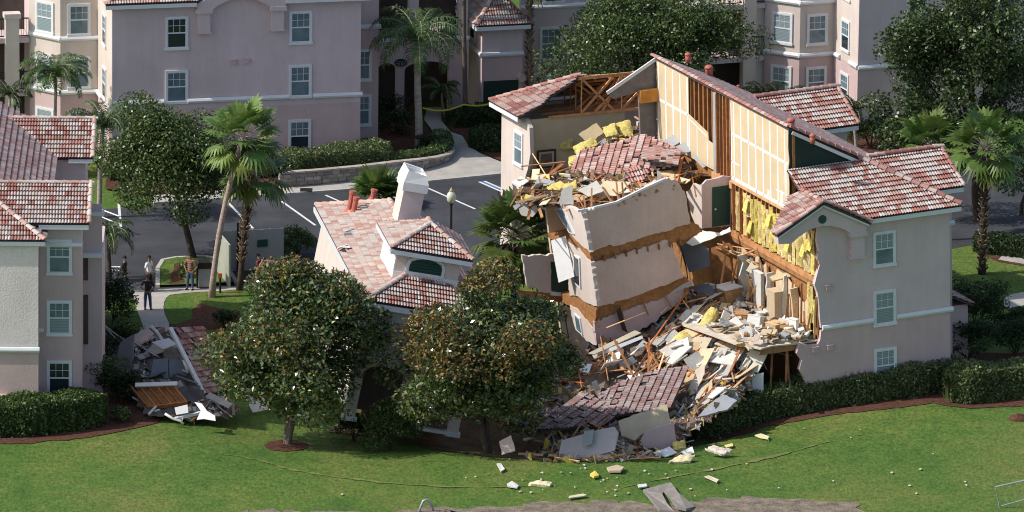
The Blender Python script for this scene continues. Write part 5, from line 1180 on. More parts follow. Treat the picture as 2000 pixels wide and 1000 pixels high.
# palms
b = G(413, 580); fan_palm('cabbage_palm', 'fan palm with a long bare leaning trunk beside the left magnolia', b, zc(b, 474, 268), 40, .92, 1.25, 111, .15, .0, mat('palm_bark_pinkish', (.40, .31, .26), .95, .3, 3, .5, 16, .1, stretch=(1, 1, 4)), gl=1.8, mid=zc(b, 425, 430))
b = G(468, 566); fan_palm('cabbage_palm', 'shorter fan palm with a dark rough trunk just right of the leaning palm', b, zc(b, 492, 338), 34, .9, 1.1, 112, .15, .75, BARKD, gl=1.5, mid=zc(b, 474, 470))
b = G(1004, 640); fan_palm('cabbage_palm', 'battered fan palm squeezed between the villa and the leaning block', b, zc(b, 1002, 462), 54, 1.1, 1.4, 113, .17, .3, BARKD, gl=1.15, low=-.85, dead=6, dcol=(2.4, 2.0, 1.6))
b = G(1918, 535); fan_palm('cabbage_palm', 'fan palm with a boot covered trunk right of the damaged building', b, zc(b, 1926, 290), 40, .95, 1.2, 114, .17, 1., BARKD, gl=1.45)
b = G(1815, 470); fan_palm('cabbage_palm', 'low fan palm behind the right tiled wing, blades upright', b, zc(b, 1818, 285), 26, 1.0, 1.0, 115, .14, 0, BARKD, gl=1.4, low=-.3, dead=0)
b = G(738, 400); fan_palm('cabbage_palm', 'bushy low palm on the road side behind the villa chimney', b, zc(b, 738, 382), 22, 1.05, .7, 116, .12, 0, BARKD, gl=1.2, low=0, dead=0)
b = G(818, 292); feather_palm('feather_palm', 'tall feather palm with a smooth pale trunk before the arcade', b, zc(b, 815, 78), 28, 3.2, 117, .2, ll=.8, arch=1.1, gl=1.3)
b = G(908, 235); feather_palm('feather_palm', 'slim palm trunk rising out of the picture left of the garage tower', b, zc(b, 906, -70), 16, 2.9, 118, .13, BARK)
b = G(1033, 226); t = fan_palm('cabbage_palm', 'palm trunk shaggy with leaf stubs rising out of the picture right of the garage tower', b, zc(b, 1035, -60), 20, 1.0, 1.0, 119, .13, 1., BARKB)
b = G(110, 345); feather_palm('feather_palm', 'small arching feather palm in front of the rear left bay windows', b, zc(b, 108, 150), 28, 2.1, 120, .09, ll=.55, arch=1.0, gl=1.3)
b = G(192, 425); feather_palm('feather_palm', 'feather palm with drooping dark fronds behind the left tiled wings', b, zc(b, 200, 250), 26, 2.5, 121, .13, ll=.55, arch=1.0, gl=1.25)
b = G(213, 548); feather_palm('feather_palm', 'low drooping palm by the road corner of the left building', b, zc(b, 213, 458), 14, 1.7, 122, .11, BARKD, ll=.4, arch=1.15, gl=.9)
b = G(868, 232); feather_palm('feather_palm', 'small bright palm at the right arch of the arcade', b, zc(b, 862, 178), 11, 1.3, 123, .07, ll=.35, arch=1.0, gl=1.2)
for x, y, s_ in ((1495, 205, 124), (1525, 215, 125)):
    b = G(x, y+30); feather_palm('feather_palm', 'feathery palm clump under the rear right balconies' if s_ == 124 else 'feathery palm clump nearest the rear right bay window', b, zc(b, x, y-10), 14, 1.8, s_, .08, ll=.45, arch=.9, gl=.9, lm=LF_QUEEN)
b = G(1672, 300); feather_palm('feather_palm', 'dark slender palm behind the upper tiled wing', b, zc(b, 1668, 215), 12, 1.5, 126, .08, ll=.4, gl=.7)
b = G(20, 345); feather_palm('feather_palm', 'shaded palm under the far left balconies', b, zc(b, 18, 185), 11, 1.5, 127, .08, ll=.4, gl=.7)
# hedges
hg_ = lambda *px: [GT(x, y)[:2] for x, y in px]
hedge('hedge', 'long clipped hedge rising along the mulch bed before the damaged building', hg_((1362, 856), (1410, 843), (1465, 822), (1560, 800), (1680, 781), (1800, 764), (1868, 752)), 1.6, 1.38, 17000, .14, LF_HEDGE, 131)
hedge('hedge', 'thick rounded hedge at the right edge in front of the dark planting', hg_((1852, 783), (1920, 776), (2030, 766)), 1.8, 1.5, 12000, .14, LF_HEDGE, 132)
hedge('hedge', 'pale topped hedge along the foot of the left building', hg_((-40, 848), (60, 842), (130, 833), (196, 822)), 1.8, 1.5, 12000, .14, LF_SHRUB, 133)
z0 = lambda x, y: .1
hedge('hedge', 'trimmed hedge above the curved block wall', hg_((548, 350), (620, 345), (700, 338), (755, 332)), 1.6, 1.35, 5200, .13, LF_HEDGE, 134, zf=z0)
hedge('hedge', 'low hedge following the round end of the block wall', hg_((750, 338), (805, 328), (850, 317), (868, 302), (858, 285)), .95, .75, 3000, .12, LF_SHRUB, 135, zf=z0)
hedge('hedge', 'dark round hedge beyond the curved walk', hg_((880, 250), (930, 240), (985, 238)), 1.6, .75, 2400, .13, LF_DARK, 136, zf=z0)
hedge('hedge', 'dark hedge beside the walk, against the rear corner of the ruin', hg_((922, 288), (960, 292), (1000, 296)), 1.8, 1.05, 2400, .13, LF_DARK, 137, zf=z0)
hedge('hedge', 'low dark hedge by the road, right of the palm', hg_((1905, 488), (1950, 493), (2040, 505)), 1.3, .9, 2200, .13, LF_DARK, 138, zf=lambda x, y: 0)
hedge('hedge', 'shaded hedge at the foot of the rear left building under the shade tree', hg_((215, 352), (330, 350), (470, 346), (550, 340)), 1.6, .9, 3600, .14, LF_DARK, 139, zf=z0)
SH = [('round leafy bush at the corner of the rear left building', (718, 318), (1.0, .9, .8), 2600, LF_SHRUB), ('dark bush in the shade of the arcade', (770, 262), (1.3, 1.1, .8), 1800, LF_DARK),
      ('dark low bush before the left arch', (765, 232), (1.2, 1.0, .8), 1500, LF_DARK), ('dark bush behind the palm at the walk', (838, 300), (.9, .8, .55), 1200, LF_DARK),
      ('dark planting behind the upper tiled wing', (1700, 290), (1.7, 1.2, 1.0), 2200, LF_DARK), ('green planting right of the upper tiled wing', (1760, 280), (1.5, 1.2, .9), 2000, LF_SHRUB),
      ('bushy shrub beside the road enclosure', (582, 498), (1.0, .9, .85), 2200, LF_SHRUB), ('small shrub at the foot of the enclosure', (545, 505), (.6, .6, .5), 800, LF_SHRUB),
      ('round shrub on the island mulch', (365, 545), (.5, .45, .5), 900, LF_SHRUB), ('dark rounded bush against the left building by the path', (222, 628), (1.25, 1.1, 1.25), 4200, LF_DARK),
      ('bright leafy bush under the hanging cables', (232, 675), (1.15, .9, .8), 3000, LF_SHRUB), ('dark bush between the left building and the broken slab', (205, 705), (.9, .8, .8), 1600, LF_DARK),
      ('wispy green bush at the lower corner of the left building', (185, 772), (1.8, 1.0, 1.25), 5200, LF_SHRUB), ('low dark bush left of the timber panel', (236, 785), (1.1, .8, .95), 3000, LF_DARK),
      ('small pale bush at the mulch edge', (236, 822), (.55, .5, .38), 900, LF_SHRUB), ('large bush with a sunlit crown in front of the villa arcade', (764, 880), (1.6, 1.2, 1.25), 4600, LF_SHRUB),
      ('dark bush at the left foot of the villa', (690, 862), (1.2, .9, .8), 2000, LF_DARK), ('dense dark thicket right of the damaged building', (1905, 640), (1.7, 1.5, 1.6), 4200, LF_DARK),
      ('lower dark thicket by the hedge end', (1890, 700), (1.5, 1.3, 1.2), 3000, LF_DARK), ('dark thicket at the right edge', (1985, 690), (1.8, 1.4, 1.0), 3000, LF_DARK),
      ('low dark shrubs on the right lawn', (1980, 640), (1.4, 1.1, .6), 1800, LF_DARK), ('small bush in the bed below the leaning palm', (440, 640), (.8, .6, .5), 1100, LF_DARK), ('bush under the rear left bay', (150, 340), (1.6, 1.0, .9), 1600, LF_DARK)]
for i, (lab, (x, y), R, n, lm) in enumerate(SH): shrub('shrub', lab, GT(x, y), R, n, .13, lm, 150+i)
# ---------------------------------------------------------------- block wall, lamps, enclosure, small things outdoors
BLOCK = mat('wall_block', (.30, .27, .235), .95, .15, 3, .4, 25, .1, tint=True)
rg = random.Random(21)
wp = [G(x, y) for x, y in ((545, 371), (620, 365), (700, 356), (770, 345), (820, 337), (855, 328), (874, 319), (882, 308), (878, 297))]
wh = (.86, .84, .8, .74, .66, .55, .45, .36, .3)
RWL = thing('retaining_wall', 'low curved retaining wall of grey concrete blocks with pale cap stones', 'retaining wall', wp[4])
seg = [np.linalg.norm(b-a) for a, b in zip(wp[:-1], wp[1:])]; cum = np.r_[0, np.cumsum(seg)]
def wat(s):
    i = int(min(len(seg)-1, max(0, np.searchsorted(cum, s)-1))); x = (s-cum[i])/seg[i]; return wp[i]+(wp[i+1]-wp[i])*x, wh[i]+(wh[i+1]-wh[i])*x
mb = MB(); cap = MB(); s = 0; r = 0
for r in range(4):
    s = -(r % 2)*.21
    while s < cum[-1]:
        L = .42*rg.uniform(.9, 1.1); a, h = wat(max(0, s)); b, _ = wat(min(cum[-1], s+L-.025)); z0_, z1 = r*.2, min(r*.2+.185, h-.02)
        if z1-z0_ > .06 and np.linalg.norm(b-a) > .05: f = rg.uniform(.7, 1.35); o = rg.uniform(-.012, .012); mb.beam(a+(0, o, (z0_+z1)/2), b+(0, o, (z0_+z1)/2), .28, z1-z0_, 0, (f, f, f))
        s += L
mb.build('blocks', BLOCK, RWL)
mb = MB(); s = 0
while s < cum[-1]-.1:
    L = .46; a, h = wat(s); b, h2 = wat(min(cum[-1], s+L-.02)); f = rg.uniform(.95, 1.25); cap.beam(a+(0, -.02, h+.02), b+(0, -.02, h2+.02), .34, .09, 0, (1.35*f, 1.33*f, 1.3*f)); s += L
cap.build('cap_stone', BLOCK, RWL)
mb = MB(); s = 0
while s < cum[-1]-.2: a, h = wat(s); b, _ = wat(min(cum[-1], s+.6)); mb.beam(a+(0, .08, h*.45), b+(0, .08, h*.45), .12, h*.85); s += .6
mb.build('core', CONC, RWL)
def lamp(lab, base, H, globe):
    t = thing('street_lamp', lab, 'street lamp', base); b = np.array(base)
    mb = MB(); mb.lathe(b, [(.16, -.1), (.16, .25), (.10, .35), (.07, .5), (.06, H*.6), (.055, H-.62), (.09, H-.6), (.09, H-.52), (.05, H-.5)], 10); mb.build('post', METAL, t, smooth=False)
    mb = MB(); mb.lathe(b, [(.10, H-.52), (.20, H-.40), (.23, H-.22), (.20, H-.05), (.12, H+.04), (.08, H+.06)], 12); mb.build('globe', mat('lamp_globe', (.58, .60, .47), .35, .15, 4), t, smooth=True)
    mb = MB(); mb.lathe(b, [(.10, H+.05), (.12, H+.09), (.05, H+.16), (.03, H+.24), (.0, H+.27)], 10); mb.build('finial', mat('lamp_brass', (.50, .42, .24), .4, .15, 4), t, smooth=True)
LH = 4.1
b = G(880, 372+LH*.966*40+28); lamp('street lamp with a cream acorn globe behind the villa', G(880, 540), (540-378)/(.966*40.5), 1)
b = G(30, 345); lamp('street lamp with a cream globe at the left edge below the balconies', b, (345-186)/(.966*39.2), 1)
# pale enclosure beside the road
EB_ = Fr(G(447, 562), 14)
EN2 = thing('bin_enclosure', 'pale green walled enclosure by the road with a small green sign', 'enclosure', EB_.pt(1, 1, 0))
PGR = mat('fence_sage', (.43, .45, .37), .8, .1, 1.5)
mb = MB(); mb.box(EB_, 0, .08, 0, 3.0, 0, 2.1)
for k in range(14): mb.box(EB_, -.02, 0, .05+k*.21, .2+k*.21, .02, 2.1)
mb.build('side_panel', PGR, EN2)
mb = MB(); mb.box(EB_, .081, 3.3, 2.9, 3.0, 0, 2.0); mb.build('rear_panel', mat('fence_grey', (.40, .41, .40), .8, .1, 1.5), EN2)
mb = MB(); mb.box(EB_, 2.0, 2.5, 2.85, 2.899, 1.15, 1.5); mb.build('notice', GRN, EN2)
mb = MB(); mb.box(EB_, 1.0, 1.08, 2.8, 2.899, 0, 2.4); mb.box(EB_, .99, 1.25, 2.78, 2.80, 1.5, 1.75); mb.build('gate_post', METAL, EN2)
tb = Fr(G(400, 564), 8)
TB = thing('litter_bin', 'grey litter bin with a black dome lid and dark posts on the pavement', 'litter bin', tb.pt(0, .3, 0))
mb = MB(); mb.box(tb, -.3, .3, 0, .6, .08, 1.0); mb.build('body', GREYP, TB)
mb = MB(); mb.prism([tb.pt(-.42, -.08, 1.0), tb.pt(.42, -.08, 1.0), tb.pt(.42, -.08, 1.12), tb.pt(.3, -.08, 1.3), tb.pt(-.3, -.08, 1.3), tb.pt(-.42, -.08, 1.12)], tb.M[1]*.76); mb.build('lid', METAL, TB)
for u in (-.38, .34): mb = MB(); mb.box(tb, u, u+.06, .1, .5, 0, 1.02); mb.build('leg', METAL, TB)
MBX = thing('mailbox_post', 'short dark post with a red tag beside the leaning palm', 'post', G(430, 572))
mb = MB(); mb.tube([G(430, 572), G(430, 572)+(0, 0, .75)], .05, 8); mb.build('post', METAL, MBX); mb = MB(); mb.box(ID, *sum([[c-.09, c+.09] for c in G(430, 572)[:2]], []), .75, .95); mb.build('tag', mat('tag_red', (.45, .10, .05), .6), MBX)
# yellow barrier tapes
YT = mat('tape_yellow', (.65, .58, .05), .5, .1, 6)
def tape(lab, px):
    mb = MB(); P = []
    for a, b in zip(px[:-1], px[1:]):
        for k in range(6): t = k/6; q = (a+(b-a)*t); q = q-np.array([0, 0, .22*math.sin(math.pi*t)]); P.append(q)
    P.append(px[-1])
    for a, b in zip(P[:-1], P[1:]): mb.beam(a, b, .012, .08)
    return tag(mb.build('barrier_tape', YT), lab, 'barrier tape')
tape('yellow barrier tape strung between palm trunks before the garage door', [A(826, 211, 22.5), A(906, 204, 23.5), A(985, 190, 24.5)])
tape('yellow barrier tape at the right edge over dark shrubs', [A(1958, 604, -10), A(2040, 614, -12)])
# lawn corner: wire fence panel, concrete pipe end, torn slab
WF = thing('fence_panel', 'grey tubular fence panel leaning at the lower right corner', 'fence panel', GT(1990, 1000))
a, b, c_, d = A(1944, 951, -41.5), A(2060, 925, -41.5), A(2070, 1000, -41.5), A(1955, 1004, -41.5)
GALV = mat('galvanised', (.33, .36, .38), .45, .15, 6, metal=.3)
mb = MB(); mb.tube([d, a, b, c_], .04, 6); e, f = A(1952, 989, -41.5), A(2066, 958, -41.5); mb.tube([e, f], .025, 5)
mb.build('tube_frame', GALV, WF)
mb = MB()
for k in range(1, 7): t = k/7; mb.tube([a+(b-a)*t, d+(c_-d)*t], .007, 4)
mb.build('wire', GALV, WF)
PE = thing('pipe_end', 'bent metal pipe end poking out of the bank at the bottom edge', 'pipe', GT(825, 1000))
p = GT(822, 1000); mb = MB(); mb.tube([p-(.1, 0, .1), p+(0, 0, .25), p+(.1, .02, .5), p+(.26, .05, .56), p+(.45, .1, .35), p+(.55, .1, 0)], [.05, .055, .06, .06, .05, .04], 8); mb.build('pipe', GALV, PE, smooth=True)
SLB = mat('slab_grey', (.25, .225, .20), .9, .2, 3, .4, 25)
P = [GT(x, y, .05) for x, y in ((1256, 961), (1310, 951), (1325, 966), (1357, 990), (1340, 1001), (1322, 998), (1310, 975), (1296, 963), (1293, 973), (1303, 990), (1318, 1001), (1288, 999))]
mb = MB(); mb.prism([p+(0, 0, .10*math.sin(i*1.7)) for i, p in enumerate(P)], (0, 0, .12)); tag(mb.build('torn_slab', SLB), 'torn grey slab with a hole lying on the bank at the bottom edge', 'slab')
MD = MB(); p = GT(1990, 818); MD.lathe(p, [(.55, -.05), (.4, .1), (.2, .2), (.02, .24)], 12); tag(MD.build('dirt_mound', MULCH, smooth=True), 'small brown dirt mound on the right lawn', 'dirt mound')
p = G(598, 371, .14)
MH = MB(); MH.box(ID, p[0]-.3, p[0]+.3, p[1]-.35, p[1]+.35, .125, .15); tag(MH.build('drain_cover', METAL), 'dark drain grate in the pavement below the block wall', 'drain')
# furniture on the rear right balcony
FT = thing('patio_table', 'dark round table on the upper rear balcony right of the oak', 'table', A(1478, 60, 38))
p = A(1478, 60, 38); mb = MB(); mb.lathe(p, [(.3, 0), (.05, .05), (.05, .7), (.5, .72), (.5, .76)], 10); mb.build('table_top', METAL, FT)
# ---------------------------------------------------------------- people
SKIN = mat('skin_brown', (.26, .14, .09), .55, .1, 8); SKINL = mat('skin_light', (.52, .32, .24), .55, .1, 8)
HAIR = mat('hair_black', (.015, .012, .01), .7, .2, 12)
def skinned(name, nodes, edges, m, parent, root=0, sub=1, extra=None):
    """one continuous surface grown round a skeleton: nodes = (pos, rx, ry)"""
    me = bpy.data.meshes.new(name); me.from_pydata([tuple(map(float, n[0])) for n in nodes], edges, [])
    o = bpy.data.objects.new(name, me); COL.objects.link(o)
    md = o.modifiers.new('skin', 'SKIN'); md.use_smooth_shade = True; md.branch_smoothing = .6
    if not me.skin_vertices: 
        lay = bmesh.new(); lay.from_mesh(me); lay.verts.layers.skin.verify(); lay.to_mesh(me); lay.free()
    for i, n in enumerate(nodes):
        sv = me.skin_vertices[0].data[i]; sv.radius = (n[1], n[2]); sv.use_root = i == root
    sd = o.modifiers.new('sub', 'SUBSURF'); sd.levels = sub; sd.render_levels = sub
    me.materials.append(m); o.parent = parent; ORG[o.name] = ORG[parent.name]
    return o
def person(label, base, face_deg, pose, shirt, trouser, skin, hair='short', H=1.78, sleeve='short', hold=None):
    base = np.array(base, float); t = thing('person', label, 'person', base, None)
    t.rotation_euler = (0, 0, math.radians(face_deg))      # local -y is the way the person faces
    s = H/1.78; v = lambda x, y, z: (x*s, y*s, z*s)
    hipL, hipR = (-.09, 0, .93), (.09, 0, .93)
    kL, kR, aL, aR = pose['kL'], pose['kR'], pose['aL'], pose['aR']
    eL, eR, hL, hR = pose['eL'], pose['eR'], pose['hL'], pose['hR']; lean = pose.get('lean', 0)
    N = [(v(0, 0, .95), .14, .10), (v(0, lean*.3, 1.1), .135, .095), (v(0, lean*.7, 1.28), .16, .11), (v(0, lean, 1.43), .12, .085), (v(0, lean-.01, 1.51), .052, .055), (v(0, lean-.02, 1.58), .058, .07), (v(0, lean-.02, 1.67), .076, .093), (v(0, lean-.015, 1.745), .055, .07)]
    E = [(i, i+1) for i in range(7)]
    def chain(start, pts):
        a = start
        for p, r in pts: N.append((v(*p), r, r)); E.append((a, len(N)-1)); a = len(N)-1
        return a
    mid = lambda a, b, f=.5: tuple(a[i]+(b[i]-a[i])*f for i in range(3))
    for sg, k, a in ((-1, kL, aL), (1, kR, aR)):
        hp = (.1*sg, 0, .90); ank = chain(0, [(hp, .095), (mid(hp, k), .08), (k, .058), (mid(k, a, .35), .056), (a, .040)])
        chain(ank, [((a[0]+.01*sg, a[1]-.07, a[2]-.045), .042), ((a[0]+.02*sg, a[1]-.17, a[2]-.055), .032)])
    hands = []
    for sg, e, h in ((-1, eL, hL), (1, eR, hR)):
        sh = (.2*sg, lean, 1.42); w = chain(3, [(sh, .058), (mid(sh, e), .048), (e, .040), (mid(e, h, .4), .038), (h, .025)])
        d = np.array(h)-np.array(e); d /= np.linalg.norm(d); sd = nrm(np.cross(d, (0, 1, .2))); nz = np.cross(sd, d)
        pc = np.array(h)+d*.06; N.append((v(*pc), .036, .018)); E.append((w, len(N)-1)); pi = len(N)-1
        for f in range(4):
            o = sd*(f-1.5)*.021; L = (.075, .085, .08, .062)[f]
            p1 = np.array(h)+d*.105+o; p2 = p1+d*L*.55+nz*.012; p3 = p2+d*L*.4+nz*.025
            chain(pi, [(tuple(p1), .0095), (tuple(p2), .0085), (tuple(p3), .007)])
        p1 = np.array(h)+d*.035-sd*.04; p2 = p1+d*.035-sd*.018; chain(pi, [(tuple(p1), .011), (tuple(p2), .009)])
    body = skinned('body', N, E, skin, t, 0, 2)
    # face, ears and hair
    hc = np.array([0, lean-.02, 1.665])
    def lb(mb_): 
        for i in range(len(mb_.v)): mb_.v[i] = tuple(np.array(mb_.v[i])*s+base)
        return mb_
    mb = MB(); mb.ell(hc+(0, -.098, -.005), .013, .02, .024); mb.ell(hc+(-.082, .0, -.01), .012, .022, .034); mb.ell(hc+(.082, .0, -.01), .012, .022, .034); lb(mb).build('face_feature', skin, t, smooth=True)
    mb = MB(); mb.ell(hc+(-.03, -.086, .02), .012, .008, .008); mb.ell(hc+(.03, -.086, .02), .012, .008, .008); mb.ell(hc+(0, -.088, -.055), .024, .008, .006); lb(mb).build('eye', HAIR, t)
    if hair != 'bald':
        mb = MB(); mb.ell(hc+(0, .018, .035), .084, .098, .088, n=14, k=8); lb(mb).build('cap' if hair == 'cap' else 'hair', HAIR if hair != 'cap' else mat('cap_fabric', (.10, .09, .09), .8), t, smooth=True)
        if hair == 'cap': mb = MB(); mb.ell(hc+(0, -.10, .05), .07, .07, .012); lb(mb).build('cap_peak', mat('cap_fabric', (.10, .09, .09), .8), t, smooth=True)
    # shirt and trousers, a little fuller than the body
    g = 1.16
    SN = [(v(0, 0, .90), .155, .125), (v(0, lean*.3, 1.1), .155, .118), (v(0, lean*.7, 1.28), .178, .13), (v(0, lean, 1.42), .135, .1), (v(0, lean, 1.475), .075, .07)]; SE = [(i, i+1) for i in range(4)]
    for sg, e, h in ((-1, eL, hL), (1, eR, hR)):
        sh = (.2*sg, lean, 1.42); en = [(sh, .078), (mid(sh, e, .55), .07)]
        en += [(mid(sh, e, .85), .066)] if sleeve == 'short' else [(e, .058), (mid(e, h, .85), .045)]
        a = 3
        for p, r in en: SN.append((v(*p), r, r)); SE.append((a, len(SN)-1)); a = len(SN)-1
    skinned('shirt', SN, SE, shirt, t, 0, 2)
    TN = [(v(0, 0, .99), .15, .118), (v(0, 0, .92), .16, .125)]; TE = [(0, 1)]
    for sg, k, a in ((-1, kL, aL), (1, kR, aR)):
        hp = (.1*sg, 0, .84); c = 1
        for p, r in ((hp, .115), (mid(hp, k), .098), (k, .078), (mid(k, a), .072), ((a[0], a[1], a[2]+.02), .066)): TN.append((v(*p), r, r)); TE.append((c, len(TN)-1)); c = len(TN)-1
    skinned('trousers', TN, TE, trouser, t, 1, 2)
    for sg, a in ((-1, aL), (1, aR)):
        mb = MB(); mb.ell((a[0]+.012*sg, a[1]-.07, a[2]-.045), .05, .135, .046); lb(mb).build('shoe', METAL, t, smooth=True)
    return t
stand = dict(kL=(-.11, -.02, .49), kR=(.11, -.02, .49), aL=(-.12, 0, .09), aR=(.12, 0, .09), eL=(-.27, .03, 1.14), eR=(.27, .03, 1.14), hL=(-.27, -.08, .90), hR=(.27, -.08, .90))
walk = dict(stand, kL=(-.10, -.14, .50), kR=(.10, .03, .49), aL=(-.10, -.12, .09), aR=(.11, .20, .11), eL=(-.26, .08, 1.15), eR=(.26, -.02, 1.14), hL=(-.25, .0, .92), hR=(.25, -.18, .95))
hips = dict(stand, kL=(-.12, -.05, .49), aL=(-.15, -.03, .09), eL=(-.36, .08, 1.17), eR=(.34, .05, 1.16), hL=(-.21, -.08, 1.0), hR=(.22, -.09, 1.0))
photo = dict(stand, lean=-.03, eL=(-.25, -.14, 1.22), eR=(.25, -.14, 1.22), hL=(-.09, -.28, 1.50), hR=(.09, -.28, 1.50))
JEAN = mat('denim_blue', (.05, .085, .17), .9, .2, 6); JEAND = mat('trousers_navy', (.03, .035, .06), .9, .2, 6)
CLB = mat('shirt_black', (.018, .017, .02), .9, .2, 6); CLW = mat('shirt_white', (.72, .74, .78), .85, .06, 6); CLN = mat('shirt_navy', (.025, .026, .035), .9, .2, 6)
CLP = stripes('shirt_plaid', (.36, .20, .15), (.17, .08, .07), 9, 2, .9, .1); CLM = mat('shirt_maroon', (.14, .03, .035), .9, .2, 6); KHK = mat('trousers_khaki', (.30, .26, .19), .9, .15, 6)
person('person in a black short sleeved shirt and dark trousers walking at the road edge', G(243, 570), 80, walk, CLB, JEAND, SKIN)
person('person in a white shirt and black trousers standing on the pavement', G(291, 570), 60, stand, CLW, CLB, SKIN, 'short', 1.8)
person('person in a dark shirt and jeans with a cap seen from behind on the path', G(288, 606), 170, hips, CLN, JEAN, SKIN, 'cap', 1.76)
person('person in a plaid shirt and blue jeans standing beside the litter bin', G(372, 566), -20, hips, CLP, JEAN, SKIN, 'short', 1.78)
PH = person('person in a maroon shirt holding a camera up beside the pale enclosure', G(503, 566), 70, photo, CLM, KHK, SKINL, 'short', 1.76)
cb_ = G(503, 566); ang = math.radians(70); dv = np.array([math.sin(ang), -math.cos(ang), 0]); sv = np.array([math.cos(ang), math.sin(ang), 0])
CM = thing('camera_body', 'small black camera held up at eye level by the person in maroon', 'camera', cb_+dv*.34+(0, 0, 1.52))
q = cb_+dv*.35+np.array([0, 0, 1.56]); mb = MB(); mb.beam(q-sv*.07, q+sv*.07, .06, .09); mb.build('body', METAL, CM); mb = MB(); mb.tube([q, q+dv*.13], [.035, .032], 10); mb.build('lens', METAL, CM)
# ---------------------------------------------------------------- the wreckage
RUB = mat('rubble', (1., 1., 1.), .9, .15, 6, .2, 40, .15, tint=True)
TAN = (.56, .45, .31); WHT = (.68, .67, .63); GRY = (.32, .33, .34); TIM = (.42, .24, .12); TIMP = (.60, .43, .24); YEL = (.72, .60, .13); DRK = (.06, .05, .045); PNK = (.52, .42, .37); RED = (.40, .17, .13)
def inpoly(x, y, P):
    r = False
    for i in range(len(P)):
        (x1, y1), (x2, y2) = P[i], P[i-1]
        if (y1 > y) != (y2 > y) and x < (x2-x1)*(y-y1)/(y2-y1)+x1: r = not r
    return r
def interp(t, tab):
    if t <= tab[0][0]: return tab[0][1]
    for (a, p), (b, q) in zip(tab[:-1], tab[1:]):
        if t <= b: return p+(q-p)*(t-a)/(b-a)
    return tab[-1][1]
YD = [(540, -17.6), (600, -20.2), (700, -23.6), (760, -26.2), (820, -28.8), (880, -32.2), (905, -33.8)]
def heapY(x, y): return interp(y, YD)+.3*math.sin(x*.031)+.25*math.sin(y*.05+x*.02)-(.8 if x > 1400 and y > 640 else 0)*min(1, (y-640)/60)
HEAP = [(1090, 700), (1170, 676), (1265, 642), (1335, 566), (1400, 566), (1440, 600), (1480, 650), (1500, 690), (1470, 735), (1440, 790), (1400, 805), (1350, 845), (1330, 878), (1200, 893), (1070, 893), (1060, 860), (985, 830), (1000, 790), (1080, 745)]
TOPP = [(1000, 376), (1036, 352), (1075, 345), (1120, 330), (1150, 290), (1185, 268), (1250, 248), (1330, 255), (1395, 300), (1405, 335), (1345, 352), (1300, 352), (1200, 392), (1140, 410), (1080, 398), (1030, 402)]
def topY(x, y): 
    return interp(y, [(230, -5.5), (270, -8.5), (330, -13.5), (370, -17.5), (410, -20.8)])+(x-1200)*.004
LEFT = [(192, 640), (240, 640), (300, 640), (335, 650), (360, 700), (400, 768), (440, 775), (470, 800), (440, 812), (370, 822), (290, 812), (255, 760), (225, 735), (195, 720)]
def leftY(x, y): return interp(y, [(630, -14.5), (700, -20.3), (760, -25.6), (820, -29.5)])
FRONT = [(1040, 880), (1100, 860), (1200, 850), (1330, 860), (1345, 882), (1300, 892), (1200, 902), (1080, 902), (1030, 897)]
def frontY(x, y): return G(x, y)[1]-.0 if False else GT(x, y, .12)[1]
def heap_surface(mb, P, Yf, step, c, off=.45):
    xs_ = [p[0] for p in P]; ys_ = [p[1] for p in P]; rg = random.Random(5); idx = {}; V = []; F = []
    nx_, ny_ = int((max(xs_)-min(xs_))/step)+2, int((max(ys_)-min(ys_))/step)+2
    def vid(i, j):
        if (i, j) not in idx:
            x, y = min(xs_)+i*step, min(ys_)+j*step; idx[(i, j)] = len(V); V.append(A(x+rg.uniform(-4, 4), y+rg.uniform(-4, 4), Yf(x, y)+off+rg.uniform(-.35, .25)))
        return idx[(i, j)]
    for i in range(nx_):
        for j in range(ny_):
            if inpoly(min(xs_)+(i+.5)*step, min(ys_)+(j+.5)*step, P): F.append((vid(i, j), vid(i+1, j), vid(i+1, j+1), vid(i, j+1)))
    mb.add(V, F, 0, c)
def chips(mb, P, Yf, n, seed, pal, s0=.06, s1=.34, back=.3, skip=()):
    rg = random.Random(seed); xs_ = [p[0] for p in P]; ys_ = [p[1] for p in P]; k = 0
    while k < n:
        x, y = rg.uniform(min(xs_), max(xs_)), rg.uniform(min(ys_), max(ys_))
        if not inpoly(x, y, P): continue
        k += 1
        if any(inpoly(x, y, q) for q in skip): continue
        p = A(x, y, Yf(x, y)+back+rg.uniform(-.15, .3)); d = np.array([rg.gauss(0, 1), rg.gauss(0, 1), rg.gauss(0, .7)]); d = nrm(d)*rg.uniform(s0, s1)*(1 if rg.random() < .8 else 1.8)
        c = rg.choice(pal); f = rg.uniform(.7, 1.25); mb.beam(p-d, p+d, rg.uniform(.04, .28), rg.uniform(.015, .05), 0, tuple(v*f for v in c), up=(rg.gauss(0, 1), rg.gauss(0, 1), 1))
PALH = [TAN, WHT, WHT, GRY, TIM, TIMP, TIM, DRK, PNK, YEL, RED, TIMP]
mb = MB(); heap_surface(mb, HEAP, heapY, 13, (.20, .15, .115)); TILED = [(1088, 812), (1132, 768), (1200, 720), (1345, 712), (1338, 765), (1310, 798), (1222, 812), (1180, 832), (1000, 842), (1010, 815)]
DARKZ = [(1110, 700), (1170, 676), (1265, 645), (1290, 680), (1240, 715), (1160, 735)]  # zone under the canopy panel, its shade put into darker chip colours
chips(mb, HEAP, heapY, 1500, 7, PALH, skip=(TILED, DARKZ)); chips(mb, DARKZ, heapY, 70, 70, [DRK, TIM, RED, GRY]); chips(mb, TILED, heapY, 60, 71, [DRK, TIM, RED, RED, GRY, TIMP, WHT], back=-.3)
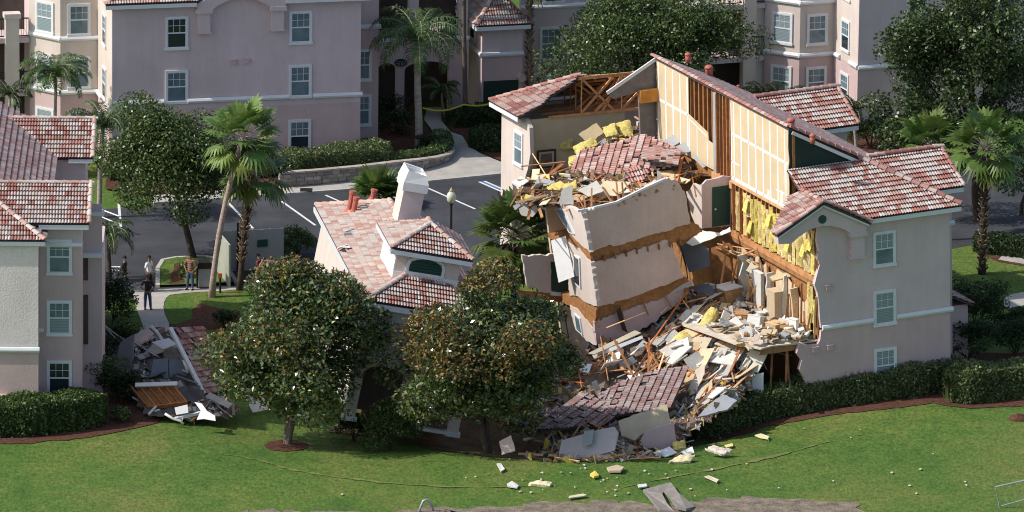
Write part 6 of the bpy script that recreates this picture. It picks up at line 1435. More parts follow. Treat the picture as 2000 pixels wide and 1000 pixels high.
rf = [rb.pt(U0-.1, .2, 3.2), rb.pt(U0-3.4, 1.4, 3.2), rb.pt(U0-4.0, 5.2, 3.2), rb.pt(U0-3.2, 8.4, 3.2), rb.pt(U0-.1, 8.7, 3.2)]
rg = random.Random(77)
for _ in range(420):
    u, v = U0-.15-abs(rg.gauss(0, 1.6)), rg.uniform(.3, 8.5)
    if u < U0-3.8: continue
    p = rb.pt(u, v, 3.2+abs(rg.gauss(0, .18))); d = nrm((rg.gauss(0, 1), rg.gauss(0, 1), rg.gauss(0, .35)))*rg.uniform(.08, .4); c = rg.choice([WHT, WHT, TAN, TAN, TIMP, PNK, GRY, TIM]); f = rg.uniform(.8, 1.2)
    mb.beam(p-d, p+d, rg.uniform(.06, .4), rg.uniform(.02, .12), 0, tuple(x*f for x in c), up=(rg.gauss(0, .5), rg.gauss(0, .5), 1))
tag(mb.build('rubble_heap', RUB), kind='stuff')
mb = MB(); heap_surface(mb, TOPP, topY, 11, (.16, .11, .07), .35); chips(mb, TOPP, topY, 620, 8, [TAN, TIMP, TIM, WHT, GRY, YEL, YEL, PNK, TIM, RED], .06, .32); tag(mb.build('rubble_on_roof', RUB), kind='stuff')
mb = MB(); heap_surface(mb, LEFT, leftY, 11, (.13, .12, .11), .35); chips(mb, LEFT, leftY, 420, 9, [GRY, GRY, WHT, PNK, PNK, TIM, DRK, (.42, .40, .38)], .06, .34, skip=([(288, 692), (378, 692), (405, 775), (370, 790), (300, 790)],)); tag(mb.build('rubble_by_path', RUB), kind='stuff')
mb = MB(); chips(mb, FRONT, frontY, 420, 10, [TAN, WHT, TIMP, YEL, TIM, DRK, PNK], .05, .3); tag(mb.build('rubble_fringe', RUB), kind='stuff')
def plane_px(px, Y, n, at=None):
    Y = Y-.45
    c = at or (sum(p[0] for p in px)/len(px), sum(p[1] for p in px)/len(px)); p0 = A(c[0], c[1], Y); n = nrm(n); out = []
    for x, y in px: d = ray(x, y); out.append(CAM+d*(((p0-CAM)@n)/(d@n)))
    return out
def slab(name, label, cat, px, Y, n, m, th=.04, c=(1, 1, 1), group=None, rag=0, seed=1, bend=0):
    if rag:
        rg = random.Random(seed); Q = []
        for i in range(len(px)):
            a, b = px[i], px[(i+1) % len(px)]; k = max(1, int(math.hypot(b[0]-a[0], b[1]-a[1])/7))
            for j in range(k): t = j/k; Q.append((a[0]+(b[0]-a[0])*t+rg.uniform(-rag, rag)*(j > 0), a[1]+(b[1]-a[1])*t+rg.uniform(-rag, rag)*(j > 0)))
        px = Q
    mb = MB(); mb.sheet(plane_px(px, Y, n), th, 0, c)
    return tag(mb.build(name, m), label, cat, group)
UPL, FLT, FAC = (-.35, -.5, .8), (0, -.25, 1), (-.25, -.95, .25)
# --- large single pieces, top of the ruin
PAL_FALL = [(.50, .25, .20), (.54, .31, .26), (.58, .38, .33), (.60, .46, .41), (.46, .22, .18)]
def roofpiece(label, px, Y, n, seed, pal=PAL_FALL, miss=.04, **k):
    o = tile_roof('roof_piece', plane_px(px, Y, n), None, pal, seed, miss=miss, jit=.02, **k); return tag(o, label, 'roof piece')
roofpiece('broad sagging sheet of roof tiles lying across the top of the ruin', [(1322, 324), (1330, 296), (1300, 280), (1255, 264), (1225, 272), (1185, 284), (1130, 296), (1120, 320), (1110, 344), (1245, 342)], -12.5, (-.05, -.42, .9), 91, miss=.03)
roofpiece('small tile strip slipped down in front of the sagging roof sheet', [(1222, 372), (1248, 366), (1272, 332), (1252, 322), (1228, 330)], -15.5, (.05, -.6, .8), 92, miss=.05)
roofpiece('torn corner of tiles at the right end of the sagging roof sheet', [(1325, 322), (1330, 300), (1290, 285), (1258, 292), (1255, 312)], -13.6, (-.2, -.3, .9), 93, miss=.12)
roofpiece('strip of tiles left on the broken edge beside the front gable', [(1530, 372), (1552, 390), (1572, 372), (1545, 335)], -19.5, (-.3, -.45, .85), 97, PAL_MIX, .1)
for i, (px, Y, n, c) in enumerate([([(1275, 286), (1318, 262), (1344, 268), (1304, 292)], -11.0, (-.3, -.5, .8), 1.0), ([(1308, 292), (1340, 276), (1362, 292), (1322, 303)], -12.2, (.1, -.5, .8), 1.15), ([(1353, 308), (1383, 277), (1401, 311), (1373, 328)], -13.2, (-.5, -.6, .6), .95)]):
    slab('grey_board', ('tilted grey board behind the tile sheet, nearest the trusses', 'flat grey board in the middle right of the tile sheet', 'grey board propped up against the yellow party wall')[i], 'board', px, Y, n, GREYP, .06, (c, c, c))
slab('plasterboard_sheet', 'large bent pale sheet hanging out at the left end of the top rubble', 'plasterboard', [(1002, 364), (1030, 346), (1050, 352), (1072, 366), (1064, 394), (1040, 392), (1014, 386)], -16.3, (-.5, -.7, .5), SHEETR, .04, (1, .98, .9), None, 1.5, 3)
slab('plasterboard_sheet', 'pale torn sheet under the picture on the rear corner', 'plasterboard', [(1040, 362), (1085, 338), (1098, 350), (1066, 362)], -14.5, UPL, SHEETR, .04, (1.05, 1, .85), None, 1.5, 4)
slab('plasterboard_sheet', 'grey torn sheet leaning on the left top edge of the leaning block', 'plasterboard', [(1088, 398), (1100, 368), (1118, 362), (1120, 400)], -20.2, FAC, SHEETR, .04, (.7, .72, .72), None, 1.5, 5)
slab('plasterboard_sheet', 'small grey sheet behind the block rim', 'plasterboard', [(1128, 372), (1165, 352), (1180, 372), (1150, 384)], -18.8, UPL, SHEETR, .04, (.75, .75, .72), None, 1.5, 6)
slab('plasterboard_sheet', 'large tan sheet lying in the middle of the top rubble', 'plasterboard', [(1150, 384), (1185, 352), (1232, 356), (1205, 382)], -18.6, UPL, SHEETR, .04, (.95, .82, .6), None, 1.5, 16)
slab('plasterboard_sheet', 'grey sheet hanging over the left end of the top rubble behind the palm', 'plasterboard', [(1012, 398), (1040, 384), (1062, 398), (1040, 424), (1018, 420)], -17.6, FAC, SHEETR, .04, (.85, .86, .84), None, 1.5, 17)
def batt(label, px, Y, n, seed, th=.18, c=(1.05, 1.03, 1.15), group=None):
    rg = random.Random(seed); P = plane_px(px, Y, n); nn = nrm(n); mb = MB(); N = 6
    a, b, c_, d = P[:4]; V = []
    for j in range(N+1):
        for i in range(N+1):
            s_, t_ = i/N, j/N; p = (a*(1-s_)+b*s_)*(1-t_)+(d*(1-s_)+c_*s_)*t_; V.append(p+nn*(th*.5*(1-(2*s_-1)**4)*(1-(2*t_-1)**4)+rg.uniform(-.035, .035))+np.array([rg.uniform(-.03, .03), 0, rg.uniform(-.03, .03)]))
    F = [(j*(N+1)+i, j*(N+1)+i+1, (j+1)*(N+1)+i+1, (j+1)*(N+1)+i) for j in range(N) for i in range(N)]; mb.add(V, F, 0, c)
    W_ = [v-nn*th for v in V]; mb.add(W_, F, 0, c)
    rim = [i for i in range(N+1)]+[(j+1)*(N+1)-1 for j in range(1, N+1)]+[N*(N+1)+i for i in range(N-1, -1, -1)]+[j*(N+1) for j in range(N-1, 0, -1)]
    B = [V[i] for i in rim]+[W_[i] for i in rim]; L = len(rim); mb.add(B, [(i, (i+1) % L, L+(i+1) % L, L+i) for i in range(L)], 0, c)
    return tag(mb.build('insulation_batt', INS, smooth=True), label, 'insulation', group)
batt('yellow insulation batt propped below the left roof scrap', [(1070, 266), (1118, 262), (1119, 289), (1073, 291)], -5.35, (-.1, -.7, .7), 1)
slab('plasterboard_sheet', 'tan splintered sheet lying against the rear corner wall under the trusses', 'plasterboard', [(1130, 262), (1165, 240), (1180, 258), (1150, 280)], -7.2, (0, -.7, .7), SHEETR, .04, (.8, .66, .42), None, 1.5, 18)
batt('square yellow insulation batt standing up under the trusses', [(1201, 241), (1230, 233), (1238, 265), (1211, 273)], -7.2, (-.2, -.8, .5), 2)
batt('yellow insulation batt leaning left of the square one', [(1176, 248), (1200, 240), (1206, 262), (1184, 268)], -7.4, (-.4, -.6, .6), 3)
batt('long yellow insulation strip under the trusses behind the tile sheet', [(1120, 285), (1160, 268), (1168, 282), (1128, 305)], -9.4, (0, -.5, .8), 4)
batt('torn yellow insulation spilling below the framed picture', [(1110, 308), (1138, 296), (1134, 318), (1112, 326)], -10.6, (0, -.6, .8), 5)
batt('yellow insulation roll on the left top rubble', [(1062, 366), (1096, 354), (1110, 366), (1074, 382)], -17.2, UPL, 6)
batt('yellow insulation beside the roll on the left top rubble', [(1096, 362), (1125, 352), (1126, 366), (1100, 376)], -17.4, UPL, 7)
batt('yellow insulation mound in the upper heap', [(1310, 664), (1335, 644), (1352, 658), (1322, 690)], -22.4, (-.3, -.6, .7), 8, .3)
batt('long yellow insulation streak running up the heap', [(1350, 660), (1388, 598), (1400, 604), (1366, 672)], -21.6, (-.4, -.5, .7), 9, .25)
batt('yellow insulation folded against the long streak', [(1362, 676), (1380, 640), (1394, 656), (1384, 680)], -22.2, (-.2, -.7, .6), 10, .25)
batt('yellow insulation tail low on the left of the heap', [(1304, 700), (1326, 686), (1332, 694), (1312, 712)], -23.4, UPL, 11)
batt('yellow insulation draped over the overturned wall piece', [(1252, 806), (1302, 789), (1305, 806), (1256, 823)], -29.4, (0, -.6, .8), 12, .2, (.85, .85, .9))
batt('yellow insulation block at the foot of the overturned wall piece', [(1312, 864), (1338, 860), (1340, 874), (1318, 878)], -31.6, FLT, 13)
batt('pale yellow insulation sheet lying at the lawn edge', [(1305, 902), (1330, 888), (1357, 888), (1348, 899)], -34.2, FLT, 14, .1, (1.25, 1.3, 2.6))
batt('flat tan board of insulation lying on the lawn', [(1378, 876), (1392, 871), (1430, 878), (1412, 888)], -33.1, FLT, 15, .1, (1.1, 1.15, 3.2))
# --- heap pieces
slab('plywood_sheet', 'brown plywood sheet standing upright beside the grey cabinet', 'plywood', [(1389, 484), (1425, 474), (1432, 480), (1430, 556), (1398, 575), (1388, 540)], -16.8, (-.3, -.95, .1), OSB, .03, (1, 1, 1), None, 1)
CABN = mat('cabinet_blue_grey', (.155, .17, .20), .5, .15, 2)
slab('metal_sheet', 'blue grey sheet leaning at the right end of the leaning block', 'sheet', [(1328, 482), (1350, 470), (1362, 472), (1384, 486), (1386, 520), (1368, 526), (1346, 532)], -17.6, (-.25, -.9, .3), CABN, .06)
slab('metal_sheet', 'crumpled pale sheet on top of the blue grey sheet', 'sheet', [(1340, 474), (1372, 450), (1405, 455), (1426, 443), (1427, 452), (1380, 470), (1352, 480)], -17.4, (-.1, -.6, .8), WHITE, .03, (1, 1, 1), None, 1.2, 8)
slab('metal_sheet', 'dark grey sheet fallen below the green door', 'sheet', [(1344, 560), (1384, 553), (1396, 568), (1380, 592), (1352, 590)], -18.6, UPL, CABN, .04)
mb = MB(); P = [A(x, y, Y) for x, y, Y in ((1325, 470, -18.4), (1333, 495, -18.5), (1341, 525, -18.5), (1343, 545, -18.6), (1336, 565, -18.7), (1322, 580, -18.9))]
for a, b in zip(P[:-1], P[1:]): mb.beam(a, b, .3, .05, up=(1, 0, 0))
tag(mb.build('felt_strip', METAL), 'black curled felt strip hanging from the blue grey sheet', 'felt')
slab('plasterboard_sheet', 'tan board tipped against the art on the exposed room wall', 'board', [(1457, 528), (1480, 491), (1498, 501), (1478, 541)], -18.6, (-.5, -.6, .6), SHEETR, .04, (.85, .78, .62))
slab('plasterboard_sheet', 'tan strip lying along the torn floor above the room', 'board', [(1503, 541), (1520, 533), (1556, 532), (1552, 538), (1510, 548)], -21.5, (-.1, -.4, .9), SHEETR, .08, (1., .85, .55))
slab('plasterboard_sheet', 'pale stepped panel hanging over the broken floor edge', 'board', [(1457, 690), (1470, 684), (1500, 688), (1494, 702), (1480, 728), (1460, 722), (1472, 706)], -24.9, (-.2, -.8, .6), SHEETR, .06, (1.1, 1.08, .98))
slab('plasterboard_sheet', 'peach wall sheet in the lower heap', 'board', [(1344, 758), (1366, 716), (1377, 712), (1376, 730), (1358, 768), (1346, 772)], -26.0, (-.3, -.7, .6), SHEETR, .05, (1.05, .92, .82), None, 1)
slab('plasterboard_sheet', 'tan wedge of board in the lower heap', 'board', [(1354, 792), (1374, 758), (1390, 740), (1391, 760), (1382, 784), (1360, 790)], -26.8, (-.2, -.6, .7), SHEETR, .05, (1., .80, .52), None, 1)
slab('concrete_slab', 'grey slab in the hedge end of the heap', 'slab', [(1362, 815), (1384, 790), (1412, 770), (1440, 782), (1420, 800), (1388, 808)], -28.3, (-.2, -.5, .8), GREYP, .1, (.85, .87, .9), None, 1)
slab('concrete_slab', 'upper grey slab beside the peach wall sheet', 'slab', [(1400, 782), (1412, 760), (1432, 758), (1446, 780)], -27.2, (-.1, -.7, .6), GREYP, .1, (1, 1.02, 1.04))
mb = MB(); q = plane_px([(1468, 732), (1491, 728), (1491, 775), (1468, 779)], -25.2, (-.15, -.98, .05)); mb.sheet(q, .05)
DR = tag(mb.build('door_leaf', WHITE), 'white panelled door standing in the open ground storey by the hedge', 'door')
mb = MB(); nn = nrm((-.15, -.98, .05))
for a0_, a1_ in ((.12, .45), (.55, .88)):
    for b0_, b1_ in ((.08, .42), (.52, .92)): 
        F4 = [q[0]+(q[1]-q[0])*s_+(q[3]-q[0])*t_ for s_, t_ in ((a0_, b0_), (a1_, b0_), (a1_, b1_), (a0_, b1_))]; mb.prism([p+nn*.012 for p in F4], nn*-.01)
o = mb.build('panel', TRIM, DR)
slab('door_leaf', 'white door hanging askew at the left side of the leaning block', 'door', [(1076, 470), (1104, 461), (1122, 540), (1091, 552)], -20.0, (-.5, -.85, .15), WHITE, .05)
slab('canopy_panel', 'long tan and white canopy panel below the leaning block', 'panel', [(1148, 690), (1240, 645), (1252, 650), (1160, 692)], -23.0, (-.1, -.4, .9), SHEETR, .05, (.8, .74, .6))
slab('gutter', 'white gutter along the front of the long canopy panel', 'gutter', [(1156, 693), (1254, 655), (1256, 661), (1160, 700)], -23.3, (-.1, -.9, .3), TRIM, .06)
slab('plasterboard_sheet', 'white sheet near the rusty magnolia, left end of the heap', 'board', [(1132, 712), (1156, 710), (1150, 728), (1130, 726)], -24.5, UPL, WHITE, .03)
slab('plasterboard_sheet', 'crumpled white sheet on the fallen tiles left of the heap', 'board', [(1225, 722), (1245, 728), (1262, 738), (1240, 746), (1226, 736)], -25, UPL, WHITE, .03, (1, 1, 1), None, 1.5)
roofpiece('dull tile slope lying behind the rusty magnolia in the hole', [(1180, 832), (1222, 800), (1200, 780), (1132, 768), (1088, 800), (1010, 815), (1000, 842), (1110, 836)], -28.6, (.1, -.38, .9), 94, PAL_DULL, .06)
roofpiece('dull tile slope across the middle of the hole', [(1310, 797), (1340, 730), (1342, 716), (1290, 722), (1215, 745), (1170, 770), (1195, 812)], -26.8, (-.1, -.35, .9), 95, PAL_DULL, .07)
slab('wall_piece', 'pale grey wall slab with a darker square leaning at the front of the hole', 'wall slab', [(1089, 899), (1097, 860), (1170, 839), (1200, 833), (1208, 845), (1200, 880), (1150, 893), (1118, 896)], -33.0, (-.15, -.75, .65), mat('slab_pale', (.46, .42, .41), .9, .15, 1, .2, 20), .15)
slab('patch_board', 'darker square patch on the pale grey wall slab', 'patch', [(1141, 842), (1160, 838), (1156, 866), (1136, 874)], -33.06, (-.15, -.75, .65), GREYP, .02, (.8, .85, .82))
slab('wall_piece', 'overturned tan wall piece under the draped insulation', 'wall slab', [(1208, 822), (1250, 806), (1302, 790), (1312, 832), (1262, 842), (1240, 860), (1214, 850)], -30.2, (0, -.7, .7), SHEETR, .15, (.85, .74, .56), None, 1)
slab('wall_piece', 'dark mauve wall face below the overturned tan piece', 'wall slab', [(1252, 862), (1262, 842), (1316, 826), (1322, 868), (1262, 886)], -31.2, (.25, -.95, .1), STUL, .15)
slab('wall_piece', 'small pinkish wall slab left of the magnolia foot', 'wall slab', [(975, 862), (998, 850), (1006, 880), (980, 888)], -33.3, (-.2, -.8, .5), STUS, .1, (1, 1, 1), None, 1)
slab('cream_sheet', 'white folded sheet at the lawn edge below the heap', 'sheet', [(1276, 884), (1308, 872), (1322, 884), (1300, 892)], -32.8, FLT, WHITE, .04)
slab('cream_sheet', 'white sheet next to the insulation block at the lawn edge', 'sheet', [(1330, 882), (1352, 872), (1356, 884), (1336, 890)], -32.9, (-.2, -.6, .8), WHITE, .04)
slab('wall_piece', 'cream board piece low in the front debris', 'board', [(1150, 890), (1190, 882), (1196, 892), (1160, 898)], -33.4, FLT, SHEETR, .05, (1, .9, .7))
# --- things left in the exposed room
def on_floor(u, v, w=3.2): return rb.pt(U0+u, v, w)
VN = thing('vanity_cabinet', 'orange brown bathroom vanity with a white top on the exposed floor', 'cabinet', on_floor(-1.15, 7.0))
vf = rb.sub(U0-1.6, 6.6, 3.2, 12)
mb = MB(); mb.box(vf, 0, .95, 0, .6, 0, .82); mb.build('cabinet', mat('cabinet_oak', (.46, .25, .10), .6, .2, 3), VN)
mb = MB(); mb.box(vf, -.04, 1.0, -.04, .64, .82, .88); mb.box(vf, -.04, 1.0, .58, .64, .88, 1.0); mb.build('counter', WHITE, VN)
mb = MB(); mb.box(vf, .04, .46, -.015, 0, .1, .75); mb.box(vf, .5, .91, -.015, 0, .1, .75); mb.build('cabinet_door', mat('cabinet_oak_light', (.52, .30, .13), .6, .2, 3), VN)
def toilet(lab, u, v, yaw, tip=0):
    p = on_floor(u, v); t = thing('toilet', lab, 'toilet', p); f = rb.sub(U0+u, v, 3.2, yaw); 
    mb = MB(); mb.ell(f.pt(0, -.1, .28), .2, .27, .16, n=12, k=7, M=f.M); mb.lathe(f.pt(0, -.05, -.03), [(.15, 0), (.11, .12), (.14, .24)], 10); mb.build('bowl', WHITE, t, smooth=True)
    mb = MB(); mb.box(f, -.23, .23, .16, .36, .3, .75); mb.box(f, -.25, .25, .14, .38, .75, .79); mb.build('cistern', WHITE, t)
    mb = MB(); mb.ell(f.pt(0, -.1, .43), .2, .27, .03, n=12, k=5, M=f.M); mb.build('seat', WHITE, t, smooth=True)
toilet('white toilet on the exposed floor left of the vanity', -1.9, 8.0, -60)
toilet('white toilet near the torn front edge of the exposed floor', -.95, 1.1, -70)
def art(lab, v, w, wd, ht, sk=0):
    t = thing('wall_picture', lab, 'picture', uw(v, w, -.05)); c = uw(v, w+ht/2, -.035); V_, W_ = rb.M[1]*wd/2, rb.M[2]*ht/2; S_ = rb.M[2]*sk
    mb = MB(); mb.prism([c-V_-W_-S_, c+V_-W_+S_, c+V_+W_+S_, c-V_+W_-S_], -rb.M[0]*.05); mb.build('frame', mat('frame_brown', (.09, .05, .03), .5, .2, 4), t)
    mb = MB(); c2 = c-rb.M[0]*.055; V_, W_ = V_*.8, W_*.84; mb.prism([c2-V_-W_-S_*.8, c2+V_-W_+S_*.8, c2+V_+W_+S_*.8, c2-V_+W_-S_*.8], -rb.M[0]*.006); mb.build('print', mat('print_grey', (.16, .16, .15), .5, .4, 5, col2=(.3, .28, .24)), t)
art('dark framed picture on the cream wall behind the tipped tan board', 7.1, 4.3, .85, 1.1); art('smaller dark framed picture further right on the cream wall', 4.9, 4.35, .7, .75)
for i, (lab, u, v, yw, sz, c) in enumerate([('white drawer unit tipped on the exposed floor', -1.8, 3.0, 30, (.7, .5, .6), WHT), ('brown box by the torn front edge of the floor', -1.3, 1.9, 15, (.7, .6, .5), TIMP), ('white box fallen beside the second toilet', -.9, 2.2, -35, (.6, .45, .45), WHT), ('brown carton in the middle of the exposed floor', -1.9, 4.2, 50, (.55, .5, .45), TIM), ('pale cabinet against the cream wall', -.5, 3.6, 3, (.75, .45, 1.5), TAN), ('white wardrobe panel leaning on the cream wall', -.45, 5.5, 2, (.9, .18, 1.9), WHT)]):
    f = rb.sub(U0+u, v, 3.17, yw+90); f.M = np.array([f.M[0], nrm(f.M[1]+f.M[2]*(.3 if i in (0, 2) else 0)), nrm(f.M[2]-f.M[1]*(.3 if i in (0, 2) else 0))])
    t = thing('storage_box' if i in (1, 3) else 'cabinet', lab, 'box' if i in (1, 3) else 'cabinet', f.o); w_, d_, h_ = sz
    mb = MB(); mb.box(f, -w_/2, w_/2, -d_/2, d_/2, 0, h_, 0, c); mb.build('body', RUB, t)
    mb = MB(); mb.box(f, -w_/2-.02, w_/2+.02, -d_/2-.02, d_/2+.02, h_, h_+.03, 0, tuple(min(.8, x*1.15) for x in c)); mb.build('top', RUB, t)
    mb = MB(); mb.box(f, -w_/2+.05, w_/2-.05, -d_/2-.015, -d_/2, .06, h_-.06, 0, tuple(min(.8, x*1.1) for x in c)); mb.build('front', RUB, t)
# --- sticks and sheets strewn about, each its own object
def sticks(P, Yf, n, seed, label, group, cat, name, m, ang=(20, 80), L=(1., 3.2), sz=((.09, .04), (.14, .04), (.06, .04)), pal=(1,), lift=.25, tilt=1.0):
    rg = random.Random(seed); xs_ = [p[0] for p in P]; ys_ = [p[1] for p in P]; k = 0
    while k < n:
        x, y = rg.uniform(min(xs_), max(xs_)), rg.uniform(min(ys_), max(ys_))
        if not inpoly(x, y, P): continue
        k += 1; a = math.radians(rg.uniform(*ang) if rg.random() < .75 else rg.uniform(-80, 100)); l = rg.uniform(*L)*42/2
        x0, y0, x1, y1 = x-l*math.cos(a)*.9, y+l*math.sin(a)*.75, x+l*math.cos(a)*.9, y-l*math.sin(a)*.75
        Y0_, Y1_ = Yf(x0, y0)-lift-rg.uniform(0, .3), Yf(x1, y1)-lift-rg.uniform(0, .3)
        ym = (Yf(x, y)-lift); Y0_ = ym+(Y0_-ym)*tilt; Y1_ = ym+(Y1_-ym)*tilt
        w_, h_ = rg.choice(sz); f = rg.uniform(.75, 1.3); c = rg.choice(pal); c = (c, c, c) if not hasattr(c, '__len__') else c
        mb = MB(); mb.beam(A(x0, y0, Y0_), A(x1, y1, Y1_), w_, h_, 0, tuple(v*f for v in c), up=(rg.gauss(0, .6), rg.gauss(0, .6), 1)); tag(mb.build(name, m), label, cat, group)
WP = (1, .6, (1.4, 1.5, 1.6), (1.55, 1.8, 2.0), (1.2, 1.2, 1.2), (1.5, 1.0, .7))
UPH = [(1290, 660), (1335, 590), (1400, 575), (1470, 650), (1490, 690), (1440, 760), (1380, 790), (1345, 770), (1330, 720), (1250, 720), (1150, 730), (1160, 690)]
sticks(UPH, heapY, 66, 31, 'broken timber stud in the heap below the torn building', 'broken studs in the main heap', 'timber', 'timber_stud', WOOD, (15, 75), (.8, 3.0), pal=WP)
sticks([(1040, 860), (1100, 700), (1200, 690), (1280, 720), (1320, 800), (1200, 830), (1100, 850)], heapY, 15, 32, 'rusty brown timber lying over the fallen tiles in the hole', 'timbers over the fallen tiles', 'timber', 'timber_stud', WOOD, (-40, 100), (.8, 2.8), pal=(.7, .9, (1.3, .9, .7)))
sticks([(1000, 372), (1036, 330), (1100, 345), (1240, 348), (1330, 330), (1395, 300), (1405, 335), (1345, 352), (1300, 352), (1200, 392), (1140, 410), (1080, 398), (1030, 402), (1000, 372), (1036, 330), (1060, 318), (1100, 345)], topY, 40, 33, 'splintered timber on top of the ruin around the sagging tiles', 'timbers on top of the ruin', 'timber', 'timber_stud', WOOD, (-5, 45), (.8, 3.2), pal=WP)
sticks(FRONT, frontY, 16, 34, 'flat timber strip at the front edge of the debris', 'timber strips at the lawn edge', 'timber', 'timber_strip', WOOD, (-15, 20), (.8, 2.4), pal=((1.5, 1.7, 1.9), 1, .6), lift=.1, tilt=.3)
sticks([(1375, 690), (1400, 600), (1470, 640), (1560, 660), (1520, 690), (1450, 720), (1400, 730)], heapY, 34, 35, 'white or grey siding strip in the upper right of the heap', 'pale siding strips in the heap', 'siding', 'siding_strip', SHEETR, (35, 70), (.7, 2.4), ((.22, .03), (.14, .03), (.3, .04)), (1.15, .6, .9, 1.2, .45))
sticks(UPH, heapY, 42, 36, 'broken plasterboard scrap in the main heap', 'plasterboard scraps in the heap', 'plasterboard', 'plasterboard_scrap', SHEETR, (-20, 90), (.35, .95), ((.5, .03), (.7, .03), (.35, .03)), (1.1, .9, (1.1, .95, .7), (1.05, .8, .5), (.6, .62, .65), (1.05, .9, .82)), .3)
TOPE = [(1000, 372), (1036, 330), (1100, 345), (1240, 348), (1330, 330), (1395, 300), (1405, 335), (1345, 352), (1300, 352), (1200, 392), (1140, 410), (1080, 398), (1030, 402)]
sticks(TOPE, topY, 30, 37, 'torn plasterboard scrap on top of the ruin', 'plasterboard scraps on top of the ruin', 'plasterboard', 'plasterboard_scrap', SHEETR, (-20, 60), (.3, .9), ((.5, .03), (.7, .03), (.35, .03)), (1., .8, (1.1, 1, .75), (.6, .62, .62), (1.05, .8, .5)), .25)
sticks([(1440, 600), (1500, 590), (1590, 640), (1590, 668), (1500, 688)], lambda x, y: interp(y, [(580, -18.2), (640, -21.3), (690, -24.4)]), 18, 38, 'scattered board on the exposed floor', 'boards on the exposed floor', 'board', 'floor_scrap', SHEETR, (0, 80), (.3, 1.1), ((.4, .04), (.2, .05), (.6, .03)), (1.15, (1.1, .9, .6), (1., .75, .5)), .1)
sticks([(1430, 530), (1500, 520), (1590, 560), (1590, 640), (1540, 640), (1480, 590)], lambda x, y: -20.3+(1500-x)*.02, 18, 39, 'splintered batten hanging across the exposed room', 'battens across the exposed room', 'timber', 'broken_batten', WOOD, (60, 110), (.6, 1.8), pal=((1.5, 1.8, 2.), (1.2, 1.1, 1), .7, (1.6, 2.2, 3.4)), lift=.3, tilt=.6)
sticks([(1420, 480), (1470, 480), (1600, 555), (1590, 572), (1500, 530), (1430, 500)], lambda x, y: -17.2-(x-1430)*.026, 18, 40, 'torn floor batten hanging below the yellow insulation', 'battens below the insulation', 'timber', 'broken_batten', WOOD, (-45, -10), (.5, 2.0), pal=((1.5, 1.8, 2.), (1.2, 1.1, 1), (1.6, 2.0, 2.4)), lift=.5, tilt=.8)
sticks(LEFT, leftY, 18, 41, 'pale broken strip in the rubble beside the left building', 'strips in the left rubble', 'strip', 'siding_strip', SHEETR, (-50, 60), (.4, 1.5), ((.1, .03), (.3, .03)), (1.1, .6, .4), .25)
sticks([(985, 395), (1075, 400), (1110, 470), (1075, 560), (1010, 560), (960, 450)], lambda x, y: -10.5-(y-400)*.012, 22, 42, 'pale splintered board behind the battered palm', 'boards behind the battered palm', 'board', 'wall_scrap', SHEETR, (40, 110), (.4, 1.5), ((.12, .03), (.4, .03)), (1.15, (1.1, 1, .8), .8, (1.1, .8, .5)), .2, .5)
sticks([(1345, 700), (1400, 640), (1480, 690), (1440, 760), (1385, 770)], heapY, 9, 43, 'large pale broken wall board on the right slope of the heap', 'large boards on the right slope', 'board', 'broken_wall_board', SHEETR, (35, 75), (.9, 1.7), ((.9, .05), (1.2, .05), (.7, .04)), (1.15, (1.1, .95, .75), .95, (1.1, .85, .6)), .45, .8)
sticks([(1260, 690), (1340, 600), (1400, 600), (1380, 680), (1320, 715)], heapY, 7, 44, 'broad white and tan broken board on the upper left slope of the heap', 'broad boards on the upper left slope', 'board', 'broken_wall_board', SHEETR, (30, 65), (.8, 1.5), ((.7, .05), (.9, .05)), (1.15, (1.1, .95, .75), .8, (1.1, .9, .55)), .45, .8)
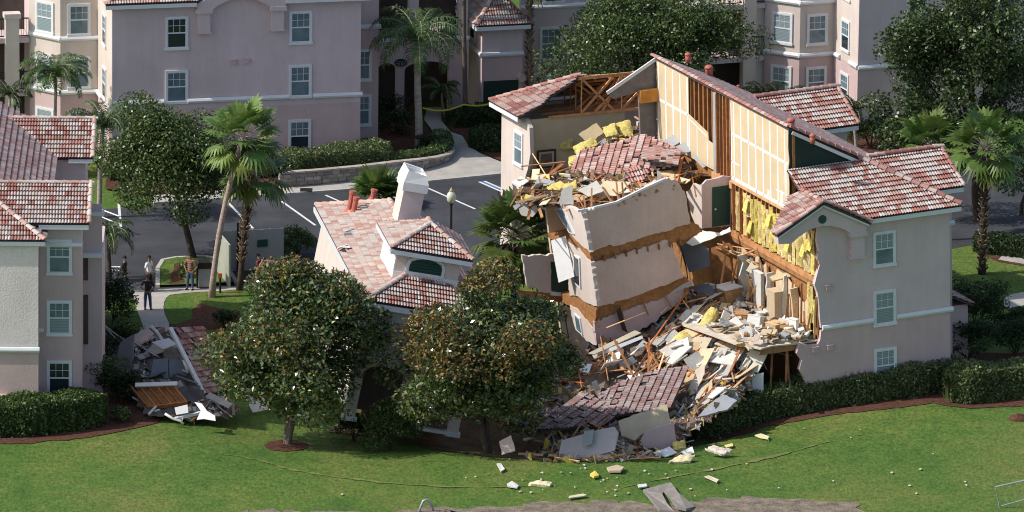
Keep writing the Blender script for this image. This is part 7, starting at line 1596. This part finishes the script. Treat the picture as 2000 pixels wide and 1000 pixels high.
# hand placed poles
for i, (x0, y0, Y0_, x1, y1, Y1_, w_, c, lab) in enumerate([
    (1420, 480, -17.2, 1405, 575, -19.0, .1, (1.4, 1.3, 1.2), 'long pale stud leaning on the brown plywood sheet'), (1262, 684, -23.6, 1345, 565, -20.2, .07, (1.1, .7, .5), 'long reddish pole rising from the hole towards the plywood'),
    (1200, 664, -23.4, 1240, 740, -25.6, .09, (.8, .7, .6), 'dark stud sloping down left of the heap'), (1268, 660, -23.4, 1265, 760, -26, .08, (1., .7, .55), 'upright rusty stud standing in the hole'),
    (1258, 670, -23.6, 1300, 735, -25.4, .08, (1.1, .95, .8), 'stud crossing the upright rusty one'), (1282, 735, -25.5, 1298, 688, -24.3, .07, (3, 3.6, 4.2), 'white pole standing beside the rusty stud'),
    (1415, 752, -26.4, 1450, 672, -24.8, .1, (1., .85, .7), 'brown stud leaning across the siding strips'), (1328, 708, -24.8, 1385, 752, -26.2, .09, (1.3, 1.2, 1.1), 'tan stud sloping over the fallen tiles'),
    (1185, 640, -22.9, 1260, 610, -21.8, .05, (3, 3.6, 4.2), 'thin white conduit below the leaning block'), (1290, 612, -20.9, 1330, 578, -20, .05, (3, 3.6, 4.2), 'thin white conduit beside the blue grey sheet'),
    (1202, 398, -20.9, 1222, 386, -20.7, .04, (2.5, 3, 3.5), 'short white pipe poking from the leaning block'), (1265, 378, -20.6, 1278, 396, -20.9, .05, (2.5, 3, 3.5), 'bent white bracket on the leaning block face'),
    (1095, 395, -18.5, 1180, 340, -15, .1, (1.1, .8, .6), 'long brown rafter over the left top rubble'), (1040, 300, -9.5, 1085, 372, -14, .04, (3, 3.5, 4), 'thin pale cable hanging across the framed picture'),
    (1062, 345, -12, 1150, 315, -12.2, .09, (1.2, 1, .8), 'brown stud below the framed picture'), (1240, 228, -6.5, 1275, 250, -7.5, .09, (1.5, 1.7, 1.9), 'pale stud at the foot of the trusses'),
    (1285, 262, -8.5, 1320, 215, -6.6, .08, (1.1, .8, .6), 'brown stud leaning on the drywall beside the trusses'), (1300, 262, -9.3, 1328, 228, -7.8, .08, (.8, .6, .5), 'dark stud leaning on the drywall beside the trusses')]):
    mb = MB(); mb.beam(A(x0, y0, Y0_), A(x1, y1, Y1_), w_, w_*.6, 0, c); tag(mb.build('pole', WOOD), lab, 'pole')
for i, (x0, y0, x1, y1, Y, w_, c, lab) in enumerate([(1490, 632, 1440, 712, -23.2, .5, 1.2, 'wide white siding panel slanting below the torn floor edge'), (1462, 640, 1432, 680, -22.6, .55, .62, 'grey ribbed panel left of the wide white siding panel'), (1380, 602, 1338, 662, -21.0, .42, .95, 'pale long siding panel high on the left of the heap'),
    (1400, 618, 1352, 690, -21.8, .3, 1.1, 'narrow white siding panel next to the pale long one'), (1432, 622, 1392, 684, -22.0, .45, 1.15, 'white torn siding panel in the middle of the upper heap'), (1450, 606, 1420, 650, -21.4, .35, .8, 'grey white siding panel under the vanity cabinet'),
    (1368, 640, 1335, 706, -22.6, .28, 1.0, 'cream siding panel beside the yellow streak'), (1420, 690, 1370, 742, -24.6, .4, .75, 'grey siding panel lying lower in the heap'), (1476, 676, 1452, 720, -24.6, .3, 1.2, 'short white panel at the torn floor edge')]):
    mb = MB(); a, b = A(x0, y0, Y+.5), A(x1, y1, Y-.9); mb.beam(a, b, w_, .05, 0, (c, c, c*.97), up=(-.3, -.6, .8)); d = nrm(b-a); sd_ = nrm(np.cross(d, (-.3, -.6, .8))); up_ = nrm(np.cross(sd_, d))
    for q_ in (-.25, .25): mb.beam(a+sd_*w_*q_+up_*.03, b+sd_*w_*q_+up_*.03, .03, .03, 0, (c*.8,)*3, up=(-.3, -.6, .8))
    tag(mb.build('siding_sheet', SHEETR), lab, 'siding')
# --- left pile
rt = Fr(G(403, 795, .1), 0)
LG = plane_px([(402, 770), (446, 763), (396, 638), (336, 641)], -22.6, (.55, -.35, .75))
o = tile_roof('roof_piece', [LG[2], LG[1], LG[0], LG[3]] if False else [LG[0], LG[1], LG[2], LG[3]], None, PAL_OLD, 98, miss=.05, jit=.015); tag(o, 'fallen strip of red roof tiles sloping beside the left magnolia', 'roof piece')
mb = MB(); mb.beam(LG[0]+(-.08, -.05, .02), LG[3]+(-.08, -.05, .02), .18, .14); tag(mb.build('gutter', TRIM), 'long white gutter along the fallen red tile strip', 'gutter')
mb = MB(); P = [A(x, y, -18.5) for x, y in ((295, 637), (308, 650), (322, 672), (333, 693))]
for a, b in zip(P[:-1], P[1:]): mb.beam(a, b, .13, .1)
tag(mb.build('gutter', TRIM), 'short bent white gutter left of the fallen tile strip', 'gutter')
slab('concrete_slab', 'cracked grey slab standing up beside the fallen tile strip', 'slab', [(294, 735), (300, 702), (328, 700), (330, 768), (318, 772)], -22.6, (-.1, -.9, .4), GREYP, .2, (.8, .84, .9))
slab('concrete_slab', 'second grey slab face next to the cracked one', 'slab', [(330, 700), (356, 704), (370, 742), (364, 776), (332, 768)], -22.5, (.12, -.9, .4), GREYP, .2, (.86, .9, .95))
slab('concrete_slab', 'dark tilted slab below the hanging cables', 'slab', [(218, 735), (235, 668), (262, 652), (258, 700), (240, 742)], -20.6, (-.3, -.8, .5), GREYP, .15, (.5, .5, .5))
slab('concrete_slab', 'pinkish flat slab at the end of the path', 'slab', [(248, 660), (290, 640), (300, 650), (268, 678)], -17.4, UPL, STUS, .1, (1, 1, 1), None, 1)
slab('concrete_slab', 'pale slab beside the bent gutter', 'slab', [(296, 668), (330, 660), (345, 672), (318, 682)], -18.8, UPL, WHITE, .06)
slab('wall_piece', 'white wall slab standing under the left magnolia', 'wall slab', [(470, 760), (500, 735), (518, 742), (521, 800), (494, 806), (480, 780)], -25.5, (-.4, -.85, .35), WHITE, .1)
slab('vent_grille', 'grey slatted shutter under the left magnolia', 'shutter', [(462, 752), (480, 735), (502, 738), (486, 766)], -25.3, (-.3, -.7, .6), stripes('slat_grey', (.12, .12, .12), (.4, .4, .4), 12, 0, .5), .05)
TPN = thing('ribbed_panel', 'ribbed orange timber frame panel lying at the edge of the left hedge', 'panel', A(300, 800, -28))
Q = plane_px([(248, 748), (330, 746), (366, 790), (290, 800)], -26.6, (-.1, -.5, .85)); nn = nrm((-.1, -.5, .85))
mb = MB(); mb.sheet(Q, .04); mb.build('sheathing', OSB, TPN)
for k in range(6):
    t_ = k/5; mb = MB(); f = .8+.3*(k % 2); mb.beam(Q[0]+(Q[1]-Q[0])*t_+nn*.1, Q[3]+(Q[2]-Q[3])*t_+nn*.1, .05, .2, 0, (1.2*f, f, .8*f), up=nn); mb.build('rib', WOOD, TPN)
mb = MB(); mb.beam(Q[3]+nn*.1, Q[2]+nn*.1, .06, .22, 0, (1.2, .95, .7), up=nn); mb.build('end_plate', WOOD, TPN)
mb = MB(); mb.beam(A(264, 752, -26.9), A(346, 749, -26.9), .22, .06, up=(0, -.6, 1)); tag(mb.build('trim_board', WHITE), 'white board lying across the orange timber panel', 'board')
slab('white_sheet', 'crumpled white sheet at the lawn edge right of the timber panel', 'sheet', [(380, 785), (394, 788), (404, 802), (420, 812), (421, 822), (398, 818), (384, 820), (392, 802)], -29.4, (-.1, -.6, .8), WHITE, .03)
slab('white_sheet', 'white box lid on the end of the timber panel', 'sheet', [(341, 796), (366, 790), (368, 806), (344, 810)], -28.6, (0, -.8, .5), WHITE, .05)
mb = MB(); P = [A(x, y, -29.6) for x, y in ((322, 808), (338, 818), (352, 822), (358, 828))]; mb.tube(P, .06, 7); tag(mb.build('downpipe', WHITE, smooth=True), 'bent white downpipe elbow at the lawn edge below the timber panel', 'pipe')
mb = MB(); mb.beam(A(342, 818, -29.2), A(392, 806, -28.8), .16, .12); tag(mb.build('gutter', TRIM), 'white gutter length beside the crumpled white sheet', 'gutter')
for i, (x0, y0, x1, y1, sag) in enumerate([(196, 628, 290, 678, .25), (197, 632, 262, 690, .1), (196, 626, 300, 694, .5), (200, 640, 232, 696, .05)]):
    a, b = A(x0, y0, -18.8), A(x1, y1, -18.2); mb = MB(); mb.tube([a+(b-a)*k/8-np.array([0, 0, sag*math.sin(math.pi*k/8)]) for k in range(9)], .028, 5)
    tag(mb.build('hanging_cable', GALV), ('upper grey cable hanging from the left building to the rubble', 'lower grey cable hanging from the left building', 'longest sagging cable from the left building', 'shortest cable dropping beside the left building')[i], 'cable')
# --- bits on the lawn
rg = random.Random(50)
def lawnbit(px, c, lab, th=.05, m=None):
    P = [GT(x, y, .05) for x, y in px]; mb = MB(); mb.prism([p+(0, 0, rg.uniform(0, .05)) for p in P], (0, 0, th), 0, c); tag(mb.build('debris_piece', m or RUB), lab, 'debris')
lawnbit([(970, 908), (978, 907), (986, 919), (978, 923)], WHT, 'white triangular piece on the lawn below the rusty magnolia')
lawnbit([(990, 948), (1000, 943), (1013, 950), (1010, 955), (992, 953)], WHT, 'pale flat piece on the lawn left of the yellow strip')
batt('long yellow insulation strip on the lawn', [(1032, 944), (1045, 940), (1078, 941), (1074, 948)], GT(1055, 944)[1], FLT, 60, .12, (1.3, 1.35, 3.))
lawnbit([(1185, 917), (1205, 912), (1219, 918), (1212, 925), (1190, 924)], TAN, 'tan square piece on the lawn below the pale grey slab', .1)
lawnbit([(1152, 930), (1162, 925), (1170, 933), (1160, 936)], YEL, 'yellow crumb on the lawn left of the tan square piece', .1)
lawnbit([(1110, 976), (1140, 972), (1146, 970), (1138, 968), (1112, 972)], (.65, .6, .4), 'pale yellow strip on the lawn above the bank')
lawnbit([(1245, 950), (1262, 948), (1264, 953), (1248, 955)], WHT, 'white strip on the lawn by the torn slab')
lawnbit([(1474, 852), (1486, 849), (1502, 856), (1500, 860), (1484, 856)], (.75, .68, .4), 'yellowish stick on the lawn in front of the long hedge')
lawnbit([(1376, 934), (1384, 931), (1404, 940), (1400, 944)], (.7, .6, .45), 'forked tan piece on the lawn right of the torn slab')
lawnbit([(1415, 872), (1430, 868), (1432, 874), (1420, 876)], (.8, .72, .3), 'small yellow piece on the lawn by the flat tan board')
for i in range(58):
    x = rg.gauss(1180, 150) if i < 42 else rg.uniform(1350, 1950); y = rg.uniform(895, 975) if i < 42 else rg.uniform(835, 985)
    r = rg.uniform(1.2, 3.6); k = rg.randrange(3, 5); c = rg.choice([WHT, WHT, (.7, .68, .5), (.62, .56, .40), TAN]); a0_ = rg.random()*6
    if y > 972 and x < 1400: continue
    P = [GT(x+r*math.cos(a0_+j*6.28/k), y+r*.45*math.sin(a0_+j*6.28/k), .05) for j in range(k)]; mb = MB(); mb.prism(P, (0, 0, .03), 0, c); tag(mb.build('debris_crumb', RUB), 'tiny pale crumb of debris on the lawn', 'debris', 'tiny crumbs strewn over the lawn')
